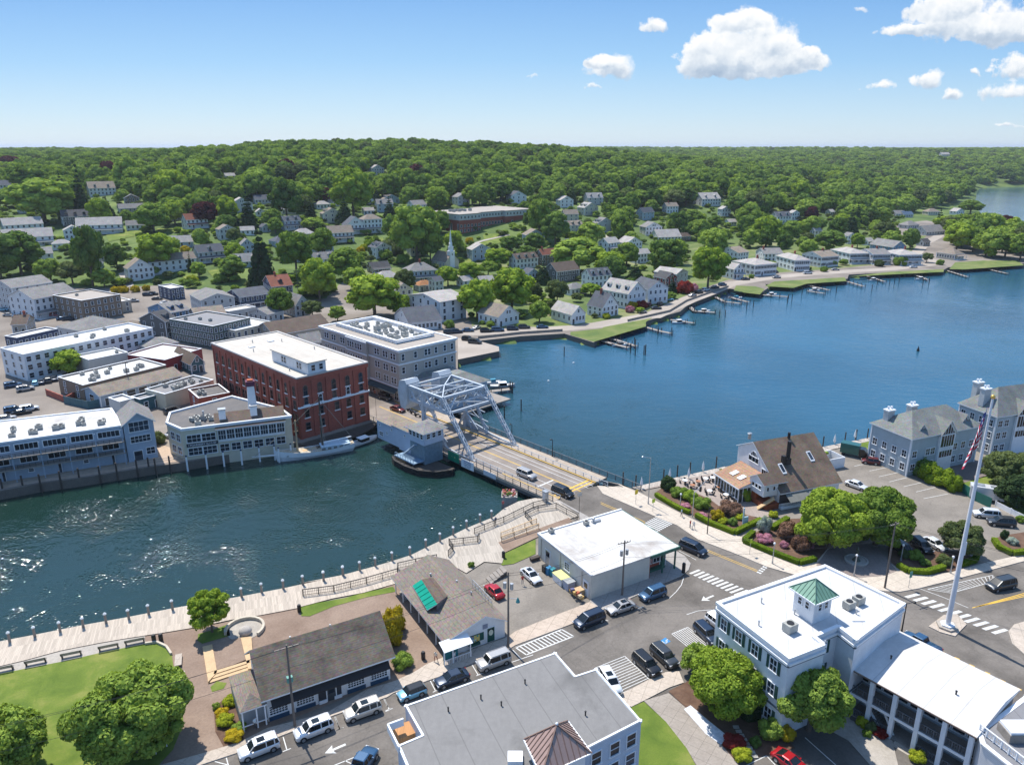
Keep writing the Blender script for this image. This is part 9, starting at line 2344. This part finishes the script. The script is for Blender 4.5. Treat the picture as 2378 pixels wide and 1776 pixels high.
DK=[('e',[(1880,240),(2010,275),(2090,295)],'long dock in front of the first river lawn'),('e',[(1990,238),(2140,285)],'narrow dock with pale walkway beside the first river lawn'),('i',[(210,1035),(300,1060),(360,1072)],'second dock below the shore road'),('i',[(355,1000),(480,1018)],'dock with boat lift south of the wide steps'),('i',[(455,930),(480,955),(590,962)],'covered timber dock near the road wall'),('i',[(590,880),(640,905),(725,915)],'dock with white boat near the little green point'),('i',[(660,880),(765,908)],'long straight dock near the little green point'),('i',[(840,870),(975,880)],'dock below the small square lawn'),('i',[(1075,820),(1190,845)],'dock at the end of the long river lawn'),('i',[(1075,850),(1165,862)],'short dock beside the long river lawn'),('i',[(1285,800),(1370,825)],'small dock under the shore houses'),('i',[(1370,765),(1480,800)],'dock with several posts under the porch house'),('i',[(1640,765),(1705,790)],'dock near the narrow shore house'),('i',[(1800,740),(1915,775)],'dock beside the brown hip roofed house'),('i',[(2000,730),(2125,758)],'last dock on the point')]
for r,pts,lab in DK:dock([Q(r,*p,.8)for p in pts],1.7,lab)
for r,u,v,lab,a_ in(('e',2040,275,'white skiff at the first river lawn dock',15),('i',90,1130,'grey boat on the lift beside the first dock',20),('i',400,1012,'white boat at the dock south of the steps',10),('i',700,885,'white boat with blue canvas near the green point',15),('i',885,868,'dark boat below the square lawn',20),('i',1110,845,'white motor boat by the long river lawn',10),('i',1420,790,'small motor boat under the porch house',25),('i',1670,785,'white boat near the narrow shore house',5),('i',530,955,'boat hull lying at the covered dock',15)):
 boat(Q(r,u,v,.6),rad(a_),6.5,lab,white,True,canopy=bcol if 'blue' in lab else None)
for r,u,v in(('e',1680,350),('e',1405,700),('e',1298,745),('e',1335,580),('e',1350,585),('e',2105,330),('e',2135,300),('e',2200,335),('i',170,1190),('i',215,1185),('i',222,1185),('i',165,1140),('i',612,990),('i',642,988),('i',755,945),('i',790,935),('i',968,915),('i',992,905),('i',1045,870),('i',1225,860),('i',1412,850),('i',1505,815),('i',1530,815),('i',1680,820),('i',1712,815),('i',1555,805),('i',360,1085),('i',288,1080),('i',1440,820),('i',640,935)):
 pile(Q(r,u,v,0),3.4,.18,False,near_label('dark mooring pile in the river',Q(r,u,v,0),'dark mooring pile standing free in the river'),'free standing piles in the river',wood_dark)
for r,u,v,lab in(('e',1740,395,'small white buoy in front of the river lawn'),('e',1580,510,'small white buoy in the middle of the river')):
 b=MB();b.ball((0,0,.1),.35,0,10,6);tag(b.build('mooring_buoy',[white],None,Q(r,u,v,0)),lab,'buoy','white mooring buoys')
b=MB();b.lathe([(.5,0),(.45,.6),(.15,1.4),(.02,2.0)],10);tag(b.build('channel_marker',[black],None,Q('i',1655,1165,0)),'dark channel marker out in the open river','buoy')
t=thing('flower_pier','old stone pier heaped with red flowers beside the bridge','pier',Q('e',1330,1300,0));b=MB();b.cbox(0,0,-2,3.2,3.0,4.4);b.build('stone_block',[stone],t)
b=MB();rn=random.Random(1)
for i in range(60):b.ball((rn.uniform(-1.4,1.4),rn.uniform(-1.3,1.3),2.4+rn.uniform(0,.7)),rn.uniform(.15,.3),i%3,5,3)
tag(b.build('flowers',[M('flower_red',(.45,.12,.08),.8),leafC,M('flower_pink',(.6,.3,.3),.8)],t),kind='stuff')
b=MB();b.prism([p.xy for p in QL('e',(1000,372),(1000,235),(1130,252),(1262,290),(1265,318))],2.02,2.06);tag(b.build('pier_surface',[roadfar]),kind='structure')
for lab,r,pts in(('long white roadside fence along the shore road','i',((130,1010),(350,960),(440,905),(560,862),(660,830))),('railing above the river wall near the parked cars','e',((1130,238),(1400,208),(1670,190)))):
 fence_line('shore_fence',lab,QL(r,*pts),.9,wood_old,'fence',.05,3.0)
# near trees, hedges and shrubs
def big_crown(name,seed,mat,R,H,low,n=34,leaves=15000,size=.24,spread=1.14):
 return crown_mesh(name,seed,mat,int(n*1.9),int(leaves*1.15),size*1.12,R,H,low,.72,spread)
def ntree(r,u,v,R,H,low,mat,seed,label,leaves=15000,size=.22,n=34,tr=.28,lean=0,z=2.1,sx=1.0,name='broadleaf_tree'):
 p=Q(r,u,v,z);t=thing(name,label,'tree',p,0);rr=random.Random(seed)
 link('trunk',trunk_mesh('trunk',seed,H*.6,tr,6,R*.8),t);link('crown',big_crown('crown',seed,mat,R,H,low,n,leaves,size),t)
 t.scale=(sx,1,1);TREEINFO.append((p.x,p.y,R));return t
ntree('a',1300,835,2.7,6.6,1.3,leafB,901,'young bright green tree beside the stone ring on the boardwalk',6500,.17,20,.16)
ntree('a',850,1560,5.8,9.6,.9,leafA,902,'large spreading maple on the lawn at the bottom left',26000,.24,44,.4)
ntree('a',20,1720,4.8,7.6,.8,leafA,903,'leafy tree cut by the lower left corner',12000,.22,30)
ntree('c',640,1130,4.3,7.8,.8,leafB,904,'light green willowy tree before the left wall of the white inn',16000,.18,36)
ntree('c',500,930,2.2,4.2,.3,leafA,905,'low round tree at the left corner of the white inn',5000,.18,16,.12)
ntree('c',1080,1230,3.7,8.6,1.2,leafA,906,'dark and bright leaved tree at the front corner of the white inn',15000,.2,32)
ntree('f',1190,950,5.4,10.5,1.0,leafB,907,'left half of the pair of great trees by the restaurant',24000,.25,44,.42)
ntree('f',1430,935,5.2,9.6,.8,leafA,908,'right half of the pair of great trees by the restaurant',22000,.25,42,.4)
ntree('f',1870,990,3.2,5.6,1.0,leafG,909,'feathery green tree behind the flagpole',9000,.16,24,.15)
ntree('f',2130,640,5.0,7.5,1.0,leafG,910,'wide grey green tree beside the lawn at the right edge',14000,.22,34)
ntree('f',2170,740,3.4,6.4,.2,leafK,911,'dark evergreen tree below the wide grey green tree',9000,.2,24)
ntree('c',820,350,.1,.1,0,leafG,912,'x',10,.1,2)if False else None
for u,v,lab in((765,1165,'left of three slim conifers at the inn wall'),(800,1160,'middle and tallest of three slim conifers at the inn wall'),(832,1155,'right of three slim conifers at the inn wall')):
 p=Q('c',u,v,2.1);t=thing('conifer_tree',lab,'tree',p);link('crown',conifer_mesh('crown',950+u,leafK,.8,4.6 if u==800 else 3.8,2600,.1),t).scale=(1,1,1);link('trunk',trunk_mesh('trunk',u,2,.08,0),t)
BUSH={}
def bush(p,w,h,mat,label,group='shrubs',cat='shrub',name='shrub',leaves=900,hard=False):
 key=mat.name+('h' if hard else '')
 if key not in BUSH:
  rng=np.random.default_rng(len(BUSH)+50);L=[(0,0,.45,.42,.9)]+[(.42*math.cos(a),.42*math.sin(a),.42+.2*math.sin(a*3),.36,.9)for a in np.arange(0,6.2,.9)]+[(.15,.1,.72,.3,.9)]
  V,F=leaf_cloud(rng,L,1500,.06,lowcut=-.9);V,F=add_core(V,F,L,.9,(8,5));BUSH[key]=np_mesh('foliage',V,F,[mat])
 t=thing(name,label,cat,p,random.uniform(0,6),group);t.scale=(w/1.5,w/1.5,h/1.05);link('foliage',BUSH[key],t)
 return t
leafYG=leafm('leaves_lime',(.2,.26,.02),(.42,.45,.04));leafBr=leafm('leaves_brown',(.13,.07,.05),(.27,.17,.12));leafPk=leafm('blossom_pink',(.35,.13,.2),(.6,.32,.38));leafR=leafm('leaves_red',(.14,.02,.02),(.3,.05,.04));leafW=leafm('leaves_silver',(.3,.36,.3),(.5,.56,.5))
NB=[('b',545,905,3.6,5.0,leafY,'tall yellow leaved shrub tree at the end of the long shop'),('b',575,820,3.0,4.0,leafY,'upper part of the yellow shrubbery at the long shop'),('b',620,1040,3.0,1.9,leafA,'round green bush at the shop corner'),('b',1040,435,1.2,.9,leafA,'small bush between the planters on the deck'),('k',290,380,2.0,1.0,leafYG,'green shrub at the top of the mulch bed'),('k',190,520,1.7,.9,leafY,'yellow flowering shrub in the mulch bed'),('k',230,620,2.2,1.1,leafYG,'broad low shrub in the mulch bed'),('k',340,800,2.3,1.0,leafY,'yellow green shrub near the pavement corner'),('k',120,440,1.0,.8,leafA,'small dark shrub left in the mulch bed'),('k',400,700,1.8,.9,leafA,'shrub by the dark bench'),('c',880,1260,3.0,2.4,leafA,'green shrub between inn wall and car park'),('c',965,1275,2.0,1.8,leafY,'yellow shrub beside the inn car park'),('c',690,1310,2.7,1.2,leafR,'low dark red shrub at the path'),('c',730,1375,2.3,1.2,leafYG,'lime green cushion shrub at the path'),('c',1360,1205,1.5,1.2,leafYG,'left pale shrub before the porch columns'),('c',1405,1230,1.5,1.1,leafG,'right pale shrub before the porch columns'),('c',1385,1260,1.1,.8,leafA,'small green shrub before the porch'),('c',1455,1255,1.9,.8,leafR,'orange red flower patch by the porch steps'),('c',1650,1390,1.9,1.3,leafYG,'round shrub by the lower porch steps'),('c',800,1310,1.4,1.2,leafC,'dark shrub by the stepping stones'),('f',342,645,3.2,3.0,leafK,'dark round shrub tree near the promenade'),('f',400,680,3.6,2.0,leafA,'first green shrub of the garden bed'),('f',455,700,3.4,2.0,leafB,'second green shrub of the garden bed'),('f',520,740,3.6,2.2,leafA,'third green shrub of the garden bed'),('f',490,730,2.2,1.5,leafB,'bright shrub by the signal mast'),('f',600,800,2.6,1.9,leafY,'yellow shrub in the garden corner'),('f',640,820,1.6,1.0,leafYG,'lime ball shrub in the garden corner'),('f',668,770,4.6,2.4,leafBr,'broad brown leaved shrub in the garden'),('f',625,825,1.6,1.0,leafYG,'second lime ball shrub'),('f',680,830,1.9,1.4,leafC,'dark ball shrub in the garden corner'),('f',720,800,2.2,1.0,leafYG,'clipped pale shrub by the garden path'),('f',740,700,3.0,3.2,leafB,'bright shrub tree beside the restaurant patio'),('f',845,870,2.6,3.4,leafW,'silvery slender shrub between the hedges'),('f',850,920,3.0,1.4,leafPk,'pink flowering shrub behind the hedge'),('f',985,900,4.6,3.2,leafBr,'large brown leaved shrub in the hedged bed'),('f',1040,960,3.6,2.8,leafBr,'second brown leaved shrub in the hedged bed'),('f',1080,950,1.9,1.2,leafPk,'pink flowers at the end of the hedged bed'),('f',950,950,1.6,1.2,leafPk,'pink rose shrub in front of the brown shrubs'),('f',430,740,2.2,.8,leafPk,'pink ground flowers beside the hedge'),('f',520,790,2.2,.8,leafPk,'pink ground flowers by the signal post'),('f',630,575,1.6,1.8,leafA,'shrub at the corner of the sun room'),('f',895,790,1.8,1.2,leafYG,'square lime shrub by the restaurant steps'),('f',1640,1010,2.6,1.6,leafA,'shrub in the bed behind the tall pole'),('f',1790,1040,2.6,1.8,leafG,'grey green shrub in the bed left of the flagpole'),('f',1580,1000,2.0,1.4,leafG,'pale shrub near the tall pole'),('f',1690,1040,2.0,1.0,leafC,'low dark shrub in the bed left of the flagpole'),('f',2105,905,1.4,1.9,leafK,'small pointed shrub in the far right bed'),('f',2150,930,2.0,1.2,leafW,'silvery shrub in the far right bed'),('f',2100,700,2.2,2.0,leafYG,'yellowish shrub beside the camper'),('f',2195,815,2.0,1.2,leafA,'shrub at the right edge by the white fence')]
for r,u,v,w,h,mt,lab in NB:bush(Q(r,u,v,2.1),w,h,mt,lab)
hedgem=leafm('hedge_green',(.09,.16,.015),(.22,.3,.03))
def hedge(r,pts,w,h,label,mat=None):
 P=[Q(r,*p,2.13)for p in pts];t=thing('hedge',label,'hedge',P[0]);rng=np.random.default_rng(len(label));L=[]
 Vs=[];Fs=[];b=MB()
 for A,B in zip(P,P[1:]):
  A,B=A-P[0],B-P[0];b.bar((A.x,A.y,h/2),(B.x,B.y,h/2+.003),w*.93,h*.96);n=int((B-A).length*260*(w+h)/2)
  d=(B-A).normalized();nn=Vector((-d.y,d.x,0))
  for i in range(n):
   f=rng.uniform();s=rng.integers(0,3);q=A+(B-A)*f
   if s==0:q=q+nn*rng.uniform(-w/2,w/2)+Vector((0,0,h));nr=Vector((0,0,1))
   else:sg=1 if s==1 else-1;q=q+nn*sg*w/2+Vector((0,0,rng.uniform(0,h)));nr=nn*sg
   nr=(nr+Vector(rng.normal(0,.45,3))).normalized();a_=nr.cross(Vector(rng.normal(0,1,3))).normalized()*.075;c_=nr.cross(a_)
   b.face([q-a_+nr*.03,q-c_,q+a_,q+c_+nr*.03])
 b.build('foliage',[mat or hedgem],t)
hedge('f',[(278,680),(345,722),(400,752),(455,775)],.8,.7,'clipped hedge from the bridge to the signal mast')
hedge('f',[(490,790),(560,830),(690,882),(830,815)],.9,.8,'V shaped clipped hedge at the garden corner')
hedge('f',[(885,862),(970,810)],1.0,.9,'short thick hedge by the restaurant drive')
hedge('f',[(790,880),(742,925),(860,975),(1030,1040),(1115,1020)],.9,.8,'long clipped hedge around the brown shrub bed')
hedge('c',[(1550,375),(1600,405),(1700,412),(1790,385)],.9,.8,'clipped hedge behind the tall utility pole')
hedge('c',[(1880,370),(1950,350),(1962,330)],.9,.8,'curved hedge piece beside the flagpole')
hedge('c',[(2052,240),(2080,280),(2150,312),(2260,300)],.9,.8,'rounded hedge of the bed at the right edge')
for k,(u,v,w,h)in enumerate(((1600,545,5.0,4.6),(1660,560,5.0,4.2),(1720,600,5.2,4.4),(1790,625,5.0,3.8),(1835,650,4.0,3.6))):
 bush(Q('f',u,v,2),w,h,leafC if k<2 else hedgem,('first','second','third','fourth','last')[k]+' tall hedge shrub along the car park from the apartment house','tall hedge shrubs along the car park')
surf('stone_bed',[p.xy for p in QL('c',(425,1125),(460,1105),(560,1190),(660,1270),(620,1312),(540,1255))],groundm('white_stones',(.45,.47,.5),(.75,.77,.8),scale=2.0,fine=8),2.13)
m_=MB()
for k in range(8):p=Q('c',700+14*k,1215+22*k,2.13);m_.cbox(p.x,p.y,2.1,.7,.5,.06+.001*k)
tag(m_.build('path',[stone]),kind='structure')
for i,(r,u,v,w,mt)in enumerate([('g',745,1050,60,leafY),('g',800,1048,60,leafY),('g',870,1045,60,leafY),('g',940,1035,50,leafY),('h',380,790,55,leafY),('h',400,770,50,leafYG),('g',1190,790,60,leafY),('h',985,715,60,leafYG),('h',1075,730,55,leafY),('g',1240,985,70,leafYG),('g',1420,985,90,leafC),('h',470,805,90,leafG),('h',540,830,90,leafA),('h',610,800,90,leafG),('h',650,860,90,leafA),('h',440,760,80,leafB),('h',560,770,90,leafG),('h',1020,780,80,leafA),('h',1110,790,80,leafG),('i',1000,740,30,leafA),('i',1160,748,40,leafA),('i',1450,720,50,leafG),('i',1560,715,70,leafA),('i',430,860,90,leafR),('i',470,850,60,leafPk),('h',1950,1210,50,leafYG),('h',2100,1170,60,leafPk),('i',150,945,60,leafY),('i',205,940,60,leafR),('e',945,165,70,leafC),('i',1770,712,40,leafC),('i',780,782,30,leafA),('d',1010,910,110,leafG)]):
 p=QT(r,u,v);k=REG[r][2]*proj(*p)[2]/FPX;s_=bush(p,w*k,w*k*.75,mt,{leafY:'yellow flowering',leafYG:'lime green',leafC:'dark green',leafG:'grey green',leafA:'green',leafB:'bright green',leafR:'dark red',leafPk:'pink flowering'}[mt]+' shrub on the far bank','shrubs on the far bank');s_['label']=near_label(s_['label'][:-16],p,s_['label'])
# woods over the hills
def in_poly(P,poly):
 return seg_dist(P,poly)[1]
def scatter(name,label,cat,P,h,wid,hgt_,K,kinds,rng):
 me=bpy.data.meshes.new(name)
 me.vertices.add(len(P));me.vertices.foreach_set('co',np.column_stack([P[:,0],P[:,1],h]).astype(np.float32).ravel())
 for nm,ty,arr in(('wid','FLOAT',wid),('hgt','FLOAT',hgt_),('kind','INT',K),('rot','FLOAT',rng.uniform(0,6.28,len(P)))):
  at=me.attributes.new(nm,ty,'POINT');at.data.foreach_set('value',arr.astype(np.int32 if ty=='INT' else np.float32))
 me.update()
 fo=link(name,me)
 tag(fo,label,cat,kind='stuff')
 ng=bpy.data.node_groups.new(name,'GeometryNodeTree')
 ng.interface.new_socket('Geometry',in_out='INPUT',socket_type='NodeSocketGeometry')
 ng.interface.new_socket('Geometry',in_out='OUTPUT',socket_type='NodeSocketGeometry')
 gi=ng.nodes.new('NodeGroupInput');go=ng.nodes.new('NodeGroupOutput')
 join=ng.nodes.new('GeometryNodeJoinGeometry')
 def attr(nm,ty):
  a=ng.nodes.new('GeometryNodeInputNamedAttribute');a.data_type=ty;a.inputs['Name'].default_value=nm
  return a.outputs['Attribute']
 w_,h_,k_,r_=attr('wid','FLOAT'),attr('hgt','FLOAT'),attr('kind','INT'),attr('rot','FLOAT')
 sc=ng.nodes.new('ShaderNodeCombineXYZ');ng.links.new(w_,sc.inputs[0]);ng.links.new(w_,sc.inputs[1]);ng.links.new(h_,sc.inputs[2])
 ro=ng.nodes.new('ShaderNodeCombineXYZ');ng.links.new(r_,ro.inputs[2])
 crowns={}
 for o in COL.objects:
  if o.type=='MESH' and o.name.startswith('crown')and o.data.name not in crowns:crowns[o.data.name]=o
 for i,kd in enumerate(kinds):
  src=crowns.get(TREES[kd][0].name)
  if src is None:continue
  oi=ng.nodes.new('GeometryNodeObjectInfo');oi.inputs['Object'].default_value=src;oi.inputs['As Instance'].default_value=True
  oi.transform_space='ORIGINAL'
  eq=ng.nodes.new('FunctionNodeCompare');eq.data_type='INT';eq.operation='EQUAL'
  ng.links.new(k_,eq.inputs[2]);eq.inputs[3].default_value=i
  ip=ng.nodes.new('GeometryNodeInstanceOnPoints')
  ng.links.new(gi.outputs[0],ip.inputs['Points']);ng.links.new(eq.outputs[0],ip.inputs['Selection'])
  ng.links.new(oi.outputs['Geometry'],ip.inputs['Instance']);ng.links.new(ro.outputs[0],ip.inputs['Rotation']);ng.links.new(sc.outputs[0],ip.inputs['Scale'])
  ng.links.new(ip.outputs[0],join.inputs[0])
 ng.links.new(join.outputs[0],go.inputs[0])
 fo.modifiers.new(name,'NODES').node_group=ng
def woods():
 rng=np.random.default_rng(77)
 bands=[(260,620,12),(620,1000,12.5),(1000,1600,14.0),(1600,2600,16.0),(2600,4300,24.0),(4300,9000,44.0),(9000,20000,90.0)]
 pts=[]
 for r0,r1,sp in bands:
  area=0.5*rad(84)*(r1**2-r0**2)
  n=int(area/(sp*sp)*1.15)
  r=np.sqrt(rng.uniform(r0**2,r1**2,n));a=rng.uniform(rad(48),rad(132),n)
  pts.append(np.stack([r*np.cos(a),r*np.sin(a),np.full(n,sp)],1))
 P=np.concatenate(pts)
 h=heights(P[:,:2])
 dh,ih=seg_dist(P[:,:2],HILL)
 gp=seg_dist(P[:,:2],GP)[1];gz=seg_dist(P[:,:2],GZ)[1]|gp
 h=np.where(gz,2.0,h);dh=np.where(gz&~ih,0,dh)
 ok=(ih|gz)&(h>1.0)
 for(x,y,r)in CLEAR:
  ok&=((P[:,0]-x)**2+(P[:,1]-y)**2)>np.where(gz,.7,1.0)*r*r
 for(x,y,r)in TREEINFO:
  ok&=((P[:,0]-x)**2+(P[:,1]-y)**2)>(r*0.9)**2
 ok0=ok;P=P[ok];h=h[ok];dh=dh[ok]
 den=np.where(dh<1,np.where(gp[ok0],.7,.3),np.where(dh<200,0.85,1.0))
 g=0.5+0.5*np.sin(P[:,0]/43+1.3)*np.sin(P[:,1]/37)
 ok=rng.uniform(0,1,len(P))<np.where(dh<200,den*(0.6+0.6*g),den)
 wid=P[:,2]*rng.uniform(0.95,1.45,len(P));wid=np.where(dh<300,wid*rng.uniform(0.7,1.15,len(P)),wid)
 hg=np.minimum(wid*1.05,17)*rng.uniform(0.8,1.25,len(P))
 X,Y=P[:,0],P[:,1]
 def pj(Z):
  z=Z-CAMZ;dep=Y*CP-z*SP
  return 1189+FPX*X/dep,888-FPX*(z*CP+Y*SP)/dep,dep
 u0,vb,dep=pj(h);_,vt,_=pj(h+hg*0.92)
 hw=wid*0.5*FPX/dep
 for(a0,b0,a1,b1,dd)in SIGHT:
  hit=(dep<dd+4)&(u0+hw>a0-2)&(u0-hw<a1+2)&(vt<b1)&(vb>b0)
  ok&=~hit
 P,h,wid,hg,dh,dep=P[ok],h[ok],wid[ok],hg[ok],dh[ok],dep[ok]
 kinds=['green0','green1','green2','green3','deep0','deep1','deep2','bright0','bright1','grey0','conifer0','conifer1','purple0']
 pr=np.array([.12,.12,.12,.12,.1,.09,.08,.06,.05,.05,.055,.02,.004]);pr/=pr.sum()
 K=rng.choice(len(kinds),len(P),p=pr)
 K=np.where((K>=10)&(dep>780),4,K)
 size=wid/dep
 vis=(np.abs(P[:,0]/P[:,1])<0.72)
 order=np.argsort(-(size*vis))
 nobj=300-len([t for t in TREEINFO])
 lab={'green':'mid green broadleaf tree in the wood covering the hillside','deep':'dark green dense broadleaf tree in the hillside wood','bright':'light yellow green tree in the hillside wood','grey':'grey green tree in the hillside wood','conifer':'dark pointed conifer standing in the hillside wood','purple':'purple leaved tree in the hillside wood'}
 for i in order[:nobj]:
  kd=kinds[K[i]];b=kd.rstrip('0123456789')
  con=b=='conifer'
  tree(kd,(P[i,0],P[i,1],h[i]),float(wid[i])*(0.62 if con else 1),float(hg[i])*(1.25 if con else 1),near_label({'green':'mid green tree','deep':'dark green tree','bright':'light green tree','grey':'grey green tree','conifer':'pointed conifer','purple':'purple tree'}[b],(P[i,0],P[i,1],h[i]+4),lab[b]),{'conifer':'conifers in the hillside wood','purple':'purple trees in the hillside wood','grey':'grey green trees in the hillside wood','bright':'light green trees in the hillside wood','deep':'dark green trees in the hillside wood','green':'mid green trees in the hillside wood'}[b])
 rest=order[nobj:]
 scatter('forest','dense green wood covering the far hills up to the horizon','forest',P[rest],h[rest]-0.4,wid[rest]/10.0,hg[rest]/12.0*np.where(K[rest]==10,.68,1.0),K[rest],kinds,rng)
 n=9000
 r=np.sqrt(rng.uniform(250**2,950**2,n));a=rng.uniform(rad(52),rad(128),n)
 B=np.stack([r*np.cos(a),r*np.sin(a)],1);hb=heights(B);db,ib=seg_dist(B,HILL);gb=seg_dist(B,GZ)[1]
 ok=(ib|gb)&(hb>1)&(rng.uniform(0,1,n)<np.where(gb,.3,.7))
 for(x,y,q)in CLEAR:ok&=((B[:,0]-x)**2+(B[:,1]-y)**2)>(q*.62)**2
 B=B[ok];hb=np.where(gb,2.0,hb)[ok];w=rng.uniform(2,6.5,len(B))
 scatter('shrubbery','low mixed shrubs filling the gardens between the hillside houses','shrubs',B,hb-.3,w/10,w*rng.uniform(.045,.07,len(B)),rng.choice([0,1,2,4,5,7,9,9],len(B)),kinds,rng)
 print('WOODS',nobj,len(rest),len(B))
woods()
# haze
def haze():
 m=bpy.data.materials.new('haze_air');m.use_nodes=True;nt=m.node_tree
 nt.nodes.remove(nt.nodes['Principled BSDF'])
 v=nt.nodes.new('ShaderNodeVolumePrincipled');v.inputs['Color'].default_value=(.8,.88,1.0,1);v.inputs['Density'].default_value=0.00006;v.inputs['Anisotropy'].default_value=.2
 nt.links.new(v.outputs[0],nt.nodes['Material Output'].inputs['Volume'])
 m_=MB();m_.box(-46000,-3000,-12,46000,46000,118)
 tag(m_.build('haze',[m]),'thin pale blue haze over the far hills',kind='stuff')
haze()
